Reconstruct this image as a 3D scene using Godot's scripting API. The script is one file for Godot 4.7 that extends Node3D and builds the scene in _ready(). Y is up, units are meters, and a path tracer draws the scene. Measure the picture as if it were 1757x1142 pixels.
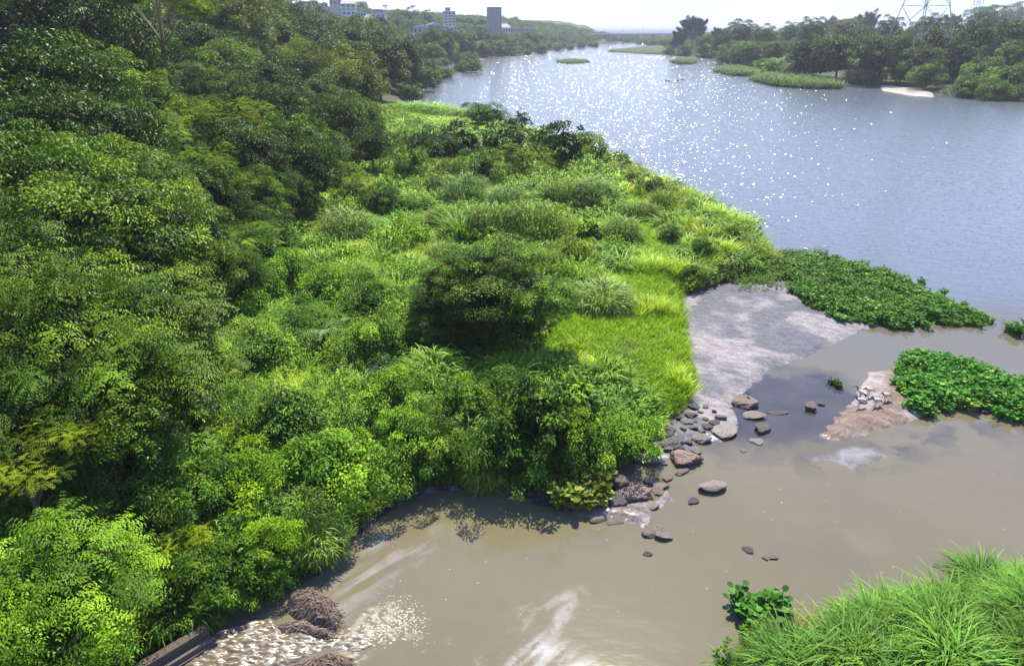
extends Node3D
# A river seen from a bridge: wooded slope, overgrown flat, shallow creek with rocks, far banks.
# Metres, y up, water level at y = 0, looking down -z.

var land := pv([-3000.00, 40.00, -14.00, 40.00, -11.00, -6.00, -11.56, -17.05, -10.03, -18.65, -8.19, -20.13, -7.01, -21.01, -6.49, -21.94, -6.19, -23.12, -5.52, -24.39, -4.54, -25.64, -3.88, -26.19, -1.94, -26.48, -0.46, -26.48, 1.25, -25.98, 3.05, -27.05, 5.26, -28.44, 6.24, -29.58, 7.09, -31.29, 9.00, -33.55, 10.10, -36.37, 10.67, -41.14, 12.33, -50.64, 16.17, -53.97, 21.12, -56.77, 22.34, -58.51, 22.34, -60.06, 22.84, -69.08, 21.25, -80.89, 17.02, -98.33, 14.93, -105.80, 11.18, -119.21, 2.27, -137.86, -4.53, -154.37, -9.73, -162.98, -18.39, -175.12, -28.21, -197.93, -31.08, -218.82, -30.30, -246.82, -33.19, -289.19, -41.06, -385.14, -39.75, -452.82, -11.55, -548.70, 27.84, -734.06, 40.44, -826.74, 84.43, -945.90, 147.15, -1104.79, 219.13, -1263.67, 220.00, -1500.00, -3000.00, -1500.00])
var right_land := pv([3000.00, -60.00, 150.00, -110.00, 144.03, -186.03, 137.85, -207.87, 129.43, -211.40, 127.63, -235.27, 126.08, -262.23, 118.76, -282.74, 113.47, -302.98, 112.63, -334.82, 116.04, -379.45, 121.28, -452.82, 134.87, -515.99, 120.06, -599.25, 83.07, -677.03, 92.70, -734.06, 162.04, -913.03, 199.85, -1104.79, 234.89, -1263.67, 260.00, -1500.00, 3000.00, -1500.00])
var near_land := pv([60.00, 20.00, 4.00, -4.00, 5.21, -14.85, 6.62, -17.05, 7.59, -17.91, 8.39, -17.77, 10.29, -18.07, 11.22, -18.61, 12.83, -18.92, 14.75, -19.33, 17.34, -20.18, 20.86, -21.03, 60.00, -12.00])
var toe := pv([-12.00, 20.00, -12.50, -8.00, -11.42, -16.11, -12.51, -22.68, -15.84, -35.75, -19.76, -59.36, -27.05, -102.63, -31.67, -161.08, -33.96, -239.76, -38.29, -334.82, -46.46, -452.82, -11.80, -560.53, 28.63, -755.24, 87.56, -981.21, 153.55, -1153.14])
var rtoe := pv([200.00, -100.00, 170.94, -259.53, 155.99, -289.19, 156.08, -373.93, 146.42, -437.48, 140.68, -526.45, 152.15, -734.06, 188.22, -1019.23, 240.00, -1500.00])
var hill: PackedVector2Array
var rhill: PackedVector2Array
var rng := RandomNumberGenerator.new()
var bumps := FastNoiseLite.new()
var fine := FastNoiseLite.new()
var M := {}
var K := {}
var taken := {}

# ---------------------------------------------------------------- helpers
func pv(a: Array) -> PackedVector2Array:
	var o := PackedVector2Array()
	for i in range(0, a.size(), 2):
		o.append(Vector2(a[i], a[i + 1]))
	return o

func rf(a: float, b: float) -> float:
	return rng.randf_range(a, b)

func rv() -> Vector3:
	return Vector3(rf(-1, 1), rf(-1, 1), rf(-1, 1))

func numbered(called: String) -> String:
	var n: int = taken.get(called, 0)
	taken[called] = n + 1
	return called if n == 0 else "%s_%03d" % [called, n]

func tag(o: Node, label: String, category: String, group := "", kind := "") -> void:
	o.set_meta("label", label)
	if category: o.set_meta("category", category)
	if group: o.set_meta("group", group)
	if kind: o.set_meta("kind", kind)

func thing(called: String, label: String, category: String, where: Vector3, turn := 0.0, group := "") -> Node3D:
	var o := Node3D.new()
	o.name = numbered(called)
	o.position = where
	o.rotation.y = turn
	add_child(o, true)
	tag(o, label, category, group)
	return o

func put(called: String, m: Mesh, mat: Material, parent: Node3D = self) -> MeshInstance3D:
	var o := MeshInstance3D.new()
	o.name = numbered(called) if parent == self else called
	o.mesh = m
	o.material_override = mat
	parent.add_child(o, true)
	return o

func copies(called: String, m: Mesh, mat: Material, where: Array, tints: Array, parent: Node3D = self) -> MultiMeshInstance3D:
	var mm := MultiMesh.new()
	mm.transform_format = MultiMesh.TRANSFORM_3D
	mm.use_colors = true
	mm.mesh = m
	mm.instance_count = where.size()
	for i in where.size():
		mm.set_instance_transform(i, where[i])
		mm.set_instance_color(i, tints[i])
	var o := MultiMeshInstance3D.new()
	o.name = numbered(called) if parent == self else called
	o.multimesh = mm
	o.material_override = mat
	parent.add_child(o, true)
	return o

func struct(called: String, m: Mesh, mat: Material, label: String) -> MeshInstance3D:
	var o := put(called, m, mat)
	o.set_meta("kind", "structure")
	o.set_meta("label", label)
	return o

# collects triangles, with colours that are linear base colours
class Geo:
	var v := PackedVector3Array()
	var n := PackedVector3Array()
	var c := PackedColorArray()
	var i := PackedInt32Array()
	var uv := PackedVector2Array()
	func leaf(p: Vector3, d: Vector3, up: Vector3, L: float, W: float, col: Color) -> void:
		var s := d.cross(up)
		if s.length_squared() < 1e-5: s = Vector3(d.z, 0.1, -d.x)
		s = s.normalized()
		var nn := s.cross(d)
		var b := v.size()
		var mid := p + d * (L * 0.42) + nn * (W * 0.12)
		v.append(p)
		v.append(mid + s * (W * 0.5) + nn * (W * 0.18))
		v.append(p + d * L - nn * (L * 0.14))
		v.append(mid - s * (W * 0.5) + nn * (W * 0.18))
		for k in 4:
			n.append(nn)
			c.append(col)
		i.append_array(PackedInt32Array([b, b + 2, b + 1, b, b + 3, b + 2]))
	func round_leaf(p: Vector3, d: Vector3, up: Vector3, L: float, col: Color) -> void:
		var s := d.cross(up).normalized()
		var nn := s.cross(d)
		var b := v.size()
		v.append(p + d * (L * 0.5) - nn * (L * 0.06))
		for k in 7:
			var a := TAU * k / 7.0
			v.append(p + d * (L * (0.5 - 0.5 * cos(a))) + s * (L * 0.46 * sin(a)) + nn * (L * 0.08 * absf(sin(a))))
		for k in 8:
			n.append(nn)
			c.append(col)
		for k in 7:
			i.append_array(PackedInt32Array([b, b + 1 + (k + 1) % 7, b + 1 + k]))
	func blade(p: Vector3, d: Vector3, h: float, bend: float, W: float, col: Color, segs := 4) -> void:
		var out := Vector3(d.x, 0, d.z)
		if out.length_squared() < 1e-6: out = Vector3(1, 0, 0)
		out = out.normalized()
		var s := out.cross(Vector3.UP)
		var q := p
		var step := h / segs
		var lean := atan2(Vector2(d.x, d.z).length(), maxf(d.y, 0.01))
		var b := v.size()
		for k in segs:
			var t := float(k) / segs
			var dir := out * sin(lean) + Vector3.UP * cos(lean)
			var w := s * (W * 0.5 * (0.55 + 0.9 * t if t < 0.5 else 2.0 * (1.0 - t) * 1.0))
			var nn := s.cross(dir)
			v.append(q - w)
			v.append(q + w)
			n.append(nn)
			n.append(nn)
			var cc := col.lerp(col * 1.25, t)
			c.append(cc)
			c.append(cc)
			q += dir * step
			lean += bend / segs * (0.6 + 0.8 * t)
		v.append(q)
		n.append(s.cross(out * sin(lean) + Vector3.UP * cos(lean)))
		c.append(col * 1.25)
		for k in segs - 1:
			var a := b + k * 2
			i.append_array(PackedInt32Array([a, a + 2, a + 1, a + 1, a + 2, a + 3]))
		var e := b + segs * 2 - 2
		i.append_array(PackedInt32Array([e, e + 2, e + 1]))
	func tube(pts: Array, rad: Array, sides: int, col: Color) -> void:
		var b := v.size()
		for k in pts.size():
			var p: Vector3 = pts[k]
			var d: Vector3 = (pts[mini(k + 1, pts.size() - 1)] - pts[maxi(k - 1, 0)]).normalized()
			var s := d.cross(Vector3(0.3, 0.2, 0.93) if absf(d.z) < 0.8 else Vector3(0.2, 0.96, 0.1)).normalized()
			var u := s.cross(d)
			for j in sides:
				var a := TAU * j / sides
				var r: Vector3 = s * cos(a) + u * sin(a)
				v.append(p + r * rad[k])
				n.append(r)
				c.append(col)
		for k in pts.size() - 1:
			for j in sides:
				var a := b + k * sides + j
				var e := b + k * sides + (j + 1) % sides
				i.append_array(PackedInt32Array([a, e, a + sides, e, e + sides, a + sides]))
	func box(lo: Vector3, hi: Vector3, col: Color) -> void:
		for ax in 3:
			for sg in [-1.0, 1.0]:
				var nn := Vector3.ZERO
				nn[ax] = sg
				var b := v.size()
				var c0 := (lo + hi) * 0.5
				var hf := (hi - lo) * 0.5
				var a1 := Vector3.ZERO
				a1[(ax + 1) % 3] = hf[(ax + 1) % 3]
				var a2 := Vector3.ZERO
				a2[(ax + 2) % 3] = hf[(ax + 2) % 3]
				var cc := c0 + nn * hf[ax]
				for q in [-a1 - a2, a1 - a2, a1 + a2, -a1 + a2]:
					v.append(cc + q)
					n.append(nn)
					c.append(col)
				if sg > 0: i.append_array(PackedInt32Array([b, b + 2, b + 1, b, b + 3, b + 2]))
				else: i.append_array(PackedInt32Array([b, b + 1, b + 2, b, b + 2, b + 3]))
	func tri(a: Vector3, b2: Vector3, d: Vector3, col: Color) -> void:
		var b := v.size()
		var nn := (d - a).cross(b2 - a).normalized()
		for q in [a, b2, d]:
			v.append(q)
			n.append(nn)
			c.append(col)
		i.append_array(PackedInt32Array([b, b + 1, b + 2]))
	func mesh() -> ArrayMesh:
		var arr := []
		arr.resize(Mesh.ARRAY_MAX)
		arr[Mesh.ARRAY_VERTEX] = v
		arr[Mesh.ARRAY_NORMAL] = n
		arr[Mesh.ARRAY_COLOR] = c
		if uv.size() == v.size(): arr[Mesh.ARRAY_TEX_UV] = uv
		arr[Mesh.ARRAY_INDEX] = i
		var m := ArrayMesh.new()
		m.add_surface_from_arrays(Mesh.PRIMITIVE_TRIANGLES, arr)
		return m

func line_dist(p: Vector2, pl: PackedVector2Array, closed: bool) -> float:
	var best := 1e9
	var m := pl.size()
	for k in (m if closed else m - 1):
		var q := Geometry2D.get_closest_point_to_segment(p, pl[k], pl[(k + 1) % m])
		best = minf(best, p.distance_squared_to(q))
	return sqrt(best)

func sdist(p: Vector2, pl: PackedVector2Array) -> float:
	var d := line_dist(p, pl, true)
	return d if Geometry2D.is_point_in_polygon(p, pl) else -d

func ground(x: float, z: float) -> float:
	var p := Vector2(x, z)
	var s := maxf(sdist(p, land), maxf(sdist(p, right_land), sdist(p, near_land)))
	var h := 1.3 * (1.0 - exp(-s / 1.2)) if s > 0.0 else -0.9 * (1.0 - exp(s / 1.5))
	if Geometry2D.is_point_in_polygon(p, hill):
		h += 34.0 * (1.0 - exp(-0.28 * line_dist(p, toe, false) / 34.0))
	elif Geometry2D.is_point_in_polygon(p, rhill):
		h += 7.0 * (1.0 - exp(-0.12 * line_dist(p, rtoe, false) / 7.0))
	return h

# ---------------------------------------------------------------- materials
func leafy(rough: float, through: float, spec := 0.5) -> StandardMaterial3D:
	var m := StandardMaterial3D.new()
	m.vertex_color_use_as_albedo = true
	m.roughness = rough
	m.metallic_specular = spec
	m.backlight_enabled = true
	m.backlight = Color(through, through, through * 0.3)
	m.cull_mode = BaseMaterial3D.CULL_DISABLED
	return m

func painted(rough := 0.9, spec := 0.4) -> StandardMaterial3D:
	var m := StandardMaterial3D.new()
	m.vertex_color_use_as_albedo = true
	m.roughness = rough
	m.metallic_specular = spec
	return m

func noise_tex(freq: float, size: int, lo: Color, hi: Color, sd: int, oct := 5) -> ImageTexture:
	var f := FastNoiseLite.new()
	f.seed = sd
	f.frequency = freq
	f.fractal_octaves = oct
	var im := f.get_seamless_image(size, size)
	var o := Image.create_empty(size, size, false, Image.FORMAT_RGB8)
	for y in size:
		for x in size:
			o.set_pixel(x, y, lo.lerp(hi, im.get_pixel(x, y).r))
	return ImageTexture.create_from_image(o)

func grey_tex(freq: float, size: int, sd: int, oct := 5, kind := FastNoiseLite.TYPE_SIMPLEX_SMOOTH) -> ImageTexture:
	var f := FastNoiseLite.new()
	f.seed = sd
	f.noise_type = kind
	f.frequency = freq
	f.fractal_octaves = oct
	return ImageTexture.create_from_image(f.get_seamless_image(size, size))

func rocky(base: Color, dark: Color, sd: int, rough := 0.75) -> StandardMaterial3D:
	var m := StandardMaterial3D.new()
	m.albedo_texture = noise_tex(0.02, 256, dark.linear_to_srgb(), base.linear_to_srgb(), sd)
	m.vertex_color_use_as_albedo = true
	m.uv1_triplanar = true
	m.uv1_scale = Vector3.ONE * 0.9
	m.roughness = rough
	m.heightmap_enabled = true
	m.heightmap_scale = 9.0
	m.heightmap_texture = M.rough_grey
	return m

# ---------------------------------------------------------------- plants
# foliage gathered in clumps round a crown; style 0 single leaves, 1 feather sprays, 2 fine sprays
func crown(sd: int, R: Vector3, clumps: int, cr: float, leaves: int, L: float, W: float, style: int, a: Color, b: Color, low := 0.5) -> ArrayMesh:
	rng.seed = sd
	var g := Geo.new()
	for k in clumps:
		var t := (k + 0.5) / clumps
		var y := 1.0 - (1.0 + low) * t
		var ph := k * 2.39996 + rf(-0.4, 0.4)
		var rr := sqrt(maxf(0.0, 1.0 - y * y))
		var o := Vector3(rr * cos(ph), y, rr * sin(ph))
		var ctr := o * R * (rf(0.6, 1.08) if low < 0.6 else rf(0.45, 1.25))
		var ck := cr * (rf(0.6, 1.15) if low < 0.6 else rf(0.4, 1.2))
		var col := a.lerp(b, pow(rng.randf(), 1.3)) * rf(0.75, 1.25)
		var axis := (o * Vector3(0.8, 0.5, 0.8) + Vector3.UP * 0.75).normalized()
		var placed := 0
		var want := int(leaves / float(clumps) * (ck / cr) * (ck / cr))
		while placed < want:
			var d := (rv() + axis * 0.75).normalized()
			var p := ctr + d * Vector3(1.15, 0.72, 1.15) * (ck * pow(rng.randf(), 0.3))
			var lc := col * rf(0.7, 1.3)
			if style == 0:
				var dir := (Vector3(d.x, 0, d.z) * 0.9 + rv() * 0.6 - Vector3.UP * rf(-0.15, 0.5)).normalized()
				g.leaf(p, dir, (d * 0.5 + Vector3.UP + rv() * 0.45).normalized(), L * rf(0.5, 1.45), W * rf(0.55, 1.4), lc)
				placed += 1
			else:
				var pairs := 5 if style == 1 else 7
				var dir := (Vector3(d.x, 0.12, d.z) + rv() * 0.35).normalized()
				var up := (Vector3.UP + d * 0.35 + rv() * 0.2).normalized()
				var sl := L * (5.0 if style == 1 else 6.0) * rf(0.75, 1.2)
				var q := p - dir * sl * 0.3
				for j in pairs:
					dir = (dir - Vector3.UP * (0.16 if style == 1 else 0.08)).normalized()
					var s := dir.cross(up).normalized()
					var f := 1.0 - 0.35 * absf(j / float(pairs) - 0.45)
					g.leaf(q, (s + dir * 0.55 - Vector3.UP * 0.18).normalized(), up, L * f * rf(0.85, 1.15), W, lc)
					g.leaf(q, (-s + dir * 0.55 - Vector3.UP * 0.18).normalized(), up, L * f * rf(0.85, 1.15), W, lc)
					q += dir * (sl / pairs)
					placed += 2
	# darker inner leaves, the crown's inner shade put into their colour
	for k in int(leaves * 0.09):
		var p := rv().normalized() * R * pow(rng.randf(), 0.4) * 0.72
		p.y = maxf(p.y, -R.y * low * 0.8)
		g.leaf(p, rv().normalized(), (Vector3.UP + rv() * 0.8).normalized(), L * 2.2, W * 2.6, a * rf(0.6, 1.0))
	return g.mesh()

func she_oak(sd: int, col: Color) -> ArrayMesh:
	rng.seed = sd
	var g := Geo.new()
	for k in 44:
		var t := rng.randf()
		var ph := rf(0, TAU)
		var base := Vector3(rf(-0.8, 0.8), -2.0 + 2.8 * t, rf(-0.8, 0.8))
		var reach := (1.0 - t * 0.5) * rf(1.6, 3.4)
		var tip := base + Vector3(cos(ph) * reach, rf(1.0, 2.4), sin(ph) * reach)
		var cc := col * rf(0.75, 1.25)
		for j in 120:
			var u := sqrt(rng.randf())
			var p := base.lerp(tip, u) + rv() * (0.75 * (1.1 - u))
			var d := ((tip - base).normalized() * 0.7 + rv() * 0.8 + Vector3.UP * 0.2).normalized()
			g.leaf(p, d, rv().normalized(), rf(0.45, 0.8), 0.07, cc * rf(0.8, 1.2))
	return g.mesh()

func limbs(sd: int, spread: float) -> ArrayMesh:
	rng.seed = sd
	var g := Geo.new()
	var bark := Color(0.14, 0.115, 0.09)
	var mid := Vector3(rf(-0.05, 0.05), 0.45, rf(-0.05, 0.05))
	var top := mid + Vector3(rf(-0.1, 0.1), 0.62, rf(-0.1, 0.1))
	g.tube([Vector3(0, -0.06, 0), Vector3(0, 0.02, 0), mid, top], [0.062, 0.045, 0.034, 0.012], 7, bark)
	for k in 9:
		var ph := k * 2.4 + rf(-0.3, 0.3)
		var b := mid.lerp(top, rf(-0.2, 0.8))
		var e := b + Vector3(cos(ph) * spread * rf(0.6, 1.0), rf(0.1, 0.5), sin(ph) * spread * rf(0.6, 1.0))
		var q := b.lerp(e, 0.5) + Vector3(0, 0.07, 0) + rv() * 0.03
		g.tube([b, q, e], [0.02, 0.013, 0.004], 5, bark * rf(0.8, 1.1))
	return g.mesh()

func stems(sd: int) -> ArrayMesh:
	rng.seed = sd
	var g := Geo.new()
	for k in 9:
		var ph := k * 2.4
		var e := Vector3(cos(ph) * rf(0.3, 0.75), rf(0.7, 1.1), sin(ph) * rf(0.3, 0.75))
		g.tube([Vector3(cos(ph) * 0.05, -0.1, sin(ph) * 0.05), e * 0.5 + Vector3(0, 0.12, 0), e], [0.022, 0.015, 0.005], 5, Color(0.12, 0.1, 0.06))
	return g.mesh()

func tussock(sd: int, blades: int, rad: float, h: float, bend: float, W: float, a: Color, b: Color, segs := 4, lean := 0.5) -> ArrayMesh:
	rng.seed = sd
	var g := Geo.new()
	for k in blades:
		var ph := rf(0, TAU)
		var r := sqrt(rng.randf()) * rad
		var d := Vector3(cos(ph), 0, sin(ph)) * (r / rad * lean + rf(0.0, 0.15)) + Vector3.UP + Vector3(rf(-0.12, 0.12), 0, rf(-0.12, 0.12))
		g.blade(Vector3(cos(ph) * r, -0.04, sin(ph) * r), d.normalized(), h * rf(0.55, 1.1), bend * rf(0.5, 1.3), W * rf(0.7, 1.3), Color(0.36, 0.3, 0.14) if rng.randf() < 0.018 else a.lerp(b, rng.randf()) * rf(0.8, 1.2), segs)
	return g.mesh()

# a mound of cane grass: stems to different heights whose leaves arch over and hang
func reed_mound(sd: int, n: int, h: float, a: Color, b: Color) -> ArrayMesh:
	rng.seed = sd
	var g := Geo.new()
	for k in n:
		var ph := rf(0, TAU)
		var r := sqrt(rng.randf())
		var base := Vector3(cos(ph) * r * 0.75, 0, sin(ph) * r * 0.75)
		var y := h * rf(0.0, 1.0) * (1.0 - r * r * 0.35)
		var o := base + Vector3(cos(ph) * 0.25 * r, y * 0.72, sin(ph) * 0.25 * r)
		var pa := ph + rf(-1.3, 1.3)
		var d := Vector3(cos(pa) * 0.75, 1.0, sin(pa) * 0.75).normalized()
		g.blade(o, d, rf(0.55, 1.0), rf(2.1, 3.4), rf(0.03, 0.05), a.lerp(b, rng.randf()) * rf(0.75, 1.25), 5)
	return g.mesh()

func weeds(sd: int, n: int, rad: float, h: float, L: float, W: float, a: Color, b: Color) -> ArrayMesh:
	rng.seed = sd
	var g := Geo.new()
	for k in 14:
		var ph := rf(0, TAU)
		var r := sqrt(rng.randf()) * rad
		var tip := Vector3(cos(ph) * r, h * rf(0.5, 1.1) * (1.0 - 0.4 * r / rad), sin(ph) * r)
		var root := Vector3(tip.x * 0.75, -0.05, tip.z * 0.75)
		var col := a.lerp(b, rng.randf()) * rf(0.8, 1.2)
		for j in n / 14:
			var u := pow(rng.randf(), 0.6)
			var pa := rf(0, TAU)
			var d := Vector3(cos(pa), rf(-0.3, 0.5), sin(pa)).normalized()
			g.leaf(root.lerp(tip, u), d, (Vector3.UP + rv() * 0.4).normalized(), L * rf(0.6, 1.2) * (1.15 - 0.4 * u), W * rf(0.7, 1.2), col * rf(0.8, 1.2))
	return g.mesh()

func hyacinth(sd: int, n: int, a: Color, b: Color) -> ArrayMesh:
	rng.seed = sd
	var g := Geo.new()
	for k in n:
		var ph := k * 2.4 + rf(-0.3, 0.3)
		var r := rf(0.02, 0.16)
		var h := rf(0.12, 0.34)
		var o := Vector3(cos(ph) * r, h, sin(ph) * r)
		var col := a.lerp(b, rng.randf()) * rf(0.8, 1.25)
		g.tube([Vector3(o.x * 0.3, -0.02, o.z * 0.3), o * 0.55, o], [0.012, 0.02, 0.007], 4, col * 1.2)
		var d := Vector3(cos(ph), rf(0.0, 0.9), sin(ph)).normalized()
		g.round_leaf(o, d, (Vector3.UP + rv() * 0.3).normalized(), rf(0.1, 0.17), col)
	return g.mesh()

func palm_head(sd: int, fronds: int, L: float, col: Color) -> ArrayMesh:
	rng.seed = sd
	var g := Geo.new()
	for k in fronds:
		var ph := TAU * k / fronds + rf(-0.2, 0.2)
		var out := Vector3(cos(ph), 0, sin(ph))
		var el := rf(0.1, 1.1)
		var p := Vector3.ZERO
		for j in 16:
			var dir := out * cos(el) + Vector3.UP * sin(el)
			var s := out.cross(Vector3.UP)
			for sg in [-1.0, 1.0]:
				g.leaf(p, (s * sg + dir * 0.6 - Vector3.UP * 0.35).normalized(), Vector3.UP, L * 0.3 * (1.15 - j / 16.0), L * 0.035, col * rf(0.8, 1.2))
			p += dir * (L / 16.0)
			el -= 0.11
	return g.mesh()

const SPREAD := {"broad": 3.2, "clumpy": 3.4, "pinnate": 3.0, "fine": 3.2, "casuarina": 3.6, "bush": 1.25, "bigleaf": 1.2, "bigleaf_big": 1.2, "finebush": 1.25, "reed": 1.0, "cane": 1.0, "sapling": 1.0}

# one plant: at its foot, centre of the crown above it, radius of the crown
func plant(called: String, kind: String, x: float, y: float, z: float, up: float, r: float, tint: Color, label: String, category: String, group: String) -> void:
	rng.seed = hash(label) & 0xffffff
	var t := thing(called, label, category, Vector3(x, y, z), rf(0, TAU), group)
	var far := z < -45.0
	if kind == "bigleaf" and r > 1.7: kind = "bigleaf_big"
	var pick: Array = K[kind + "_far"] if far and K.has(kind + "_far") else K[kind]
	var m: Mesh = pick[rng.randi() % pick.size()]
	var s: float = r / SPREAD[kind]
	var leaf_mat: Material = M.blades if kind in ["reed", "cane"] else M.leaves_dull if kind in ["fine", "finebush", "casuarina"] else M.leaves
	var at := Vector3(0, up, 0)
	if kind in ["reed", "cane"]:
		at.y = 0.0
		s = r * 0.85
	var b := Basis.from_euler(Vector3(rf(-0.16, 0.16), 0, rf(-0.16, 0.16))).scaled(Vector3(s * rf(0.85, 1.2), s * rf(0.95, 1.3), s * rf(0.85, 1.2)))
	copies("stalks" if kind in ["reed", "cane"] else "crown", m, leaf_mat, [Transform3D(b, at)], [tint], t)
	if not kind in ["reed", "cane"]:
		var w: Mesh = K.stems[rng.randi() % 2] if kind in ["bush", "bigleaf", "bigleaf_big", "finebush"] else K.limbs[rng.randi() % 3]
		var o := put("stem" if kind in ["bush", "bigleaf", "bigleaf_big", "finebush"] else "trunk", w, M.bark, t)
		var hh := maxf(up, r * 0.5)
		o.scale = Vector3(maxf(r * 1.1, hh * 0.6), hh, maxf(r * 1.1, hh * 0.6))

func build_kinds() -> void:
	var d := Color(0.042, 0.1, 0.009)
	var e := Color(0.2, 0.335, 0.02)
	K.broad = [crown(11, Vector3(3, 2.7, 3), 60, 0.8, 24000, 0.14, 0.07, 0, d, e), crown(12, Vector3(3.1, 2.4, 2.9), 48, 0.9, 24000, 0.15, 0.075, 0, d, e), crown(13, Vector3(2.9, 3.0, 3), 70, 0.75, 24000, 0.135, 0.065, 0, d, e)]
	K.broad_far = [crown(14, Vector3(3, 2.6, 3), 60, 0.72, 17000, 0.16, 0.085, 0, d, e), crown(15, Vector3(3.1, 2.4, 2.8), 50, 0.8, 17000, 0.165, 0.085, 0, d, e), crown(16, Vector3(2.8, 2.9, 3), 66, 0.7, 17000, 0.155, 0.08, 0, d, e)]
	K.clumpy = [crown(21, Vector3(3.3, 2.0, 3.3), 40, 0.9, 24000, 0.14, 0.07, 0, d * 1.1, e), crown(22, Vector3(3.2, 2.2, 3.4), 34, 1.0, 24000, 0.14, 0.07, 0, d * 1.1, e)]
	K.pinnate = [crown(31, Vector3(2.9, 2.2, 2.9), 44, 0.8, 19000, 0.15, 0.055, 1, d, e * 1.1), crown(32, Vector3(2.8, 2.5, 3), 38, 0.9, 19000, 0.15, 0.055, 1, d, e * 1.1)]
	K.fine = [crown(41, Vector3(3.2, 1.5, 3.2), 46, 0.75, 20000, 0.1, 0.045, 2, d * 1.2, e * 1.1, 0.3), crown(42, Vector3(3.1, 1.8, 3.2), 40, 0.85, 20000, 0.1, 0.045, 2, d * 1.2, e * 1.1, 0.35)]
	K.casuarina = [she_oak(51, Color(0.045, 0.07, 0.03)), she_oak(52, Color(0.045, 0.07, 0.03))]
	K.bush = [crown(61, Vector3(1.2, 0.9, 1.2), 30, 0.4, 8000, 0.09, 0.045, 0, d * 1.25, e * 1.2, 0.6), crown(62, Vector3(1.2, 1.0, 1.15), 26, 0.44, 8000, 0.095, 0.05, 0, d * 1.25, e * 1.2, 0.6), crown(63, Vector3(1.25, 0.85, 1.2), 34, 0.37, 8000, 0.085, 0.04, 0, d * 1.25, e * 1.2, 0.6)]
	K.bigleaf = [crown(64, Vector3(1.15, 0.9, 1.15), 20, 0.42, 1500, 0.27, 0.15, 0, d, e * 1.15, 0.6), crown(65, Vector3(1.15, 1.0, 1.1), 24, 0.4, 1500, 0.26, 0.14, 0, d, e * 1.15, 0.6)]
	K.bigleaf_big = [crown(68, Vector3(1.15, 0.85, 1.15), 26, 0.38, 5000, 0.14, 0.075, 0, d, e * 1.15, 0.6)]
	K.finebush = [crown(66, Vector3(1.2, 0.85, 1.2), 24, 0.4, 7000, 0.07, 0.025, 2, d * 1.3, e * 1.2, 0.6)]
	K.sapling = [crown(67, Vector3(0.8, 1.1, 0.8), 16, 0.3, 420, 0.2, 0.1, 0, d, e, 0.9)]
	var ra := Color(0.075, 0.14, 0.012)
	var rb := Color(0.2, 0.29, 0.045)
	K.reed = [reed_mound(71, 900, 1.7, ra, rb), reed_mound(72, 900, 1.9, ra, rb), reed_mound(73, 900, 1.5, ra, rb)]
	K.cane = [tussock(74, 220, 0.5, 2.6, 1.7, 0.07, Color(0.07, 0.15, 0.015), Color(0.13, 0.22, 0.02), 6, 0.3)]
	K.limbs = [limbs(81, 0.55), limbs(82, 0.6), limbs(83, 0.5)]
	K.stems = [stems(84), stems(85)]
	# ground cover
	K.lime = [tussock(91, 60, 0.32, 0.42, 1.1, 0.026, Color(0.15, 0.29, 0.006), Color(0.25, 0.38, 0.01), 3), tussock(92, 60, 0.3, 0.38, 1.3, 0.026, Color(0.14, 0.27, 0.006), Color(0.23, 0.35, 0.01), 3)]
	K.grass = [tussock(93, 60, 0.34, 0.75, 1.5, 0.03, Color(0.12, 0.19, 0.015), Color(0.27, 0.36, 0.035), 4), tussock(94, 50, 0.3, 0.95, 1.7, 0.034, Color(0.12, 0.19, 0.015), Color(0.27, 0.35, 0.045), 4)]
	K.weeds = [weeds(95, 280, 0.5, 0.7, 0.12, 0.06, Color(0.065, 0.15, 0.012), Color(0.19, 0.33, 0.025)), weeds(96, 240, 0.5, 0.9, 0.15, 0.07, Color(0.065, 0.15, 0.012), Color(0.19, 0.33, 0.025)), weeds(97, 320, 0.5, 0.6, 0.1, 0.045, Color(0.07, 0.155, 0.012), Color(0.19, 0.32, 0.025))]
	K.small_weeds = [weeds(98, 300, 0.45, 0.45, 0.09, 0.035, Color(0.1, 0.17, 0.015), Color(0.19, 0.26, 0.025)), weeds(99, 300, 0.45, 0.55, 0.1, 0.03, Color(0.1, 0.16, 0.015), Color(0.18, 0.24, 0.03))]
	K.tall_grass = [tussock(101, 60, 0.32, 2.3, 2.7, 0.055, Color(0.06, 0.15, 0.012), Color(0.17, 0.3, 0.03), 6, 0.6), tussock(102, 60, 0.34, 2.6, 3.0, 0.06, Color(0.06, 0.15, 0.012), Color(0.17, 0.3, 0.03), 6, 0.6), tussock(103, 60, 0.32, 2.0, 2.4, 0.045, Color(0.07, 0.16, 0.015), Color(0.2, 0.32, 0.04), 6, 0.6)]
	K.hyacinth = [hyacinth(111, 12, Color(0.035, 0.11, 0.015), Color(0.075, 0.19, 0.02)), hyacinth(112, 14, Color(0.035, 0.11, 0.015), Color(0.075, 0.19, 0.02)), hyacinth(113, 10, Color(0.035, 0.11, 0.015), Color(0.075, 0.19, 0.02))]

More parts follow.
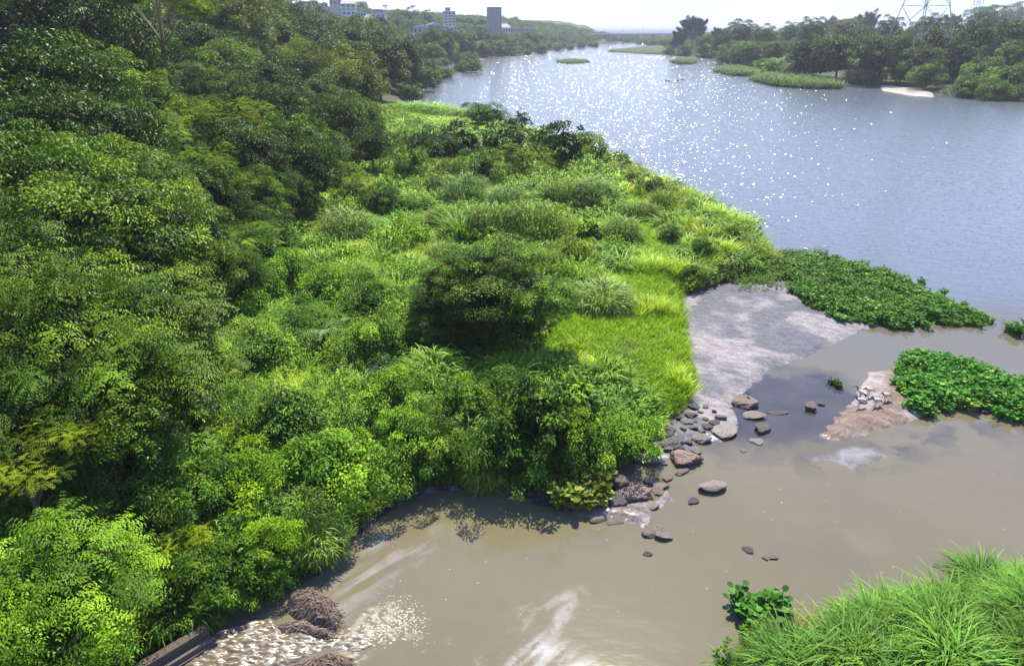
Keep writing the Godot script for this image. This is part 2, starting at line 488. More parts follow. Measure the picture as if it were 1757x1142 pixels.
# scatter ground cover over everything above water that the picture can see
func scatter() -> void:
	rng.seed = 2024
	var zones := [
		["lime", pv([0.70, -37.84, 2.97, -42.95, 4.96, -49.00, 8.48, -53.67, 10.18, -58.34, 9.91, -65.81, 13.13, -94.96, 15.36, -94.96, 13.61, -70.23, 12.94, -58.34, 12.83, -50.91, 11.29, -44.99, 10.46, -39.31, 9.80, -34.75, 8.71, -32.30, 6.96, -32.48, 5.05, -35.81, 2.60, -36.76])],
		["lime", pv([-24.68, -172.56, -14.79, -164.12, -5.67, -153.35, -0.70, -141.23, -4.90, -131.56, -12.66, -139.52, -20.99, -145.67])],
		["lime", pv([-1.51, -65.81, 6.49, -66.23, 6.53, -60.06, 1.05, -59.71, -1.68, -61.87])],
		["small_weeds", pv([14.27, -103.83, 21.40, -81.50, 23.13, -60.95, 21.74, -55.92, 15.70, -50.91, 12.68, -50.64, 12.73, -59.71, 10.86, -66.87, 11.39, -84.03])],
		["grass", pv([-24.86, -88.15, -16.54, -88.15, -6.60, -69.41, -6.06, -53.04, -6.56, -43.44, -10.28, -45.54, -15.32, -51.65, -20.92, -65.05])],
		["tall", pv([-27.68, -189.14, -11.51, -171.30, -9.54, -159.64, -24.34, -170.06])],
	]
	var lists := {}
	for k in ["lime", "grass", "weeds", "small_weeds", "tall", "broad_leaves"]:
		lists[k] = [[], [], [], [], [], []]
	var D := 13.0
	var n := FastNoiseLite.new()
	n.seed = 5
	n.frequency = 0.09
	while D < 175.0:
		var s := clampf(0.0085 * D, 0.24, 1.3)
		var x := -0.74 * D - 5.0
		while x < 0.74 * D + 4.0:
			var p := Vector2(x + rf(-0.5, 0.5) * s, -D + rf(-0.5, 0.5) * s)
			x += s
			if not (Geometry2D.is_point_in_polygon(p, land)): continue
			var gy := ground(p.x, p.y)
			if gy < 0.14: continue
			var wooded := Geometry2D.is_point_in_polygon(p, hill) and gy > 2.2
			if wooded and rng.randf() > 0.4: continue
			var kind := ""
			for zn in zones:
				if Geometry2D.is_point_in_polygon(p, zn[1]):
					kind = zn[0]
					break
			var v := n.get_noise_2d(p.x, p.y)
			var v2 := n.get_noise_2d(p.x * 2.3 + 200.0, p.y * 2.3)
			var lush := 1.0 + v * 0.5 + v2 * 0.35
			if kind == "lime" and v2 > 0.42: kind = "small_weeds"
			if kind == "grass" and v2 > 0.2: kind = "weeds"
			if kind == "small_weeds" and v2 < -0.15: kind = "weeds"
			if kind == "small_weeds" and v2 > 0.3: kind = "grass"
			if kind == "": kind = "grass" if v2 > 0.22 else "weeds"
			if kind == "weeds" and p.y > -80.0:
				var odd := rng.randf()
				if odd < 0.045: kind = "tall"
				elif odd < 0.057: kind = "broad_leaves"
			var sc := s / 0.3 * rf(0.8, 1.25)
			sc = maxf(sc, 0.95) if kind != "lime" else maxf(sc, 0.9)
			var hs := clampf(sc, 0.9, 1.5) * lush * rf(0.85, 1.2)
			if kind == "lime": hs = clampf(sc, 0.9, 1.3) * (1.0 + v2 * 0.2)
			if kind == "weeds": hs *= 1.25 + 0.8 * v2
			if wooded: hs *= 0.7
			if kind == "tall":
				hs *= 0.75
				sc *= 0.75
			if kind == "broad_leaves":
				sc = rf(1.3, 2.0)
				hs = sc * 1.3
			var b := Basis(Vector3.UP, rf(0, TAU)).scaled(Vector3(sc, hs, sc))
			var tone := rf(0.85, 1.2) * (1.12 + v2 * 0.45) * (1.25 if kind == "grass" else 1.05)
			var tint := Color(tone * (1.0 + v * 0.25), tone, tone * (1.0 - v * 0.3))
			if kind == "broad_leaves": tint *= 1.5
			if kind == "lime": tint = Color(1.0 + v2 * 0.2, 1.0 + v2 * 0.1, 1.0) * rf(0.9, 1.1)
			var j: int = rng.randi() % (K[kind].size() if K.has(kind) else 3)
			lists[kind][j * 2].append(Transform3D(b, Vector3(p.x, gy - 0.03, p.y)))
			lists[kind][j * 2 + 1].append(tint)
		D += s
	var what := {"lime": ["lime_grass", "bright lime green grass covering the wedge of flat beside the mud"], "grass": ["rank_grass", "mid green rank grass growing between the bushes of the flat"], "weeds": ["undergrowth", "tangled leafy undergrowth covering the flat and the foot of the slope"],
		"small_weeds": ["waterside_weeds", "small-leaved olive green weeds along the river edge of the flat"], "broad_leaves": ["broad_leaved_herbs", "large-leaved herbs standing out of the undergrowth of the flat"], "tall": ["reed_bed", "rank reeds between the far lime meadow and the river and here and there in the undergrowth"]}
	for k in lists:
		for j in 3:
			if lists[k][j * 2].size():
				var src: Array = K.tall_grass if k == "tall" else K.hyacinth if k == "broad_leaves" else K[k]
				var o := copies(what[k][0], src[j], M.blades if k in ["lime", "grass", "tall"] else M.leaves, lists[k][j * 2], lists[k][j * 2 + 1])
				tag(o, what[k][1], "", "", "stuff")

func fill(called: String, label: String, area: PackedVector2Array, meshes: Array, mat: Material, gap: float, size: float, tint: Color, base_y: float, sd: int, vary := 0.2, edge := 0.0, lift := 0.0) -> void:
	rng.seed = sd
	var box := Rect2(area[0], Vector2.ZERO)
	for q in area: box = box.expand(q)
	var at := []
	var tints := []
	for m in meshes:
		at.append([])
		tints.append([])
	var y := box.position.y
	while y < box.end.y:
		var x := box.position.x
		while x < box.end.x:
			var p := Vector2(x + rf(-0.5, 0.5) * gap, y + rf(-0.5, 0.5) * gap)
			x += gap
			var pr := p + Vector2(fine.get_noise_2d(p.x, p.y), fine.get_noise_2d(p.x + 70.0, p.y)) * (gap * 8.0)
			if not Geometry2D.is_point_in_polygon(pr, area): continue
			var k := size
			if edge > 0.0: k *= clampf(0.55 + line_dist(p, area, true) / edge, 0.55, 1.0)
			var h := base_y if base_y > -50.0 else ground(p.x, p.y)
			var j: int = rng.randi() % meshes.size()
			k *= rf(1.0 - vary, 1.0 + vary) * (1.0 + bumps.get_noise_2d(p.x * 4.0, p.y * 4.0) * vary * 1.6)
			at[j].append(Transform3D(Basis(Vector3.UP, rf(0, TAU)).scaled(Vector3(k, k * rf(0.85, 1.15), k)), Vector3(p.x, h + lift * k, p.y)))
			var t := rf(0.78, 1.22) * (1.0 + bumps.get_noise_2d(p.x * 2.0 + 50.0, p.y * 2.0) * vary * 1.5)
			if called == "water_hyacinth" and rng.randf() < 0.05: t *= 1.2
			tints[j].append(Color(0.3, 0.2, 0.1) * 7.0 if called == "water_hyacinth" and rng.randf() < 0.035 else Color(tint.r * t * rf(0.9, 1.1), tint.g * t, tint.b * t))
		y += gap
	for j in meshes.size():
		if at[j].size():
			tag(copies(called, meshes[j], mat, at[j], tints[j]), label, "", "", "stuff")

# ---------------------------------------------------------------- land and water
func build_land() -> void:
	var xs := PackedFloat32Array()
	var zs := PackedFloat32Array()
	var x := -42.0
	while x < 62.0:
		xs.append(x)
		x += 0.7
	var gap := 0.9
	while x < 3200.0:
		xs.append(x)
		gap *= 1.13
		x += gap
	xs.reverse()
	x = -42.7
	gap = 0.9
	while x > -3200.0:
		xs.append(x)
		gap *= 1.13
		x -= gap
	xs.reverse()
	var z := 40.0
	while z > -8.0:
		zs.append(z)
		z -= 4.0
	while z > -90.0:
		zs.append(z)
		z -= 0.7
	gap = 0.8
	while z > -3500.0:
		zs.append(z)
		gap *= 1.045
		z -= gap
	var g := Geo.new()
	var w := xs.size()
	for zz in zs:
		for xx in xs:
			var h := ground(xx, zz)
			h += bumps.get_noise_2d(xx, zz) * (0.25 if h > 0.4 else 0.05)
			g.v.append(Vector3(xx, h, zz))
	for r in zs.size():
		for q in w:
			var a := g.v[r * w + maxi(q - 1, 0)]
			var b := g.v[r * w + mini(q + 1, w - 1)]
			var c := g.v[maxi(r - 1, 0) * w + q]
			var d := g.v[mini(r + 1, zs.size() - 1) * w + q]
			g.n.append((c - d).cross(b - a).normalized() * -1.0)
			if g.n[-1].y < 0: g.n[-1] = -g.n[-1]
			var p: Vector3 = g.v[r * w + q]
			var k := 0.8 + 0.4 * bumps.get_noise_2d(p.x * 0.5, p.z * 0.5)
			g.c.append((Color(0.045, 0.036, 0.028) if p.y < 0.75 and p.z > -90.0 else Color(0.05, 0.065, 0.022)) * k)
	for r in zs.size() - 1:
		for q in w - 1:
			var a := r * w + q
			if maxf(maxf(g.v[a].y, g.v[a + 1].y), maxf(g.v[a + w].y, g.v[a + w + 1].y)) < -0.85: continue
			g.i.append_array(PackedInt32Array([a, a + w, a + 1, a + 1, a + w, a + w + 1]))
	struct("terrain", g.mesh(), M.soil, "dark earth banks and slopes under the greenery")

func wave_images() -> void:
	# ripples, with steeper little facets among them that catch the sun
	var S := 1024
	var f := FastNoiseLite.new()
	f.seed = 77
	f.frequency = 0.018
	f.fractal_octaves = 5
	f.fractal_gain = 0.55
	var im := f.get_seamless_image(S, S)
	im.convert(Image.FORMAT_RGBA8)
	M.wave_height = ImageTexture.create_from_image(im)
	var nm := im.duplicate()
	nm.bump_map_to_normal_map(1.8)
	nm.convert(Image.FORMAT_RGB8)
	var data: PackedByteArray = nm.get_data()
	M.calm_normal = ImageTexture.create_from_image(Image.create_from_data(S, S, false, Image.FORMAT_RGB8, data))
	rng.seed = 99
	for k in 9000:
		var cx := rng.randi() % S
		var cy := rng.randi() % S
		var rx := rng.randi_range(1, 3)
		var ry := rng.randi_range(1, 3)
		var sx := rng.randfn(0.0, 0.14)
		var sz := rng.randfn(0.32, 0.2)
		var nn := Vector3(sx, sz, 1.0).normalized()
		var r8 := int((nn.x * 0.5 + 0.5) * 255.0)
		var g8 := int((-nn.y * 0.5 + 0.5) * 255.0)
		var b8 := int((nn.z * 0.5 + 0.5) * 255.0)
		for dy in range(-ry, ry + 1):
			var half := int(rx * sqrt(1.0 - float(dy * dy) / (ry * ry)))
			for dx in range(-half, half + 1):
				var o := (((cy + dy + S) % S) * S + (cx + dx + S) % S) * 3
				data[o] = r8
				data[o + 1] = g8
				data[o + 2] = b8
	M.wave_normal = ImageTexture.create_from_image(Image.create_from_data(S, S, false, Image.FORMAT_RGB8, data))

# what is carried and stirred up in the creek: silt, black mud shoals, then sun glare and sky sheen painted in
func silt_image() -> ImageTexture:
	var S := 1024
	var a := FastNoiseLite.new()
	a.seed = 3
	a.frequency = 0.006
	a.fractal_octaves = 5
	a.domain_warp_enabled = true
	a.domain_warp_amplitude = 60.0
	var b := FastNoiseLite.new()
	b.seed = 8
	b.frequency = 0.03
	b.fractal_octaves = 4
	b.domain_warp_enabled = true
	b.domain_warp_amplitude = 25.0
	var big := a.get_image(S, S)
	var small := b.get_image(S, S)
	big.convert(Image.FORMAT_L8)
	small.convert(Image.FORMAT_L8)
	var A := big.get_data()
	var B := small.get_data()
	var edge := pv([13.75, -51.27, 19.96, -51.93, 26.21, -45.36, 31.84, -45.78, 33.13, -44.34, 36.14, -41.14])
	var mud := pv([12.05, -37.10, 14.89, -37.85, 17.86, -37.85, 18.29, -34.32, 15.61, -30.74, 13.01, -29.68, 10.31, -29.68, 9.08, -30.20, 10.97, -33.67])
	var mud2 := pv([12.66, -28.68, 15.17, -29.68, 19.08, -31.02, 23.86, -32.45, 24.12, -31.02, 18.72, -28.20, 15.30, -27.50, 13.26, -27.50])
	var pale := pv([14.18, -28.20, 15.13, -28.93, 16.61, -29.28, 17.77, -29.17, 16.75, -28.44, 14.93, -27.82])
	var painted_glare := pv([-1.76, -17.05, -0.52, -17.79, 0.50, -18.40, 2.06, -19.17, 3.24, -20.13, 3.37, -19.57, 2.28, -18.40, 2.39, -17.56, 3.59, -17.05, 5.54, -16.23, -3.07, -16.23])  # streaky sun glare, painted into the water colour
	var painted_glare2 := pv([-6.70, -21.94, -5.27, -22.94, -3.03, -22.60, -1.80, -24.01, -2.11, -21.94, -3.86, -20.71, -4.71, -19.71, -5.37, -19.04, -6.06, -19.57, -6.52, -20.71])  # pale sky reflection on the pool, painted into the water colour
	var plume := pv([-5.40, -18.28, -4.59, -18.99, -3.51, -19.57, -2.79, -19.30, -3.09, -18.52, -3.64, -17.79, -4.32, -17.44, -5.00, -17.67])
	var sw := FastNoiseLite.new()
	sw.seed = 31
	sw.frequency = 0.5
	sw.fractal_octaves = 4
	var green := pv([-3.86, -25.98, -1.95, -26.61, 0.04, -25.16, 2.81, -24.39, 0.48, -23.12, -3.13, -23.65])
	var sand := pv([11.44, -23.29, 12.55, -23.83, 13.82, -23.12, 13.22, -22.27, 11.77, -22.43])
	var o := PackedByteArray()
	o.resize(S * S * 3)
	var brown := Color(0.124, 0.107, 0.061)
	var river := Color(0.1, 0.118, 0.132)
	for y in S:
		var z := -84.0 + 80.0 * y / S
		for x in S:
			var wx := -20.0 + 80.0 * x / S
			var k := y * S + x
			var na := A[k] / 255.0
			var nb := B[k] / 255.0
			var p := Vector2(wx + (na - 0.5) * 5.0, z + (nb - 0.5) * 2.5)
			var c := brown * (0.9 + 0.25 * na)
			# towards the river the silt thins out
			var far := clampf((-z - 36.0 + (na - 0.5) * 14.0 + wx * 0.1) / 18.0, 0.0, 1.0)
			c = c.lerp(Color(0.085, 0.082, 0.075), far * 0.75)
			var t := clampf((-z - 47.0) / 5.0, 0.0, 1.0)
			c = c.lerp(river, t)
			if wx > 5.0 and z < -24.0:
				var m := clampf(sdist(p, mud) / 2.2 + 0.5, 0.0, 1.0)
				c = c.lerp(Color(0.035, 0.033, 0.034), m * (0.7 + 0.3 * nb))
				m = clampf(sdist(p, mud2) / 2.0 + 0.3, 0.0, 1.0)
				if m > 0.0: c = c.lerp(Color(0.045, 0.04, 0.036), m * clampf((nb - 0.42) * 5.0, 0.0, 0.8))
				m = clampf(sdist(p, pale) / 0.8 + 0.3, 0.0, 1.0)
				if m > 0.0: c = c.lerp(Color(0.24, 0.225, 0.22), m * clampf((nb - 0.4) * 7.0, 0.0, 1.0))
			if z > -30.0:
				var m := clampf(sdist(p, painted_glare) / 1.6 + 0.25, 0.0, 1.0)
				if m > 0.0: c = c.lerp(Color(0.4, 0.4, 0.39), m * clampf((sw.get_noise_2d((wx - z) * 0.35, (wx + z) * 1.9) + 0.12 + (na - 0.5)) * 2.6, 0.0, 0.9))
				m = clampf(sdist(p, painted_glare2) / 1.6 + 0.3, 0.0, 1.0)
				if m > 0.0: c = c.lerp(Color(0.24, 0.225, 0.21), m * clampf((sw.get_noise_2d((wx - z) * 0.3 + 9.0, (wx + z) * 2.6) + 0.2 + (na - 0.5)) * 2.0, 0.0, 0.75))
				m = clampf(sdist(p, plume) / 1.0 + 0.3, 0.0, 1.0)
				if m > 0.0: c = c.lerp(Color(0.42, 0.37, 0.27), m * clampf((sw.get_noise_2d(wx * 5.0, z * 7.0) + 0.1) * 3.5, 0.0, 0.9))
				m = clampf(sdist(p, green) / 2.0 + 0.4, 0.0, 1.0)
				if m > 0.0: c = c.lerp(Color(0.125, 0.115, 0.045), m * 0.6)
				m = clampf(sdist(p, sand) / 1.5 + 0.5, 0.0, 1.0)
				if m > 0.0: c = c.lerp(Color(0.17, 0.125, 0.085), m * 0.5)
			c = c.linear_to_srgb()
			o[k * 3] = int(clampf(c.r, 0, 1) * 255.0)
			o[k * 3 + 1] = int(clampf(c.g, 0, 1) * 255.0)
			o[k * 3 + 2] = int(clampf(c.b, 0, 1) * 255.0)
	return ImageTexture.create_from_image(Image.create_from_data(S, S, false, Image.FORMAT_RGB8, o))

func water_material(normal: Texture2D, strength: float, rough: float, silt: Texture2D) -> StandardMaterial3D:
	var m := StandardMaterial3D.new()
	m.albedo_color = Color(0.1, 0.118, 0.132).linear_to_srgb()
	m.roughness = rough
	m.metallic_specular = 0.5
	m.normal_enabled = true
	m.normal_texture = normal
	m.normal_scale = strength
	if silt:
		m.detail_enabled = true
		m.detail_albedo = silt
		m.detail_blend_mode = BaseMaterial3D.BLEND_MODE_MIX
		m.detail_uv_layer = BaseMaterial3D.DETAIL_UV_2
	return m

func build_water(silt: Texture2D) -> void:
	# one sheet from the bridge to the horizon; the creek behind the mud is sheltered and calm, the river ruffled
	var line := pv([-3000.00, -70.00, 6.39, -64.75, 21.32, -57.40, 26.79, -46.53, 32.10, -46.21, 33.39, -44.74, 36.81, -42.04, 3000.00, -20.00])
	var mesh := ArrayMesh.new()
	var prev := -1.0
	var offs := [0.0, 6.0, 16.0, 36.0, 3500.0]
	var strengths := [0.25, 0.4, 0.7, 1.0]
	var bands := []
	# creek
	var ring := PackedVector2Array([Vector2(-3000, 60), Vector2(3000, 60)])
	var back := line.duplicate()
	back.reverse()
	ring.append_array(back)
	bands.append([ring, M.water_creek])
	for k in 4:
		var poly := PackedVector2Array()
		for q in line: poly.append(Vector2(q.x, q.y - offs[k]))
		var far := PackedVector2Array()
		for q in line: far.append(Vector2(q.x, (q.y - offs[k + 1]) if k < 3 else -3500.0))
		far.reverse()
		poly.append_array(far)
		bands.append([poly, M.water_bands[k]])
	for bd in bands:
		var poly: PackedVector2Array = bd[0]
		var idx := Geometry2D.triangulate_polygon(poly)
		var st := SurfaceTool.new()
		st.begin(Mesh.PRIMITIVE_TRIANGLES)
		st.set_material(bd[1])
		for t in range(0, idx.size(), 3):
			var q := [poly[idx[t]], poly[idx[t + 1]], poly[idx[t + 2]]]
			var area: float = (q[1] - q[0]).cross(q[2] - q[0])
			if area < 0: q = [q[0], q[2], q[1]]
			for p in q:
				st.set_normal(Vector3.UP)
				st.set_uv(Vector2(p.x / 44.0, p.y / 22.0))
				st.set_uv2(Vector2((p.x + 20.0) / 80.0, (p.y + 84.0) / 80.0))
				st.add_vertex(Vector3(p.x, 0, p.y))
		st.commit(mesh)
	var o := MeshInstance3D.new()
	o.name = "river_water"
	o.mesh = mesh
	o.set_meta("kind", "structure")
	o.set_meta("label", "wide blue grey river and its silty brown creek")
	add_child(o, true)

# a low bank of mud or sand standing out of the water, its edge where it dips under
func flat_bank(called: String, label: String, area: PackedVector2Array, h: float, gap: float, rough: float, dry: Color, wet: Color, wet_at: float, soft: float, sd: int) -> void:
	var f := FastNoiseLite.new()
	f.seed = sd
	f.frequency = 0.55
	f.fractal_octaves = 5
	var box := Rect2(area[0], Vector2.ZERO)
	for q in area: box = box.expand(q)
	box = box.grow(0.8)
	var g := Geo.new()
	var w := int(box.size.x / gap) + 1
	var d := int(box.size.y / gap) + 1
	for r in d:
		for q in w:
			var p := box.position + Vector2(q, r) * gap
			var e := sdist(p, area) + f.get_noise_2d(p.x * 1.7, p.y * 1.7) * 0.28
			var y := h * (1.0 - exp(-e / soft)) if e > 0.0 else e * 0.25
			y += f.get_noise_2d(p.x * 3.0, p.y * 3.0) * rough * clampf(e * 2.0 + 0.6, 0.1, 1.0)
			g.v.append(Vector3(p.x, y, p.y))
			g.uv.append(p * 0.31)
			var k := smoothstep(wet_at - 0.32, wet_at + 0.32, f.get_noise_2d(p.x * 0.35, p.y * 0.35) * 1.3 + 0.5 + 0.35 * exp(-absf(e) * 1.6))
			g.c.append(wet.lerp(dry, k) * (1.0 + 0.55 * f.get_noise_2d(p.x * 1.1 + p.y * 0.6, p.y * 3.4 - p.x * 1.6)))
	for r in d:
		for q in w:
			var a := g.v[r * w + maxi(q - 1, 0)]
			var b := g.v[r * w + mini(q + 1, w - 1)]
			var c := g.v[maxi(r - 1, 0) * w + q]
			var e := g.v[mini(r + 1, d - 1) * w + q]
			var n := (e - c).cross(b - a).normalized()
			g.n.append(n if n.y > 0 else -n)
	for r in d - 1:
		for q in w - 1:
			var a := r * w + q
			if maxf(maxf(g.v[a].y, g.v[a + 1].y), maxf(g.v[a + w].y, g.v[a + w + 1].y)) < -0.05: continue
			g.i.append_array(PackedInt32Array([a, a + 1, a + w, a + 1, a + w + 1, a + w]))
	struct(called, g.mesh(), M.mud, label)

func mud_material(sd: int) -> StandardMaterial3D:
	# the grain; the mesh colours carry how wet or dry the surface is
	var m := StandardMaterial3D.new()
	var S := 512
	var f := FastNoiseLite.new()
	f.seed = sd
	f.frequency = 0.02
	f.fractal_octaves = 6
	f.fractal_gain = 0.7
	var im := f.get_seamless_image(S, S)
	f.seed = sd + 50
	var im2 := f.get_seamless_image(S, S)
	var col := Image.create_empty(S, S, false, Image.FORMAT_RGB8)
	var ro := Image.create_empty(S, S, false, Image.FORMAT_RGB8)
	for y in S:
		for x in S:
			var k := im.get_pixel(x, y).r
			var t := smoothstep(0.36, 0.62, k)
			col.set_pixel(x, y, Color(0.72, 0.72, 0.74).lerp(Color(1, 0.98, 0.96), t).linear_to_srgb())
			var r := lerpf(0.28, 0.6, smoothstep(0.35, 0.62, im2.get_pixel(x, y).r))
			ro.set_pixel(x, y, Color(r, r, r))
	m.albedo_texture = ImageTexture.create_from_image(col)
	m.roughness_texture = ImageTexture.create_from_image(ro)
	m.vertex_color_use_as_albedo = true
	m.roughness = 1.0
	m.metallic_specular = 0.28
	m.heightmap_enabled = true
	m.heightmap_scale = 0.35
	m.heightmap_texture = ImageTexture.create_from_image(im)
	return m

# ---------------------------------------------------------------- rocks
func rock_mesh(sd: int, planes: int, rough: float) -> ArrayMesh:
	rng.seed = sd
	var cuts := []
	for k in planes:
		cuts.append([rv().normalized(), rf(0.55, 0.88)])
	cuts.append([Vector3(rf(-0.3, 0.3), 1, rf(-0.3, 0.3)).normalized(), rf(0.45, 0.65)])
	var f := FastNoiseLite.new()
	f.seed = sd
	f.frequency = 1.3
	f.fractal_octaves = 4
	var rows := 18
	var cols := 30
	var pts := []
	for r in rows + 1:
		for q in cols:
			var th := PI * r / rows
			var ph := TAU * q / cols
			var d := Vector3(sin(th) * cos(ph), cos(th), sin(th) * sin(ph))
			var rad := 1.15
			for c in cuts:
				var k: float = d.dot(c[0])
				if k > 0.05: rad = minf(rad, c[1] / k)
			rad *= 1.0 + f.get_noise_3dv(d * 1.2) * rough
			pts.append(d * rad)
	var g := Geo.new()
	for r in rows:
		for q in cols:
			var a: Vector3 = pts[r * cols + q]
			var b: Vector3 = pts[r * cols + (q + 1) % cols]
			var c: Vector3 = pts[(r + 1) * cols + q]
			var d: Vector3 = pts[(r + 1) * cols + (q + 1) % cols]
			var wet := Color.WHITE * clampf(0.4 + ((a.y + d.y) * 0.5 - 0.02 + f.get_noise_3dv(a) * 0.25) * 2.6, 0.38, 1.0)
			if r > 0: g.tri(a, d, b, wet)
			if r < rows - 1: g.tri(a, c, d, wet)
	return g.mesh()

func rock(called: String, x: float, z: float, y: float, sx: float, sy: float, sz: float, turn: float, tilt: float, shape: int, mat: Material, label: String, group := "") -> void:
	var o := put(called, K.rocks[shape % K.rocks.size()], mat)
	o.transform = Transform3D(Basis.from_euler(Vector3(tilt, turn, tilt * 0.6)).scaled_local(Vector3(sx, sy, sz)), Vector3(x, y, z))
	tag(o, label, "rock", group)

# ---------------------------------------------------------------- far things
func lattice(g: Geo, a: Vector3, b: Vector3, w: float) -> void:
	g.tube([a, b], [w, w], 4, Color(0.3, 0.31, 0.33))

func pylon(where: Vector3, turn: float, base: float, h: float, waist: float, label: String) -> void:
	var t := thing("transmission_tower", label, "pylon", where, turn)
	var lv := [0.0, 0.2, 0.36, 0.5, 0.62, 0.72, 0.82, 0.92, 1.0]
	var at := func(k: float, sx: float, sz: float) -> Vector3:
		var w := lerpf(base, waist, minf(k / 0.62, 1.0)) * 0.5 * (1.0 if k < 0.62 else 1.0 - (k - 0.62) * 0.8)
		return Vector3(w * sx, h * k, w * sz)
	for s in [Vector2(-1, -1), Vector2(1, -1), Vector2(1, 1), Vector2(-1, 1)]:
		var g := Geo.new()
		for k in lv.size() - 1: lattice(g, at.call(lv[k], s.x, s.y), at.call(lv[k + 1], s.x, s.y), base * 0.011)
		put("leg", g.mesh(), M.steel, t)
	var cs := [Vector2(-1, -1), Vector2(1, -1), Vector2(1, 1), Vector2(-1, 1)]
	for f in 4:
		var g := Geo.new()
		var p: Vector2 = cs[f]
		var q: Vector2 = cs[(f + 1) % 4]
		for k in lv.size() - 1:
			lattice(g, at.call(lv[k], p.x, p.y), at.call(lv[k + 1], q.x, q.y), base * 0.0055)
			lattice(g, at.call(lv[k], q.x, q.y), at.call(lv[k + 1], p.x, p.y), base * 0.0055)
			if k: lattice(g, at.call(lv[k], p.x, p.y), at.call(lv[k], q.x, q.y), base * 0.0055)
		put("bracing", g.mesh(), M.steel, t)
	for k in [0.66, 0.8, 0.93]:
		var g := Geo.new()
		for s in [-1.0, 1.0]:
			var tip := Vector3(s * base * 0.62, h * (k + 0.015), 0)
			for zz in [-1.0, 1.0]:
				lattice(g, at.call(k, s, zz), tip, base * 0.0055)
				lattice(g, at.call(k + 0.05, s, zz), tip, base * 0.0055)
		put("crossarm", g.mesh(), M.steel, t)

func house(called: String, label: String, where: Vector3, w: float, h: float, d: float, turn: float, wall: Color, roof: Color, kind: String, rows: int, cols: int) -> void:
	var t := thing(called, label, "building", where, turn)
	var g := Geo.new()
	g.box(Vector3(-w / 2, -9, -d / 2), Vector3(w / 2, h, d / 2), wall)
	put("wall", g.mesh(), M.paint, t)
	var r := Geo.new()
	var e := 0.5
	if kind == "flat":
		r.box(Vector3(-w / 2 - 0.2, h + 0.003, -d / 2 - 0.2), Vector3(w / 2 + 0.2, h + 0.5, d / 2 + 0.2), roof)
	else:
		var rh := w * 0.2 if kind == "gable" else d * 0.3
		var c := [Vector3(-w / 2 - e, h, d / 2 + e), Vector3(w / 2 + e, h, d / 2 + e), Vector3(w / 2 + e, h, -d / 2 - e), Vector3(-w / 2 - e, h, -d / 2 - e)]
		if kind == "gable":
			var a := Vector3(0, h + rh, d / 2 + e)
			var b := Vector3(0, h + rh, -d / 2 - e)
			r.tri(c[0], a, b, roof); r.tri(c[0], b, c[3], roof); r.tri(c[1], b, a, roof); r.tri(c[1], c[2], b, roof)
			r.tri(c[0], c[1], a, wall); r.tri(c[2], c[3], b, wall)
		else:
			var a := Vector3(-w * 0.28, h + rh, 0)
			var b := Vector3(w * 0.28, h + rh, 0)
			r.tri(c[0], b, a, roof); r.tri(c[0], c[1], b, roof); r.tri(c[2], a, b, roof); r.tri(c[2], c[3], a, roof)
			r.tri(c[1], c[2], b, roof); r.tri(c[3], c[0], a, roof)
	put("roof", r.mesh(), M.paint, t)
	for i in rows:
		for j in cols:
			var wd := w / cols
			var ht := h / rows
			var x := -w / 2 + wd * (j + 0.5)
			var y := ht * (i + 0.55)
			var f := Geo.new()
			f.box(Vector3(x - wd * 0.3, y - ht * 0.27, d / 2 + 0.003), Vector3(x + wd * 0.3, y + ht * 0.27, d / 2 + 0.08), wall * 0.75)
			var fr := put("window", f.mesh(), M.paint, t)
			var pn := Geo.new()
			pn.box(Vector3(x - wd * 0.24, y - ht * 0.22, d / 2 + 0.085), Vector3(x + wd * 0.24, y + ht * 0.22, d / 2 + 0.11), Color(0.05, 0.06, 0.07))
			put("pane", pn.mesh(), M.glassy, fr)

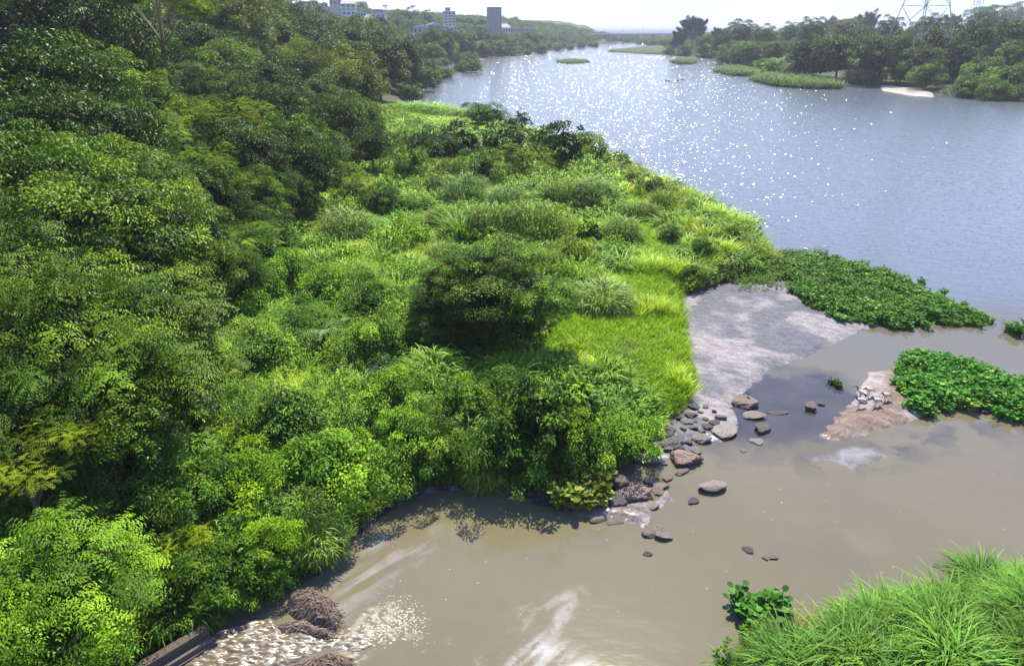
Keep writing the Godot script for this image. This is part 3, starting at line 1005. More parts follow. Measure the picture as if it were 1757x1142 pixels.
func ibis(x: float, z: float, turn: float, down: float, label: String) -> void:
	# white body, black bare neck and head, long bill curving down, black tail plumes and legs
	var t := thing("wading_bird", label, "bird", Vector3(x, 0.17, z), turn, "white birds on the sandbar")
	var g := Geo.new()
	var white := Color(0.5, 0.485, 0.45)
	var black := Color(0.02, 0.02, 0.022)
	g.tube([Vector3(-0.3, 0.36, 0), Vector3(-0.24, 0.37, 0), Vector3(-0.12, 0.39, 0), Vector3(0.02, 0.41, 0), Vector3(0.12, 0.44, 0), Vector3(0.17, 0.47, 0)], [0.015, 0.06, 0.105, 0.115, 0.08, 0.045], 12, white)
	var hx := 0.24 + down * 0.1
	var hy := 0.66 - down * 0.3
	g.tube([Vector3(0.15, 0.455, 0), Vector3(0.2, 0.5, 0), Vector3(hx - 0.03, lerpf(0.58, hy, 0.4), 0), Vector3(hx - 0.01, hy, 0), Vector3(hx + 0.05, hy + 0.01, 0), Vector3(hx + 0.09, hy - 0.015, 0)], [0.046, 0.034, 0.026, 0.034, 0.034, 0.014], 8, black)
	g.tube([Vector3(hx + 0.08, hy - 0.008, 0), Vector3(hx + 0.15, hy - 0.04, 0), Vector3(hx + 0.2, hy - 0.1, 0), Vector3(hx + 0.22, hy - 0.16, 0)], [0.012, 0.01, 0.007, 0.003], 6, black)
	for s in [-1.0, 1.0]:
		g.tube([Vector3(0.0, 0.33, s * 0.045), Vector3(-0.02, 0.27, s * 0.045), Vector3(0.015, 0.14, s * 0.045), Vector3(0.01, 0.0, s * 0.045), Vector3(0.07, 0.0, s * 0.05)], [0.03, 0.016, 0.011, 0.011, 0.008], 6, black)
	put("body", g.mesh(), M.feather, t)
	var p := Geo.new()
	for k in 9:
		var a := (k - 4) * 0.16
		p.leaf(Vector3(-0.16, 0.43 - absf(a) * 0.08, a * 0.12), Vector3(-1, -0.5, a * 0.6).normalized(), Vector3.UP, 0.24, 0.07, black)
	put("tail_plumes", p.mesh(), M.feather, t)

func small_bird(called: String, label: String, where: Vector3, turn: float, s: float, col: Color) -> void:
	var t := thing(called, label, "bird", where, turn)
	var g := Geo.new()
	g.tube([Vector3(-0.34, 0.05, 0), Vector3(-0.2, 0.09, 0), Vector3(0, 0.11, 0), Vector3(0.14, 0.1, 0), Vector3(0.2, 0.16, 0), Vector3(0.23, 0.25, 0), Vector3(0.3, 0.26, 0), Vector3(0.38, 0.24, 0)], [0.01, 0.08, 0.12, 0.09, 0.05, 0.05, 0.045, 0.006], 9, col)
	put("body", g.mesh(), M.feather, t).scale = Vector3.ONE * s
	var p := Geo.new()
	for sg in [-1.0, 1.0]: p.leaf(Vector3(0.1, 0.15, sg * 0.1), Vector3(-1, 0, sg * 0.08).normalized(), Vector3(0, 0.7, sg), 0.36, 0.14, col * 0.7)
	put("wing", p.mesh(), M.feather, t).scale = Vector3.ONE * s

func _ready() -> void:
	# ------------------------------------------------ camera, sky, sun, air
	var cam := Camera3D.new()
	cam.name = "camera"
	cam.position = Vector3(0, 18, 0)
	cam.rotation_degrees = Vector3(-22.32, 0, 0)
	cam.fov = 48.45
	cam.far = 6000.0
	add_child(cam)
	cam.current = true
	var sky_mat := ProceduralSkyMaterial.new()
	sky_mat.sky_top_color = Color(0.42, 0.6, 0.95)
	sky_mat.sky_horizon_color = Color(0.87, 0.92, 0.99)
	sky_mat.sky_curve = 0.2
	sky_mat.sky_energy_multiplier = 1.0
	sky_mat.ground_bottom_color = Color(0.25, 0.28, 0.28)
	sky_mat.ground_horizon_color = Color(0.8, 0.85, 0.9)
	sky_mat.sun_angle_max = 30.0
	sky_mat.sky_cover = cloud_cover()
	sky_mat.sky_cover_modulate = Color(1, 1, 1, 0.22)
	var env := Environment.new()
	env.background_mode = Environment.BG_SKY
	env.sky = Sky.new()
	env.sky.sky_material = sky_mat
	env.background_energy_multiplier = 0.7
	env.tonemap_mode = Environment.TONE_MAPPER_LINEAR
	env.tonemap_exposure = 2.15
	env.sdfgi_enabled = true
	env.ssao_enabled = true
	env.ssil_enabled = true
	env.fog_enabled = true
	env.fog_density = 0.00022
	env.fog_light_color = Color(0.93, 0.96, 1.0)
	var we := WorldEnvironment.new()
	we.name = "world_environment"
	we.environment = env
	add_child(we)
	var sun := DirectionalLight3D.new()
	sun.name = "sun"
	sun.light_energy = 1.6
	sun.light_color = Color(1.0, 0.96, 0.88)
	sun.light_angular_distance = 0.5
	sun.shadow_enabled = true
	add_child(sun)
	var el := deg_to_rad(54.0)
	var az := deg_to_rad(9.0)
	sun.look_at_from_position(Vector3(sin(az) * cos(el), sin(el), -cos(az) * cos(el)) * 50.0, Vector3.ZERO)

	# ------------------------------------------------ materials
	hill = toe.duplicate()
	hill.append_array(pv([60, -1500, -3000, -1500, -3000, 20]))
	rhill = rtoe.duplicate()
	rhill.append_array(pv([3000, -1500, 3000, -100]))
	bumps.seed = 4
	bumps.frequency = 0.12
	fine.seed = 9
	fine.frequency = 0.6
	M.leaves = leafy(0.45, 0.56, 0.18)
	M.leaves_dull = leafy(0.6, 0.58, 0.14)
	M.blades = leafy(0.5, 0.66, 0.2)
	M.bark = painted(0.9)
	M.paint = painted(0.8)
	M.feather = painted(0.7)
	M.feather.cull_mode = BaseMaterial3D.CULL_DISABLED
	M.steel = painted(0.55)
	M.foam = painted(0.7)
	M.debris = painted(0.85)
	M.concrete = painted(0.85)
	M.rapid = painted(0.32, 0.4)
	M.glassy = painted(0.12, 0.6)
	M.rough_grey = grey_tex(0.03, 256, 21)
	M.soil = painted(0.85, 0.3)
	M.soil.heightmap_enabled = true
	M.soil.heightmap_scale = 8.0
	M.soil.heightmap_texture = M.rough_grey
	M.soil.uv1_triplanar = true
	M.soil.uv1_world_triplanar = true
	M.soil.uv1_scale = Vector3.ONE * 0.5
	wave_images()
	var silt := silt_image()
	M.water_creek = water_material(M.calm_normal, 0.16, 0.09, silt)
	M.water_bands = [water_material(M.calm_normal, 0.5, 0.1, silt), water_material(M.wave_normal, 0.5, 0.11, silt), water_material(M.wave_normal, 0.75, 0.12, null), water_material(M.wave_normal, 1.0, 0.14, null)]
	M.water_bands[3].uv1_scale = Vector3(0.75, 0.75, 1)

	# ------------------------------------------------ land and water
	build_land()
	build_water(silt)
	M.mud = mud_material(5)
	flat_bank("mud_flat", "wet grey mud flat between the lime grass and the creek", pv([12.12, -50.64, 16.36, -54.68, 20.93, -56.93, 21.55, -53.00, 20.77, -49.64, 22.39, -47.31, 25.14, -45.78, 22.68, -44.34, 19.87, -42.04, 17.36, -40.10, 14.93, -38.47, 13.39, -36.51, 11.87, -34.84, 11.30, -33.67, 11.40, -32.57, 9.91, -30.20, 9.05, -30.63, 8.01, -29.07, 6.44, -28.44, 5.73, -28.93, 7.00, -31.58, 8.73, -33.67, 9.78, -36.37, 10.31, -41.14]), 0.13, 0.1, 0.014, Color(0.21, 0.192, 0.19), Color(0.088, 0.09, 0.104), 0.66, 0.5, 31)
	flat_bank("sandbar", "small brown sandbar where the white birds stand", pv([20.23, -37.85, 21.85, -38.47, 21.48, -36.37, 20.97, -32.93, 19.79, -32.33, 17.53, -31.29, 15.45, -30.36, 14.74, -30.80, 16.02, -32.45, 17.54, -33.99, 19.12, -36.22]), 0.24, 0.08, 0.012, Color(0.27, 0.235, 0.22), Color(0.16, 0.115, 0.085), 0.95, 0.6, 32)
	flat_bank("mud_spit", "pale mud spit below the yellowing hyacinth", pv([1.70, -25.24, 2.93, -25.64, 4.35, -25.48, 5.82, -25.64, 6.56, -26.40, 6.55, -25.73, 5.68, -24.85, 5.40, -23.94, 4.17, -24.16, 2.82, -24.46]), 0.2, 0.07, 0.03, Color(0.24, 0.21, 0.2), Color(0.12, 0.1, 0.09), 0.5, 0.3, 33)
	flat_bank("bank_mud", "black mud edge under the hanging bushes", pv([-6.59, -21.47, -6.12, -22.77, -5.47, -24.09, -4.52, -25.48, -3.51, -26.14, -1.44, -26.48, 0.52, -26.06, 1.82, -25.24, 2.23, -25.98, 1.28, -26.61, -0.46, -27.05, -1.98, -27.19, -3.94, -26.74, -5.27, -25.73, -6.15, -24.01, -6.74, -22.10]), 0.16, 0.09, 0.12, Color(0.1, 0.085, 0.08), Color(0.04, 0.034, 0.032), 0.6, 0.3, 34)
	flat_bank("far_sand", "long pale sand strip on the bank across the river", pv([127.59, -270.65, 135.09, -270.65, 129.99, -239.76, 121.53, -222.72, 117.35, -228.82, 117.95, -246.82]), 0.35, 0.5, 0.03, Color(0.4, 0.36, 0.31), Color(0.3, 0.27, 0.23), 0.4, 0.5, 35)
	flat_bank("far_sand", "thin sand sliver below the riverside wood", pv([-47.43, -469.26, -34.85, -477.92, -11.55, -548.70, -11.20, -531.85, -33.33, -456.82, -44.64, -441.22]), 0.4, 1.0, 0.02, Color(0.4, 0.36, 0.31), Color(0.3, 0.27, 0.23), 0.4, 0.5, 36)

	# ------------------------------------------------ greenery
	build_kinds()
	scatter()
	plant("feather_leaved_tree", "pinnate", -12.25, 0.68, -15.60, 3.07, 2.58, Color(1.07, 1.14, 0.80), "bright green feather-leaved tree, nearest to the wire-mesh mattress", "tree", "trees of the wooded slope")
	plant("airy_tree", "fine", -15.97, 2.17, -20.77, 2.79, 2.10, Color(1.14, 0.87, 0.66), "olive green fine-leaved airy tree, nearest to the wire-mesh mattress", "tree", "trees of the wooded slope")
	plant("feather_leaved_tree", "pinnate", -17.73, 2.31, -26.06, 4.04, 3.37, Color(0.70, 0.70, 0.70), "mid green feather-leaved tree, fifth nearest to the flat-topped pale tree", "tree", "trees of the wooded slope")
	plant("feather_leaved_tree", "pinnate", -16.43, 1.65, -30.80, 4.02, 3.27, Color(0.71, 0.71, 0.71), "mid green feather-leaved tree, second nearest to the flat-topped pale tree", "tree", "trees of the wooded slope")
	plant("feather_leaved_tree", "pinnate", -23.09, 3.29, -32.30, 3.52, 2.96, Color(0.79, 0.79, 0.79), "mid green feather-leaved tree, fourth nearest to the flat-topped pale tree", "tree", "trees of the wooded slope")
	plant("feather_leaved_tree", "pinnate", -14.43, 1.54, -24.55, 3.59, 2.94, Color(0.83, 0.83, 0.83), "mid green feather-leaved tree, nearest to the foaming pool", "tree", "trees of the wooded slope")
	plant("feather_leaved_tree", "pinnate", -16.94, 2.30, -23.13, 2.87, 2.28, Color(0.44, 0.53, 0.55), "dark green feather-leaved tree, nearest to the wire-mesh mattress", "tree", "trees of the wooded slope")
	plant("feather_leaved_tree", "pinnate", -14.37, 1.15, -30.07, 2.55, 2.10, Color(0.84, 0.84, 0.84), "mid green feather-leaved tree, nearest to the lone dark tree", "tree", "trees of the wooded slope")
	plant("layered_tree", "clumpy", -21.52, 2.75, -34.29, 3.96, 3.12, Color(0.41, 0.49, 0.51), "dark green broad layered tree, third nearest to the flat-topped pale tree", "tree", "trees of the wooded slope")
	plant("layered_tree", "clumpy", -26.40, 3.60, -44.05, 5.39, 4.35, Color(0.85, 0.85, 0.85), "mid green broad layered tree, fifth nearest to the flat-topped pale tree", "tree", "trees of the wooded slope")
	plant("layered_tree", "clumpy", -26.08, 3.20, -51.43, 4.68, 3.65, Color(0.78, 0.78, 0.78), "mid green broad layered tree, second nearest to the flat-topped pale tree", "tree", "trees of the wooded slope")
	plant("airy_tree", "fine", -24.64, 2.56, -57.26, 4.84, 3.59, Color(1.04, 1.00, 1.28), "pale dusty green fine-leaved airy tree, nearest to the flat-topped pale tree", "tree", "trees of the wooded slope")
	plant("broadleaf_tree", "broad", -21.60, 2.62, -37.72, 5.37, 4.27, Color(0.90, 0.86, 1.10), "pale dusty green round-crowned tree, nearest to the flat-topped pale tree", "tree", "trees of the wooded slope")
	plant("broadleaf_tree", "broad", -19.91, 1.95, -42.50, 4.59, 3.61, Color(0.81, 0.85, 1.44), "grey green round-crowned tree, nearest to the flat-topped pale tree", "tree", "trees of the wooded slope")
	plant("broadleaf_tree", "broad", -23.88, 1.86, -68.48, 5.06, 3.99, Color(0.37, 0.44, 0.45), "dark green round-crowned tree, second nearest to the flat-topped pale tree", "tree", "trees of the wooded slope")
	plant("airy_tree", "fine", -28.63, 2.86, -74.45, 6.46, 4.83, Color(1.36, 1.04, 0.79), "olive green fine-leaved airy tree, nearest to the flat-topped pale tree", "tree", "trees of the wooded slope")
	plant("airy_tree", "fine", -35.41, 4.27, -81.90, 5.08, 3.74, Color(1.27, 0.97, 0.74), "olive green fine-leaved airy tree, second nearest to the flat-topped pale tree", "tree", "trees of the wooded slope")
	plant("broadleaf_tree", "broad", -35.76, 5.38, -57.26, 7.00, 5.65, Color(0.37, 0.45, 0.46), "dark green round-crowned tree, eleventh nearest to the tall bare-trunked tree", "tree", "trees of the wooded slope")
	plant("broadleaf_tree", "broad", -40.02, 5.74, -73.56, 6.63, 5.25, Color(0.85, 0.91, 0.64), "bright green round-crowned tree, nearest to the tall bare-trunked tree", "tree", "trees of the wooded slope")
	plant("broadleaf_tree", "broad", -30.42, 4.14, -55.25, 5.97, 4.69, Color(0.37, 0.44, 0.46), "dark green round-crowned tree, fourth nearest to the flat-topped pale tree", "tree", "trees of the wooded slope")
	plant("broadleaf_tree", "broad", -32.29, 4.79, -50.82, 5.18, 4.14, Color(0.41, 0.49, 0.51), "dark green round-crowned tree, ninth nearest to the flat-topped pale tree", "tree", "trees of the wooded slope")
	plant("broadleaf_tree", "broad", -51.24, 7.27, -102.74, 8.63, 6.80, Color(0.83, 0.83, 0.83), "mid green round-crowned tree, second nearest to the tall bare-trunked tree", "tree", "trees of the wooded slope")
	plant("broadleaf_tree", "broad", -50.67, 7.60, -89.03, 9.80, 7.81, Color(0.35, 0.42, 0.44), "dark green round-crowned tree, seventh nearest to the tall bare-trunked tree", "tree", "trees of the wooded slope")
	plant("broadleaf_tree", "broad", -57.22, 8.95, -91.18, 8.43, 6.67, Color(0.35, 0.42, 0.43), "dark green round-crowned tree, thirteenth nearest to the tall bare-trunked tree", "tree", "trees of the wooded slope")
	plant("broadleaf_tree", "broad", -71.19, 10.98, -135.17, 9.73, 7.82, Color(0.79, 0.79, 0.79), "mid green round-crowned tree, ninth nearest to the tall bare-trunked tree", "tree", "trees of the wooded slope")
	plant("broadleaf_tree", "broad", -37.81, 5.02, -78.09, 5.31, 4.15, Color(0.81, 0.81, 0.81), "mid green round-crowned tree, fourth nearest to the tall bare-trunked tree", "tree", "trees of the wooded slope")
	plant("airy_tree", "fine", -31.78, 4.06, -65.29, 5.35, 4.01, Color(0.99, 0.95, 1.22), "pale dusty green fine-leaved airy tree, second nearest to the flat-topped pale tree", "tree", "trees of the wooded slope")
	plant("broadleaf_tree", "broad", -49.75, 6.47, -127.34, 7.17, 5.65, Color(0.36, 0.44, 0.45), "dark green round-crowned tree, nearest to the tall bare-trunked tree", "tree", "trees of the wooded slope")
	plant("broadleaf_tree", "broad", -57.74, 7.70, -163.59, 9.75, 7.76, Color(1.26, 0.96, 0.73), "olive green round-crowned tree, fourth nearest to the tall bare-trunked tree", "tree", "trees of the wooded slope")
	plant("broadleaf_tree", "broad", -75.46, 11.24, -195.64, 10.68, 8.49, Color(1.06, 0.81, 0.61), "olive green round-crowned tree, nearest to the tall bare-trunked tree", "tree", "trees of the wooded slope")
	plant("broadleaf_tree", "broad", -65.41, 9.12, -205.21, 10.26, 8.20, Color(1.15, 0.88, 0.67), "olive green round-crowned tree, second nearest to the hillside roofs", "tree", "trees of the wooded slope")
	plant("layered_tree", "clumpy", -43.12, 5.02, -119.97, 7.21, 5.80, Color(0.78, 0.78, 0.78), "mid green broad layered tree, second nearest to the tall bare-trunked tree", "tree", "trees of the wooded slope")
	plant("broadleaf_tree", "broad", -57.14, 7.53, -169.55, 7.02, 5.61, Color(0.44, 0.53, 0.55), "dark green round-crowned tree, fourth nearest to the tall bare-trunked tree", "tree", "trees of the wooded slope")
	plant("broadleaf_tree", "broad", -53.31, 6.57, -179.97, 8.38, 6.61, Color(0.82, 0.82, 0.82), "mid green round-crowned tree, fifth nearest to the hillside roofs", "tree", "trees of the wooded slope")
	plant("broadleaf_tree", "broad", -36.75, 3.51, -114.38, 6.56, 5.15, Color(0.44, 0.52, 0.54), "dark green round-crowned tree, sixth nearest to the tall bare-trunked tree", "tree", "trees of the wooded slope")
	plant("broadleaf_tree", "broad", -65.15, 8.85, -239.63, 9.96, 7.85, Color(0.78, 0.78, 0.78), "mid green round-crowned tree, fourth nearest to the hillside roofs", "tree", "trees of the wooded slope")
	plant("broadleaf_tree", "broad", -50.84, 5.79, -207.67, 8.69, 6.86, Color(0.37, 0.44, 0.45), "dark green round-crowned tree, sixth nearest to the hillside roofs", "tree", "trees of the wooded slope")
	plant("layered_tree", "clumpy", -41.51, 3.89, -155.97, 7.15, 5.79, Color(1.14, 0.87, 0.66), "olive green broad layered tree, nearest to the hillside roofs", "tree", "trees of the wooded slope")
	plant("broadleaf_tree", "broad", -44.21, 4.26, -191.03, 7.87, 6.35, Color(0.44, 0.53, 0.55), "dark green round-crowned tree, seventh nearest to the white block house", "tree", "trees of the wooded slope")
	plant("broadleaf_tree", "broad", -47.83, 4.86, -233.98, 9.17, 7.21, Color(0.83, 0.83, 0.83), "mid green round-crowned tree, fourth nearest to the white block house", "tree", "trees of the wooded slope")
	plant("broadleaf_tree", "broad", -45.61, 4.01, -260.50, 9.56, 7.65, Color(0.75, 0.75, 0.75), "mid green round-crowned tree, second nearest to the white block house", "tree", "trees of the wooded slope")
	plant("broadleaf_tree", "broad", -32.76, 1.18, -193.32, 8.59, 6.88, Color(0.34, 0.41, 0.42), "dark green round-crowned tree, third nearest to the rocks at the bend", "tree", "trees of the wooded slope")
	plant("broadleaf_tree", "broad", -36.60, 2.40, -173.64, 7.24, 5.81, Color(1.22, 0.93, 0.71), "olive green round-crowned tree, fourth nearest to the rocks at the bend", "tree", "trees of the wooded slope")
	plant("broadleaf_tree", "broad", -31.03, 0.07, -228.46, 9.33, 7.78, Color(0.41, 0.50, 0.51), "dark green round-crowned tree, second nearest to the rocks at the bend", "tree", "trees of the wooded slope")
	plant("broadleaf_tree", "broad", -30.87, 0.25, -242.50, 3.51, 6.16, Color(0.39, 0.46, 0.48), "dark green round-crowned tree, nearest to the rocks at the bend", "tree", "trees of the wooded slope")
	plant("broadleaf_tree", "broad", -29.03, 1.15, -146.94, 6.66, 5.29, Color(1.14, 0.87, 0.66), "olive green round-crowned tree, third nearest to the rocks at the bend", "tree", "trees of the wooded slope")
	plant("broadleaf_tree", "broad", -32.21, 2.53, -103.97, 5.26, 4.10, Color(0.41, 0.49, 0.51), "dark green round-crowned tree, fifth nearest to the flat-topped pale tree", "tree", "trees of the wooded slope")
	plant("broadleaf_tree", "broad", -32.85, 2.17, -128.87, 5.50, 4.46, Color(0.44, 0.53, 0.55), "dark green round-crowned tree, twelfth nearest to the rocks at the bend", "tree", "trees of the wooded slope")
	plant("feathery_bush", "finebush", -36.92, 3.06, -138.43, 3.15, 4.39, Color(0.69, 0.73, 1.24), "grey green feathery fine-leaved bush, nearest to the rocks at the bend", "bush", "bushes of the wooded slope")
	plant("broadleaf_tree", "broad", -22.63, 1.15, -99.12, 4.93, 3.94, Color(0.69, 0.69, 0.69), "mid green round-crowned tree, nearest to the far lime meadow", "tree", "trees of the wooded slope")
	plant("broadleaf_tree", "broad", -24.76, 1.34, -84.89, 4.86, 3.79, Color(0.90, 0.96, 0.68), "bright green round-crowned tree, second nearest to the flat-topped pale tree", "tree", "trees of the wooded slope")
	plant("broadleaf_tree", "broad", -21.76, 1.15, -110.36, 4.39, 3.54, Color(0.93, 0.99, 0.69), "bright green round-crowned tree, nearest to the far lime meadow", "tree", "trees of the wooded slope")
	plant("broadleaf_tree", "broad", -18.92, 1.15, -69.30, 4.30, 3.37, Color(0.41, 0.50, 0.51), "dark green round-crowned tree, seventh nearest to the flat-topped pale tree", "tree", "trees of the wooded slope")
	plant("broadleaf_tree", "broad", -16.81, 1.15, -91.18, 3.49, 2.68, Color(0.36, 0.43, 0.45), "dark green round-crowned tree, nearest to the far lime meadow", "tree", "trees of the wooded slope")
	plant("broadleaf_tree", "broad", -21.46, 1.15, -86.93, 3.45, 2.70, Color(0.85, 0.85, 0.85), "mid green round-crowned tree, second nearest to the far lime meadow", "tree", "trees of the wooded slope")
	plant("layered_tree", "clumpy", -20.83, 1.21, -64.52, 3.59, 2.86, Color(0.84, 0.84, 0.84), "mid green broad layered tree, fourth nearest to the flat-topped pale tree", "tree", "trees of the wooded slope")
	plant("airy_tree", "fine", -18.26, 1.21, -49.04, 3.16, 2.31, Color(1.03, 0.99, 1.26), "pale dusty green fine-leaved airy tree, third nearest to the flat-topped pale tree", "tree", "trees of the wooded slope")
	plant("broadleaf_tree", "broad", -19.26, 1.15, -57.26, 2.59, 2.07, Color(0.69, 0.72, 1.23), "grey green round-crowned tree, second nearest to the flat-topped pale tree", "tree", "trees of the wooded slope")
	plant("layered_tree", "clumpy", -17.36, 1.21, -43.52, 2.84, 2.15, Color(0.44, 0.53, 0.55), "dark green broad layered tree, second nearest to the flat-topped pale tree", "tree", "trees of the wooded slope")
	plant("airy_tree", "fine", -17.72, 1.47, -40.04, 1.58, 1.21, Color(1.16, 0.88, 0.67), "olive green fine-leaved airy tree, third nearest to the flat-topped pale tree", "tree", "trees of the wooded slope")
	plant("leafy_bush", "bush", -18.23, 1.15, -54.59, 1.44, 1.87, Color(0.43, 0.51, 0.53), "dark green leafy bush, nearest to the flat-topped pale tree", "bush", "bushes of the wooded slope")
	plant("broadleaf_tree", "broad", -23.05, 2.20, -55.91, 3.46, 2.67, Color(0.36, 0.44, 0.45), "dark green round-crowned tree, nearest to the flat-topped pale tree", "tree", "trees of the wooded slope")
	plant("broadleaf_tree", "broad", -22.60, 1.72, -63.75, 3.23, 2.52, Color(0.87, 0.93, 0.66), "bright green round-crowned tree, nearest to the flat-topped pale tree", "tree", "trees of the wooded slope")
	plant("layered_tree", "clumpy", -28.33, 4.19, -41.50, 3.30, 2.67, Color(0.84, 0.84, 0.84), "mid green broad layered tree, sixth nearest to the flat-topped pale tree", "tree", "trees of the wooded slope")
	plant("broadleaf_tree", "broad", -19.73, 2.81, -26.37, 2.65, 2.07, Color(0.37, 0.45, 0.46), "dark green round-crowned tree, tenth nearest to the flat-topped pale tree", "tree", "trees of the wooded slope")
	plant("broadleaf_tree", "broad", -81.24, 13.01, -127.34, 7.83, 6.31, Color(0.89, 0.89, 0.89), "mid green round-crowned tree, tenth nearest to the tall bare-trunked tree", "tree", "trees of the wooded slope")
	plant("broadleaf_tree", "broad", -75.93, 12.09, -122.86, 8.83, 7.08, Color(0.39, 0.47, 0.49), "dark green round-crowned tree, fourteenth nearest to the tall bare-trunked tree", "tree", "trees of the wooded slope")
	plant("broadleaf_tree", "broad", -83.35, 13.23, -138.43, 7.51, 5.96, Color(0.36, 0.43, 0.45), "dark green round-crowned tree, twelfth nearest to the tall bare-trunked tree", "tree", "trees of the wooded slope")
	plant("broadleaf_tree", "broad", -83.74, 13.23, -143.47, 7.44, 5.87, Color(0.36, 0.44, 0.45), "dark green round-crowned tree, tenth nearest to the tall bare-trunked tree", "tree", "trees of the wooded slope")
	plant("broadleaf_tree", "broad", -86.02, 13.51, -152.29, 7.89, 6.20, Color(0.39, 0.46, 0.48), "dark green round-crowned tree, ninth nearest to the tall bare-trunked tree", "tree", "trees of the wooded slope")
	plant("broadleaf_tree", "broad", -79.53, 12.43, -145.20, 9.88, 7.94, Color(0.41, 0.49, 0.51), "dark green round-crowned tree, eighth nearest to the tall bare-trunked tree", "tree", "trees of the wooded slope")
	plant("broadleaf_tree", "broad", -75.92, 11.75, -145.20, 9.13, 7.20, Color(0.88, 0.88, 0.88), "mid green round-crowned tree, eighth nearest to the tall bare-trunked tree", "tree", "trees of the wooded slope")
	plant("broadleaf_tree", "broad", -84.71, 13.14, -167.54, 10.65, 8.42, Color(0.36, 0.43, 0.44), "dark green round-crowned tree, fifth nearest to the tall bare-trunked tree", "tree", "trees of the wooded slope")
	plant("broadleaf_tree", "broad", -76.73, 11.71, -157.84, 9.58, 7.58, Color(0.38, 0.46, 0.47), "dark green round-crowned tree, third nearest to the tall bare-trunked tree", "tree", "trees of the wooded slope")
	plant("broadleaf_tree", "broad", -89.20, 13.82, -191.03, 9.11, 7.20, Color(1.13, 0.86, 0.65), "olive green round-crowned tree, third nearest to the tall bare-trunked tree", "tree", "trees of the wooded slope")
	plant("broadleaf_tree", "broad", -110.58, 16.99, -248.36, 8.96, 7.07, Color(0.45, 0.53, 0.55), "dark green round-crowned tree, second nearest to the tall bare-trunked tree", "tree", "trees of the wooded slope")
	plant("broadleaf_tree", "broad", -92.81, 14.33, -215.23, 8.80, 7.07, Color(0.71, 0.71, 0.71), "mid green round-crowned tree, nearest to the tall bare-trunked tree", "tree", "trees of the wooded slope")
	plant("broadleaf_tree", "broad", -103.72, 15.89, -254.35, 9.81, 7.88, Color(0.69, 0.69, 0.69), "mid green round-crowned tree, third nearest to the tall bare-trunked tree", "tree", "trees of the wooded slope")
	plant("broadleaf_tree", "broad", -94.76, 14.53, -239.63, 10.12, 8.08, Color(1.07, 0.82, 0.62), "olive green round-crowned tree, second nearest to the tall bare-trunked tree", "tree", "trees of the wooded slope")
	plant("broadleaf_tree", "broad", -100.17, 15.20, -269.99, 11.24, 8.91, Color(0.76, 0.76, 0.76), "mid green round-crowned tree, fifth nearest to the tall bare-trunked tree", "tree", "trees of the wooded slope")
	plant("broadleaf_tree", "broad", -105.60, 15.88, -297.02, 9.59, 7.60, Color(0.87, 0.87, 0.87), "mid green round-crowned tree, sixth nearest to the tall bare-trunked tree", "tree", "trees of the wooded slope")
	plant("broadleaf_tree", "broad", -99.79, 14.88, -304.19, 11.66, 9.28, Color(0.44, 0.52, 0.54), "dark green round-crowned tree, ninth nearest to the hillside roofs", "tree", "trees of the wooded slope")
	plant("broadleaf_tree", "broad", -106.39, 15.72, -334.65, 13.02, 10.42, Color(0.84, 0.84, 0.84), "mid green round-crowned tree, sixth nearest to the hillside roofs", "tree", "trees of the wooded slope")
	plant("broadleaf_tree", "broad", -111.74, 16.10, -377.05, 13.25, 10.55, Color(0.45, 0.54, 0.56), "dark green round-crowned tree, eighth nearest to the hillside roofs", "tree", "trees of the wooded slope")
	plant("broadleaf_tree", "broad", -45.62, 5.76, -113.02, 4.94, 3.86, Color(0.84, 0.88, 1.50), "grey green round-crowned tree, nearest to the tall bare-trunked tree", "tree", "trees of the wooded slope")
	plant("layered_tree", "clumpy", -42.43, 5.03, -110.36, 4.99, 4.07, Color(0.75, 0.75, 0.75), "mid green broad layered tree, nearest to the tall bare-trunked tree", "tree", "trees of the wooded slope")
	plant("broadleaf_tree", "broad", -37.68, 3.94, -105.22, 4.98, 3.99, Color(0.72, 0.72, 0.72), "mid green round-crowned tree, seventh nearest to the tall bare-trunked tree", "tree", "trees of the wooded slope")
	plant("layered_tree", "clumpy", -37.48, 3.84, -107.76, 5.07, 4.09, Color(0.44, 0.53, 0.55), "dark green broad layered tree, nearest to the tall bare-trunked tree", "tree", "trees of the wooded slope")
	plant("layered_tree", "clumpy", -37.48, 3.62, -118.55, 5.35, 4.32, Color(0.84, 0.84, 0.84), "mid green broad layered tree, third nearest to the tall bare-trunked tree", "tree", "trees of the wooded slope")
	plant("broadleaf_tree", "broad", -35.21, 3.02, -118.55, 4.33, 3.39, Color(0.34, 0.41, 0.43), "dark green round-crowned tree, thirteenth nearest to the rocks at the bend", "tree", "trees of the wooded slope")
	plant("layered_tree", "clumpy", -33.27, 2.42, -122.86, 4.23, 3.38, Color(0.41, 0.49, 0.51), "dark green broad layered tree, second nearest to the rocks at the bend", "tree", "trees of the wooded slope")
	plant("layered_tree", "clumpy", -33.29, 2.05, -140.09, 4.33, 3.39, Color(0.76, 0.76, 0.76), "mid green broad layered tree, second nearest to the rocks at the bend", "tree", "trees of the wooded slope")
	plant("layered_tree", "clumpy", -30.09, 1.24, -136.79, 4.32, 3.44, Color(0.76, 0.76, 0.76), "mid green broad layered tree, nearest to the rocks at the bend", "tree", "trees of the wooded slope")
	plant("layered_tree", "clumpy", -25.02, 1.15, -125.83, 3.65, 2.94, Color(0.38, 0.45, 0.47), "dark green broad layered tree, nearest to the rocks at the bend", "tree", "trees of the wooded slope")
	plant("feather_leaved_tree", "pinnate", -25.75, 3.77, -35.96, 3.07, 2.43, Color(0.36, 0.43, 0.44), "dark green feather-leaved tree, second nearest to the flat-topped pale tree", "tree", "trees of the wooded slope")
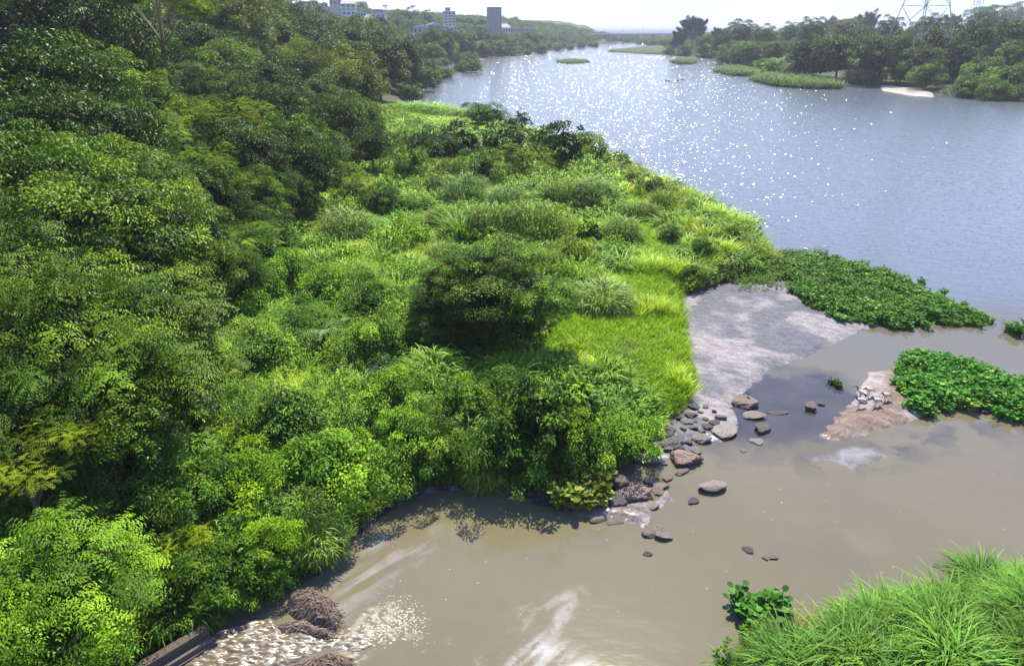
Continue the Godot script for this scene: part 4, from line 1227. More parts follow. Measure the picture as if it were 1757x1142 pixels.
	plant("feather_leaved_tree", "pinnate", -26.03, 3.77, -37.72, 3.18, 2.68, Color(0.68, 0.68, 0.68), "mid green feather-leaved tree, third nearest to the flat-topped pale tree", "tree", "trees of the wooded slope")
	plant("broadleaf_tree", "broad", -22.82, 3.02, -35.96, 3.56, 2.76, Color(0.74, 0.74, 0.74), "mid green round-crowned tree, third nearest to the flat-topped pale tree", "tree", "trees of the wooded slope")
	plant("feather_leaved_tree", "pinnate", -23.48, 3.03, -39.56, 3.44, 2.82, Color(0.38, 0.45, 0.47), "dark green feather-leaved tree, nearest to the flat-topped pale tree", "tree", "trees of the wooded slope")
	plant("broadleaf_tree", "broad", -21.39, 2.56, -37.72, 3.14, 2.45, Color(0.44, 0.53, 0.55), "dark green round-crowned tree, eighth nearest to the flat-topped pale tree", "tree", "trees of the wooded slope")
	plant("feather_leaved_tree", "pinnate", -20.44, 2.29, -38.17, 3.27, 2.72, Color(0.71, 0.71, 0.71), "mid green feather-leaved tree, nearest to the flat-topped pale tree", "tree", "trees of the wooded slope")
	plant("broadleaf_tree", "broad", -20.12, 2.06, -41.50, 3.42, 2.73, Color(0.44, 0.53, 0.55), "dark green round-crowned tree, third nearest to the flat-topped pale tree", "tree", "trees of the wooded slope")
	plant("broadleaf_tree", "broad", -18.37, 1.63, -40.52, 3.41, 2.74, Color(0.72, 0.72, 0.72), "mid green round-crowned tree, second nearest to the flat-topped pale tree", "tree", "trees of the wooded slope")
	plant("broadleaf_tree", "broad", -32.19, 3.70, -76.24, 3.57, 2.79, Color(0.76, 0.76, 0.76), "mid green round-crowned tree, nearest to the flat-topped pale tree", "tree", "trees of the wooded slope")
	plant("layered_tree", "clumpy", -29.75, 3.19, -73.56, 3.36, 2.68, Color(0.86, 0.86, 0.86), "mid green broad layered tree, nearest to the flat-topped pale tree", "tree", "trees of the wooded slope")
	plant("layered_tree", "clumpy", -28.95, 2.82, -77.16, 3.28, 2.60, Color(0.43, 0.51, 0.53), "dark green broad layered tree, nearest to the flat-topped pale tree", "tree", "trees of the wooded slope")
	plant("layered_tree", "clumpy", -25.96, 2.23, -72.69, 3.87, 3.11, Color(0.73, 0.77, 1.31), "grey green broad layered tree, nearest to the flat-topped pale tree", "tree", "trees of the wooded slope")
	plant("layered_tree", "clumpy", -24.29, 1.66, -75.34, 3.03, 2.47, Color(0.69, 0.69, 0.69), "mid green broad layered tree, third nearest to the flat-topped pale tree", "tree", "trees of the wooded slope")
	plant("layered_tree", "clumpy", -23.19, 1.40, -74.45, 3.20, 2.46, Color(0.74, 0.78, 1.33), "grey green broad layered tree, second nearest to the flat-topped pale tree", "tree", "trees of the wooded slope")
	plant("broadleaf_tree", "broad", -19.00, 1.15, -66.08, 2.96, 2.30, Color(0.38, 0.46, 0.47), "dark green round-crowned tree, sixth nearest to the flat-topped pale tree", "tree", "trees of the wooded slope")
	plant("leafy_bush", "bush", -16.65, 1.15, -44.57, 1.40, 1.86, Color(1.25, 1.34, 0.94), "bright green leafy bush, nearest to the flat-topped pale tree", "bush", "bushes on the overgrown flat")
	plant("feathery_bush", "finebush", -12.01, 1.15, -39.56, 1.30, 1.74, Color(0.60, 0.77, 1.37), "bluish green feathery fine-leaved bush, nearest to the lone dark tree", "bush", "bushes on the overgrown flat")
	plant("leafy_bush", "bush", -13.23, 1.15, -35.96, 1.28, 1.85, Color(1.17, 1.13, 1.44), "pale dusty green leafy bush, third nearest to the lone dark tree", "bush", "bushes on the overgrown flat")
	plant("leafy_bush", "bush", -7.27, 1.15, -36.39, 1.44, 2.06, Color(1.35, 1.30, 1.66), "pale dusty green leafy bush, nearest to the lone dark tree", "bush", "bushes on the overgrown flat")
	plant("leafy_bush", "bush", -9.25, 1.13, -27.66, 1.53, 1.98, Color(0.77, 0.82, 1.39), "grey green leafy bush, nearest to the foaming pool", "bush", "bushes on the overgrown flat")
	plant("leafy_bush", "bush", -5.82, 1.12, -30.07, 1.11, 1.60, Color(1.10, 1.17, 0.82), "bright green leafy bush, nearest to the lone dark tree", "bush", "bushes on the overgrown flat")
	plant("leafy_bush", "bush", -4.24, 0.37, -26.69, 1.02, 1.71, Color(1.02, 1.02, 1.02), "mid green leafy bush, nearest to the foaming pool", "bush", "bushes on the overgrown flat")
	plant("leafy_bush", "bush", -7.28, 0.85, -24.84, 1.29, 1.71, Color(1.20, 1.29, 0.90), "bright green leafy bush, nearest to the foaming pool", "bush", "bushes on the overgrown flat")
	plant("leafy_bush", "bush", -10.43, 1.11, -23.69, 1.00, 1.37, Color(1.39, 1.31, 0.49), "lime green leafy bush, nearest to the foaming pool", "bush", "bushes on the overgrown flat")
	plant("leafy_bush", "bush", -8.36, 0.60, -21.28, 0.84, 1.06, Color(1.39, 1.31, 0.49), "lime green leafy bush, nearest to the wire-mesh mattress", "bush", "bushes on the overgrown flat")
	plant("feathery_bush", "finebush", -10.85, 0.81, -20.04, 0.87, 1.17, Color(1.73, 1.32, 0.66), "yellow green feathery fine-leaved bush, nearest to the wire-mesh mattress", "bush", "bushes on the overgrown flat")
	plant("leafy_bush", "bush", -11.31, 1.11, -22.85, 1.06, 1.50, Color(0.52, 0.63, 0.65), "dark green leafy bush, second nearest to the foaming pool", "bush", "bushes on the overgrown flat")
	plant("leafy_bush", "bush", -12.81, 1.24, -21.53, 1.11, 1.63, Color(0.44, 0.52, 0.54), "dark green leafy bush, seventh nearest to the wire-mesh mattress", "bush", "bushes on the overgrown flat")
	plant("leafy_bush", "bush", -14.20, 1.49, -24.26, 1.28, 1.78, Color(0.95, 1.00, 1.70), "grey green leafy bush, nearest to the wire-mesh mattress", "bush", "bushes on the overgrown flat")
	plant("leafy_bush", "bush", -11.03, 0.53, -18.88, 0.82, 1.41, Color(0.52, 0.62, 0.64), "dark green leafy bush, fifth nearest to the wire-mesh mattress", "bush", "bushes on the overgrown flat")
	plant("leafy_bush", "bush", -10.83, 0.24, -18.44, 0.13, 0.94, Color(0.45, 0.54, 0.55), "dark green leafy bush, fourth nearest to the wire-mesh mattress", "bush", "bushes on the overgrown flat")
	plant("leafy_bush", "bush", -11.62, 0.22, -17.58, 0.27, 0.90, Color(0.44, 0.53, 0.54), "dark green leafy bush, sixth nearest to the wire-mesh mattress", "bush", "bushes on the overgrown flat")
	plant("leafy_bush", "bush", -10.10, 0.22, -19.11, 0.45, 1.05, Color(0.53, 0.63, 0.65), "dark green leafy bush, third nearest to the wire-mesh mattress", "bush", "bushes on the overgrown flat")
	plant("leafy_bush", "bush", -9.61, 0.39, -19.81, 0.76, 1.21, Color(0.48, 0.58, 0.60), "dark green leafy bush, second nearest to the wire-mesh mattress", "bush", "bushes on the overgrown flat")
	plant("leafy_bush", "bush", -8.79, 0.15, -20.04, 0.43, 0.99, Color(0.44, 0.52, 0.54), "dark green leafy bush, nearest to the wire-mesh mattress", "bush", "bushes on the overgrown flat")
	plant("leafy_bush", "bush", -12.34, 0.97, -18.66, 0.81, 1.11, Color(0.50, 0.59, 0.61), "dark green leafy bush, eighth nearest to the wire-mesh mattress", "bush", "bushes on the overgrown flat")
	plant("large_leaved_bush", "bigleaf", -14.25, 1.30, -27.33, 0.98, 1.23, Color(1.16, 1.11, 1.42), "pale dusty green large-leaved bush, nearest to the foaming pool", "bush", "bushes on the overgrown flat")
	plant("leafy_bush", "bush", -2.07, 1.06, -29.71, 1.06, 1.58, Color(0.88, 0.88, 0.88), "mid green leafy bush, nearest to the lone dark tree", "bush", "bushes on the overgrown flat")
	plant("large_leaved_bush", "bigleaf", 1.04, 0.87, -27.99, 1.46, 1.76, Color(0.40, 0.49, 0.50), "dark green large-leaved bush, nearest to the lone dark tree", "bush", "bushes on the overgrown flat")
	plant("leafy_bush", "bush", -0.51, 1.13, -31.54, 1.01, 1.39, Color(0.50, 0.60, 0.62), "dark green leafy bush, nearest to the lone dark tree", "bush", "bushes on the overgrown flat")
	plant("leafy_bush", "bush", 4.84, 0.23, -28.67, 0.83, 1.51, Color(1.25, 1.33, 0.94), "bright green leafy bush, nearest to the grey mud flat", "bush", "bushes on the overgrown flat")
	plant("leafy_bush", "bush", 3.05, 0.30, -27.66, 1.07, 1.51, Color(0.97, 0.97, 0.97), "mid green leafy bush, nearest to the grey mud flat", "bush", "bushes on the overgrown flat")
	plant("leafy_bush", "bush", -0.33, 0.32, -27.01, 1.16, 1.72, Color(0.52, 0.63, 0.65), "dark green leafy bush, nearest to the foaming pool", "bush", "bushes on the overgrown flat")
	plant("leafy_bush", "bush", -2.82, 0.57, -27.33, 0.85, 1.49, Color(0.81, 0.81, 0.81), "mid green leafy bush, second nearest to the foaming pool", "bush", "bushes on the overgrown flat")
	plant("large_leaved_bush", "bigleaf", 2.87, 1.04, -30.43, 1.00, 1.35, Color(0.87, 0.87, 0.87), "mid green large-leaved bush, nearest to the grey mud flat", "bush", "bushes on the overgrown flat")
	plant("leafy_bush", "bush", -8.78, 1.15, -57.26, 0.69, 0.84, Color(0.46, 0.56, 0.58), "dark green leafy bush, nearest to the upright cane clump", "bush", "bushes on the overgrown flat")
	plant("reed_clump", "reed", 5.90, 1.14, -45.11, 1.62, 1.72, Color(1.05, 1.05, 1.05), "mid green arching reed clump, nearest to the hanging reed mound", "reeds", "reed clumps on the overgrown flat")
	plant("reed_clump", "reed", 1.65, 1.15, -61.51, 2.54, 2.70, Color(1.05, 1.05, 1.05), "mid green arching reed clump, third nearest to the upright cane clump", "reeds", "reed clumps on the overgrown flat")
	plant("reed_clump", "reed", -1.67, 1.15, -62.25, 2.11, 2.24, Color(0.91, 0.91, 0.91), "mid green arching reed clump, second nearest to the upright cane clump", "reeds", "reed clumps on the overgrown flat")
	plant("reed_clump", "reed", -6.11, 1.15, -64.52, 1.84, 2.06, Color(0.87, 0.87, 0.87), "mid green arching reed clump, nearest to the upright cane clump", "reeds", "reed clumps on the overgrown flat")
	plant("cane_clump", "cane", -4.18, 1.15, -60.78, 1.72, 1.76, Color(1.10, 1.17, 0.83), "bright green upright cane clump, nearest to the upright cane clump", "reeds", "reed clumps on the overgrown flat")
	plant("reed_clump", "reed", -4.60, 1.15, -74.45, 2.20, 2.35, Color(0.89, 0.93, 1.59), "grey green arching reed clump, nearest to the upright cane clump", "reeds", "reed clumps on the overgrown flat")
	plant("reed_clump", "reed", -0.49, 1.15, -72.69, 1.97, 2.18, Color(0.99, 1.05, 1.78), "grey green arching reed clump, second nearest to the upright cane clump", "reeds", "reed clumps on the overgrown flat")
	plant("leafy_bush", "bush", 7.30, 1.15, -70.98, 1.47, 1.92, Color(0.43, 0.51, 0.53), "dark green leafy bush, third nearest to the upright cane clump", "bush", "bushes on the overgrown flat")
	plant("reed_clump", "reed", 8.60, 1.15, -77.16, 1.67, 1.82, Color(1.01, 1.01, 1.01), "mid green arching reed clump, tenth nearest to the upright cane clump", "reeds", "reed clumps on the overgrown flat")
	plant("reed_clump", "reed", 5.08, 1.15, -74.45, 1.91, 2.00, Color(1.00, 1.00, 1.00), "mid green arching reed clump, eighth nearest to the upright cane clump", "reeds", "reed clumps on the overgrown flat")
	plant("leafy_bush", "bush", 9.98, 1.12, -106.48, 1.68, 2.30, Color(1.58, 1.20, 0.92), "olive green leafy bush, nearest to the islet in mid river", "bush", "bushes on the overgrown flat")
	plant("large_leaved_bush", "bigleaf", 6.32, 1.15, -97.95, 2.49, 3.18, Color(0.50, 0.60, 0.62), "dark green large-leaved bush, third nearest to the far lime meadow", "bush", "bushes on the overgrown flat")
	plant("sapling_tree", "sapling", 11.49, 1.14, -97.95, 1.99, 1.21, Color(0.48, 0.58, 0.60), "dark green spindly sapling, nearest to the islet in mid river", "tree", "trees on the overgrown flat")
	plant("leafy_bush", "bush", 14.45, 0.95, -99.12, 1.01, 1.23, Color(0.85, 0.89, 1.52), "grey green leafy bush, nearest to the islet in mid river", "bush", "bushes on the overgrown flat")
	plant("leafy_bush", "bush", -6.23, 1.13, -145.20, 2.08, 2.87, Color(0.84, 0.89, 1.51), "grey green leafy bush, nearest to the far lime meadow", "bush", "bushes on the overgrown flat")
	plant("leafy_bush", "bush", -3.55, 1.06, -143.47, 1.80, 2.40, Color(0.86, 0.90, 1.53), "grey green leafy bush, second nearest to the far lime meadow", "bush", "bushes on the overgrown flat")
	plant("sapling_tree", "sapling", 1.62, 1.12, -128.87, 2.81, 1.77, Color(0.50, 0.60, 0.63), "dark green spindly sapling, nearest to the far lime meadow", "tree", "trees on the overgrown flat")
	plant("large_leaved_bush", "bigleaf", -0.84, 1.15, -103.97, 2.40, 3.20, Color(0.41, 0.50, 0.51), "dark green large-leaved bush, second nearest to the far lime meadow", "bush", "bushes on the overgrown flat")
	plant("large_leaved_bush", "bigleaf", -7.10, 1.15, -103.97, 2.16, 2.73, Color(0.43, 0.51, 0.53), "dark green large-leaved bush, nearest to the far lime meadow", "bush", "bushes on the overgrown flat")
	plant("leafy_bush", "bush", -11.63, 1.15, -101.52, 2.36, 3.29, Color(0.50, 0.60, 0.62), "dark green leafy bush, nearest to the far lime meadow", "bush", "bushes on the overgrown flat")
	plant("leafy_bush", "bush", -3.25, 1.15, -85.90, 1.96, 2.68, Color(0.87, 0.87, 0.87), "mid green leafy bush, second nearest to the far lime meadow", "bush", "bushes on the overgrown flat")
	plant("leafy_bush", "bush", 13.34, 1.15, -60.78, 0.72, 0.98, Color(0.41, 0.49, 0.51), "dark green leafy bush, second nearest to the hanging reed mound", "bush", "bushes on the overgrown flat")
	plant("leafy_bush", "bush", 15.21, 1.07, -57.26, 0.77, 1.02, Color(0.82, 0.82, 0.82), "mid green leafy bush, second nearest to the hanging reed mound", "bush", "bushes on the overgrown flat")
	plant("leafy_bush", "bush", 18.71, 1.09, -61.51, 0.73, 0.89, Color(0.95, 0.95, 0.95), "mid green leafy bush, fourth nearest to the hanging reed mound", "bush", "bushes on the overgrown flat")
	plant("leafy_bush", "bush", 19.91, 0.81, -57.95, 0.49, 0.76, Color(1.38, 1.05, 0.80), "olive green leafy bush, second nearest to the hanging reed mound", "bush", "bushes on the overgrown flat")
	plant("leafy_bush", "bush", 15.10, 1.14, -79.97, 0.99, 1.26, Color(0.53, 0.64, 0.66), "dark green leafy bush, third nearest to the hanging reed mound", "bush", "bushes on the overgrown flat")
	plant("leafy_bush", "bush", 17.72, 1.12, -72.69, 0.72, 0.93, Color(1.03, 1.03, 1.03), "mid green leafy bush, third nearest to the hanging reed mound", "bush", "bushes on the overgrown flat")
	plant("leafy_bush", "bush", 13.76, 1.14, -84.89, 0.95, 1.20, Color(0.53, 0.64, 0.66), "dark green leafy bush, fourth nearest to the hanging reed mound", "bush", "bushes on the overgrown flat")
	plant("leafy_bush", "bush", 13.54, 0.45, -52.68, 0.66, 0.78, Color(0.88, 0.88, 0.88), "mid green leafy bush, nearest to the hanging reed mound", "bush", "bushes on the overgrown flat")
	plant("leafy_bush", "bush", 16.25, 0.29, -54.59, 0.44, 0.72, Color(0.41, 0.50, 0.51), "dark green leafy bush, fifth nearest to the hanging reed mound", "bush", "bushes on the overgrown flat")
	plant("feathery_bush", "finebush", 0.45, 1.15, -89.03, 2.10, 2.91, Color(1.29, 0.98, 0.75), "olive green feathery fine-leaved bush, nearest to the far lime meadow", "bush", "bushes on the overgrown flat")
	plant("leafy_bush", "bush", -12.24, 1.15, -87.98, 1.94, 2.61, Color(0.94, 0.94, 0.94), "mid green leafy bush, nearest to the far lime meadow", "bush", "bushes on the overgrown flat")
	plant("reed_clump", "reed", -13.86, 1.15, -73.56, 1.79, 2.03, Color(0.99, 0.99, 0.99), "mid green arching reed clump, sixth nearest to the upright cane clump", "reeds", "reed clumps on the overgrown flat")
	plant("reed_clump", "reed", -14.20, 1.15, -61.51, 2.19, 2.26, Color(0.92, 0.92, 0.92), "mid green arching reed clump, ninth nearest to the upright cane clump", "reeds", "reed clumps on the overgrown flat")
	plant("leafy_bush", "bush", -12.46, 1.15, -70.14, 1.38, 1.90, Color(0.43, 0.52, 0.54), "dark green leafy bush, second nearest to the upright cane clump", "bush", "bushes on the overgrown flat")
	plant("leafy_bush", "bush", -15.52, 1.15, -73.56, 1.50, 1.98, Color(1.42, 1.08, 0.82), "olive green leafy bush, nearest to the upright cane clump", "bush", "bushes on the overgrown flat")
	plant("reed_clump", "reed", -9.85, 1.15, -71.83, 2.15, 2.27, Color(1.16, 1.24, 0.87), "bright green arching reed clump, nearest to the upright cane clump", "reeds", "reed clumps on the overgrown flat")
	plant("reed_clump", "reed", 12.21, 1.15, -69.30, 1.45, 1.65, Color(0.98, 0.98, 0.98), "mid green arching reed clump, fourth nearest to the hanging reed mound", "reeds", "reed clumps on the overgrown flat")
	plant("reed_clump", "reed", 15.24, 1.15, -73.56, 1.33, 1.52, Color(1.00, 1.00, 1.00), "mid green arching reed clump, fifth nearest to the hanging reed mound", "reeds", "reed clumps on the overgrown flat")
	plant("reed_clump", "reed", 9.25, 1.15, -60.78, 1.72, 1.76, Color(1.02, 1.02, 1.02), "mid green arching reed clump, second nearest to the hanging reed mound", "reeds", "reed clumps on the overgrown flat")
	plant("large_leaved_bush", "bigleaf", 6.38, 1.15, -60.06, 1.05, 1.26, Color(1.17, 1.25, 0.88), "bright green large-leaved bush, nearest to the hanging reed mound", "bush", "bushes on the overgrown flat")
	plant("reed_clump", "reed", 4.69, 1.15, -63.75, 0.98, 1.13, Color(0.84, 0.84, 0.84), "mid green arching reed clump, seventh nearest to the upright cane clump", "reeds", "reed clumps on the overgrown flat")
	plant("reed_clump", "reed", -7.47, 1.15, -50.82, 0.78, 0.92, Color(1.02, 1.02, 1.02), "mid green arching reed clump, fourth nearest to the upright cane clump", "reeds", "reed clumps on the overgrown flat")
	plant("reed_clump", "reed", -9.24, 1.15, -50.22, 0.97, 0.99, Color(0.88, 0.88, 0.88), "mid green arching reed clump, fifth nearest to the upright cane clump", "reeds", "reed clumps on the overgrown flat")
	plant("reed_clump", "reed", 2.19, 1.15, -52.05, 1.28, 1.28, Color(0.95, 0.95, 0.95), "mid green arching reed clump, third nearest to the hanging reed mound", "reeds", "reed clumps on the overgrown flat")
	plant("leafy_bush", "bush", 4.64, 1.15, -53.31, 1.13, 1.48, Color(1.40, 1.07, 0.81), "olive green leafy bush, nearest to the hanging reed mound", "bush", "bushes on the overgrown flat")
	plant("leafy_bush", "bush", 3.38, 1.15, -50.22, 0.76, 0.99, Color(0.50, 0.60, 0.62), "dark green leafy bush, nearest to the hanging reed mound", "bush", "bushes on the overgrown flat")
	plant("large_leaved_bush", "bigleaf", -8.96, 1.15, -62.25, 0.84, 1.10, Color(0.86, 0.86, 0.86), "mid green large-leaved bush, nearest to the upright cane clump", "bush", "bushes on the overgrown flat")
	plant("reed_clump", "reed", -5.39, 1.15, -55.91, 1.07, 1.18, Color(1.13, 1.09, 1.39), "pale dusty green arching reed clump, nearest to the upright cane clump", "reeds", "reed clumps on the overgrown flat")
	plant("reed_clump", "reed", 5.10, 1.15, -107.76, 2.28, 2.49, Color(0.87, 0.87, 0.87), "mid green arching reed clump, nearest to the far lime meadow", "reeds", "reed clumps on the overgrown flat")
	plant("leafy_bush", "bush", -8.31, 1.15, -79.02, 1.30, 1.87, Color(0.85, 0.85, 0.85), "mid green leafy bush, nearest to the upright cane clump", "bush", "bushes on the overgrown flat")
	plant("feathery_bush", "finebush", -16.39, 1.15, -113.02, 1.56, 2.26, Color(1.24, 1.32, 0.93), "bright green feathery fine-leaved bush, nearest to the far lime meadow", "bush", "bushes on the overgrown flat")
	plant("leafy_bush", "bush", -7.54, 1.15, -89.03, 1.41, 1.81, Color(1.48, 1.13, 0.86), "olive green leafy bush, nearest to the far lime meadow", "bush", "bushes on the overgrown flat")
	plant("reed_clump", "reed", -14.19, 1.15, -52.05, 1.50, 1.70, Color(1.07, 1.14, 0.80), "bright green arching reed clump, third nearest to the upright cane clump", "reeds", "reed clumps on the overgrown flat")
	plant("leafy_bush", "bush", -11.96, 1.15, -45.11, 1.21, 1.73, Color(1.09, 1.16, 0.82), "bright green leafy bush, second nearest to the lone dark tree", "bush", "bushes on the overgrown flat")
	plant("leafy_bush", "bush", -15.53, 1.15, -48.46, 1.32, 1.84, Color(1.27, 1.36, 0.96), "bright green leafy bush, second nearest to the flat-topped pale tree", "bush", "bushes on the overgrown flat")
	plant("reed_clump", "reed", -10.87, 1.15, -47.31, 1.69, 1.72, Color(1.13, 1.20, 0.84), "bright green arching reed clump, second nearest to the upright cane clump", "reeds", "reed clumps on the overgrown flat")
	plant("leafy_bush", "bush", -8.60, 1.15, -43.01, 1.18, 1.66, Color(1.13, 1.08, 1.39), "pale dusty green leafy bush, second nearest to the lone dark tree", "bush", "bushes on the overgrown flat")
	plant("reed_clump", "reed", -4.06, 1.15, -33.88, 1.39, 1.47, Color(1.22, 1.30, 0.91), "bright green arching reed clump, nearest to the lone dark tree", "reeds", "reed clumps on the overgrown flat")
	plant("reed_clump", "reed", -4.96, 1.09, -29.71, 1.32, 1.32, Color(0.98, 0.98, 0.98), "mid green arching reed clump, second nearest to the lone dark tree", "reeds", "reed clumps on the overgrown flat")
	plant("reed_clump", "reed", -7.14, 0.38, -22.05, 0.84, 0.97, Color(1.06, 1.06, 1.06), "mid green arching reed clump, nearest to the foaming pool", "reeds", "reed clumps on the overgrown flat")
	plant("reed_clump", "reed", -7.73, 0.75, -22.85, 0.90, 0.95, Color(0.83, 0.83, 0.83), "mid green arching reed clump, second nearest to the foaming pool", "reeds", "reed clumps on the overgrown flat")
	plant("reed_clump", "reed", -10.86, 1.14, -28.33, 1.14, 1.17, Color(1.12, 1.19, 0.84), "bright green arching reed clump, nearest to the foaming pool", "reeds", "reed clumps on the overgrown flat")
	plant("reed_clump", "reed", -2.00, 0.87, -28.33, 0.83, 1.02, Color(1.02, 1.02, 1.02), "mid green arching reed clump, nearest to the lone dark tree", "reeds", "reed clumps on the overgrown flat")
	plant("reed_clump", "reed", -1.19, 0.05, -26.69, 0.91, 0.98, Color(1.02, 1.02, 1.02), "mid green arching reed clump, third nearest to the foaming pool", "reeds", "reed clumps on the overgrown flat")
	plant("leafy_bush", "bush", -4.75, 0.91, -27.99, 0.99, 1.26, Color(1.25, 1.33, 0.94), "bright green leafy bush, second nearest to the foaming pool", "bush", "bushes on the overgrown flat")
	plant("she_oak_tree", "casuarina", 141.38, 1.15, -622.27, 16.01, 12.28, Color(0.34, 0.41, 0.43), "dark green plume-topped she-oak tree, second nearest to the clearing across the river", "tree", "trees on the bank across the river")
	plant("she_oak_tree", "casuarina", 123.26, 0.52, -586.24, 7.93, 8.47, Color(0.37, 0.45, 0.46), "dark green plume-topped she-oak tree, third nearest to the clearing across the river", "tree", "trees on the bank across the river")
	plant("she_oak_tree", "casuarina", 158.98, 2.59, -614.89, 10.42, 8.11, Color(0.35, 0.42, 0.44), "dark green plume-topped she-oak tree, nearest to the clearing across the river", "tree", "trees on the bank across the river")
	plant("broadleaf_tree", "broad", 144.49, 1.41, -502.03, 12.51, 10.24, Color(0.36, 0.43, 0.45), "dark green round-crowned tree, fourth nearest to the clearing across the river", "tree", "trees on the bank across the river")
	plant("broadleaf_tree", "broad", 151.23, 1.99, -478.64, 10.82, 8.62, Color(0.45, 0.53, 0.55), "dark green round-crowned tree, second nearest to the clearing across the river", "tree", "trees on the bank across the river")
	plant("broadleaf_tree", "broad", 117.39, 0.32, -390.78, 4.59, 9.47, Color(0.77, 0.81, 1.37), "grey green round-crowned tree, nearest to the clearing across the river", "tree", "trees on the bank across the river")
	plant("broadleaf_tree", "broad", 120.95, 0.55, -435.07, 3.78, 8.43, Color(0.84, 0.88, 1.50), "grey green round-crowned tree, second nearest to the clearing across the river", "tree", "trees on the bank across the river")
	plant("broadleaf_tree", "broad", 120.51, 1.14, -363.79, 7.19, 5.72, Color(1.18, 0.90, 0.68), "olive green round-crowned tree, nearest to the clearing across the river", "tree", "trees on the bank across the river")
	plant("broadleaf_tree", "broad", 114.89, 0.47, -300.58, 6.42, 9.12, Color(0.43, 0.52, 0.54), "dark green round-crowned tree, third nearest to the clearing across the river", "tree", "trees on the bank across the river")
	plant("broadleaf_tree", "broad", 113.89, 0.39, -311.54, 2.17, 6.46, Color(0.39, 0.47, 0.48), "dark green round-crowned tree, nearest to the clearing across the river", "tree", "trees on the bank across the river")
	plant("broadleaf_tree", "broad", 118.92, 0.64, -286.58, 7.76, 9.03, Color(0.37, 0.44, 0.46), "dark green round-crowned tree, fifth nearest to the clearing across the river", "tree", "trees on the bank across the river")
	plant("broadleaf_tree", "broad", 123.90, 0.33, -269.99, 9.19, 7.52, Color(0.42, 0.51, 0.53), "dark green round-crowned tree, second nearest to the far sand strip", "tree", "trees on the bank across the river")
	plant("broadleaf_tree", "broad", 142.87, 1.15, -286.58, 9.23, 7.27, Color(0.44, 0.53, 0.55), "dark green round-crowned tree, third nearest to the long power pylon", "tree", "trees on the bank across the river")
	plant("broadleaf_tree", "broad", 148.85, 1.15, -276.50, 10.45, 8.34, Color(0.35, 0.42, 0.44), "dark green round-crowned tree, second nearest to the long power pylon", "tree", "trees on the bank across the river")
	plant("broadleaf_tree", "broad", 165.52, 1.81, -283.18, 11.57, 9.54, Color(0.40, 0.49, 0.50), "dark green round-crowned tree, fifth nearest to the long power pylon", "tree", "trees on the bank across the river")
	plant("broadleaf_tree", "broad", 190.77, 4.29, -304.19, 10.41, 8.40, Color(0.41, 0.49, 0.50), "dark green round-crowned tree, sixth nearest to the long power pylon", "tree", "trees on the bank across the river")
	plant("broadleaf_tree", "broad", 167.83, 1.15, -263.62, 8.02, 6.39, Color(0.73, 0.73, 0.73), "mid green round-crowned tree, nearest to the long power pylon", "tree", "trees on the bank across the river")
	plant("broadleaf_tree", "broad", 150.30, 1.15, -263.62, 8.02, 6.39, Color(0.38, 0.46, 0.47), "dark green round-crowned tree, fourth nearest to the long power pylon", "tree", "trees on the bank across the river")
	plant("broadleaf_tree", "broad", 136.20, 1.15, -260.50, 7.22, 5.69, Color(0.36, 0.43, 0.44), "dark green round-crowned tree, nearest to the far sand strip", "tree", "trees on the bank across the river")
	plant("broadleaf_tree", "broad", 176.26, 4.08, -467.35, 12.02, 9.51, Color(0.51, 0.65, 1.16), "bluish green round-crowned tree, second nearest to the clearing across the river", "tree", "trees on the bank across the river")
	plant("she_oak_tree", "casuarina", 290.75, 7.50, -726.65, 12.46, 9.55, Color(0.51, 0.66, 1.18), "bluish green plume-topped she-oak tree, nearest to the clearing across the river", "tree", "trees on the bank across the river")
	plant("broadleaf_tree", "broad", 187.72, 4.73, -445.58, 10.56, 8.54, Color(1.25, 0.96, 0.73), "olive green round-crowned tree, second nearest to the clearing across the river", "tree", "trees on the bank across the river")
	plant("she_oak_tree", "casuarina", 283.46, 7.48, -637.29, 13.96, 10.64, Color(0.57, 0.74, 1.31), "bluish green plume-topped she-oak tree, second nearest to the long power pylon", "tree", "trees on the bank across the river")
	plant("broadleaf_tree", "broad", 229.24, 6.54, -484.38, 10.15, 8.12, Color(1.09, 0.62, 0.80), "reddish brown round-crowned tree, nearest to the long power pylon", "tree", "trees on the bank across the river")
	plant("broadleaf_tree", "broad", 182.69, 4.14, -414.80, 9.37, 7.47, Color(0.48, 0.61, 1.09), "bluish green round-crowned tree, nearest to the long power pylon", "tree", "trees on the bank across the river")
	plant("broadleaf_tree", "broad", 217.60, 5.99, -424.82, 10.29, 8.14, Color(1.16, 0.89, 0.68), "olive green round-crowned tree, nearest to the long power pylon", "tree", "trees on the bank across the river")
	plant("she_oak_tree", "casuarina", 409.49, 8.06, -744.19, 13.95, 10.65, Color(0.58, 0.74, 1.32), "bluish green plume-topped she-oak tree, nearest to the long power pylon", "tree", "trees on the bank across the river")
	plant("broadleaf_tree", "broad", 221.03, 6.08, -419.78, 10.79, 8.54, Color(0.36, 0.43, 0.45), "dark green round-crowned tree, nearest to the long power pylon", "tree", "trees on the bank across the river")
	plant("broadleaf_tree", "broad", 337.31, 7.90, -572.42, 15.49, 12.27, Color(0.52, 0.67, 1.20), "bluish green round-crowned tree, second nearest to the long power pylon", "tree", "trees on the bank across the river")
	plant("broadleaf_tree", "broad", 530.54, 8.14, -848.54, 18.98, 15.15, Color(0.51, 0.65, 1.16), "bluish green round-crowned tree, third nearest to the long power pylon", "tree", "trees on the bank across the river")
	plant("broadleaf_tree", "broad", 178.77, 4.43, -508.05, 10.48, 8.52, Color(0.60, 0.77, 1.36), "bluish green round-crowned tree, nearest to the clearing across the river", "tree", "trees on the bank across the river")
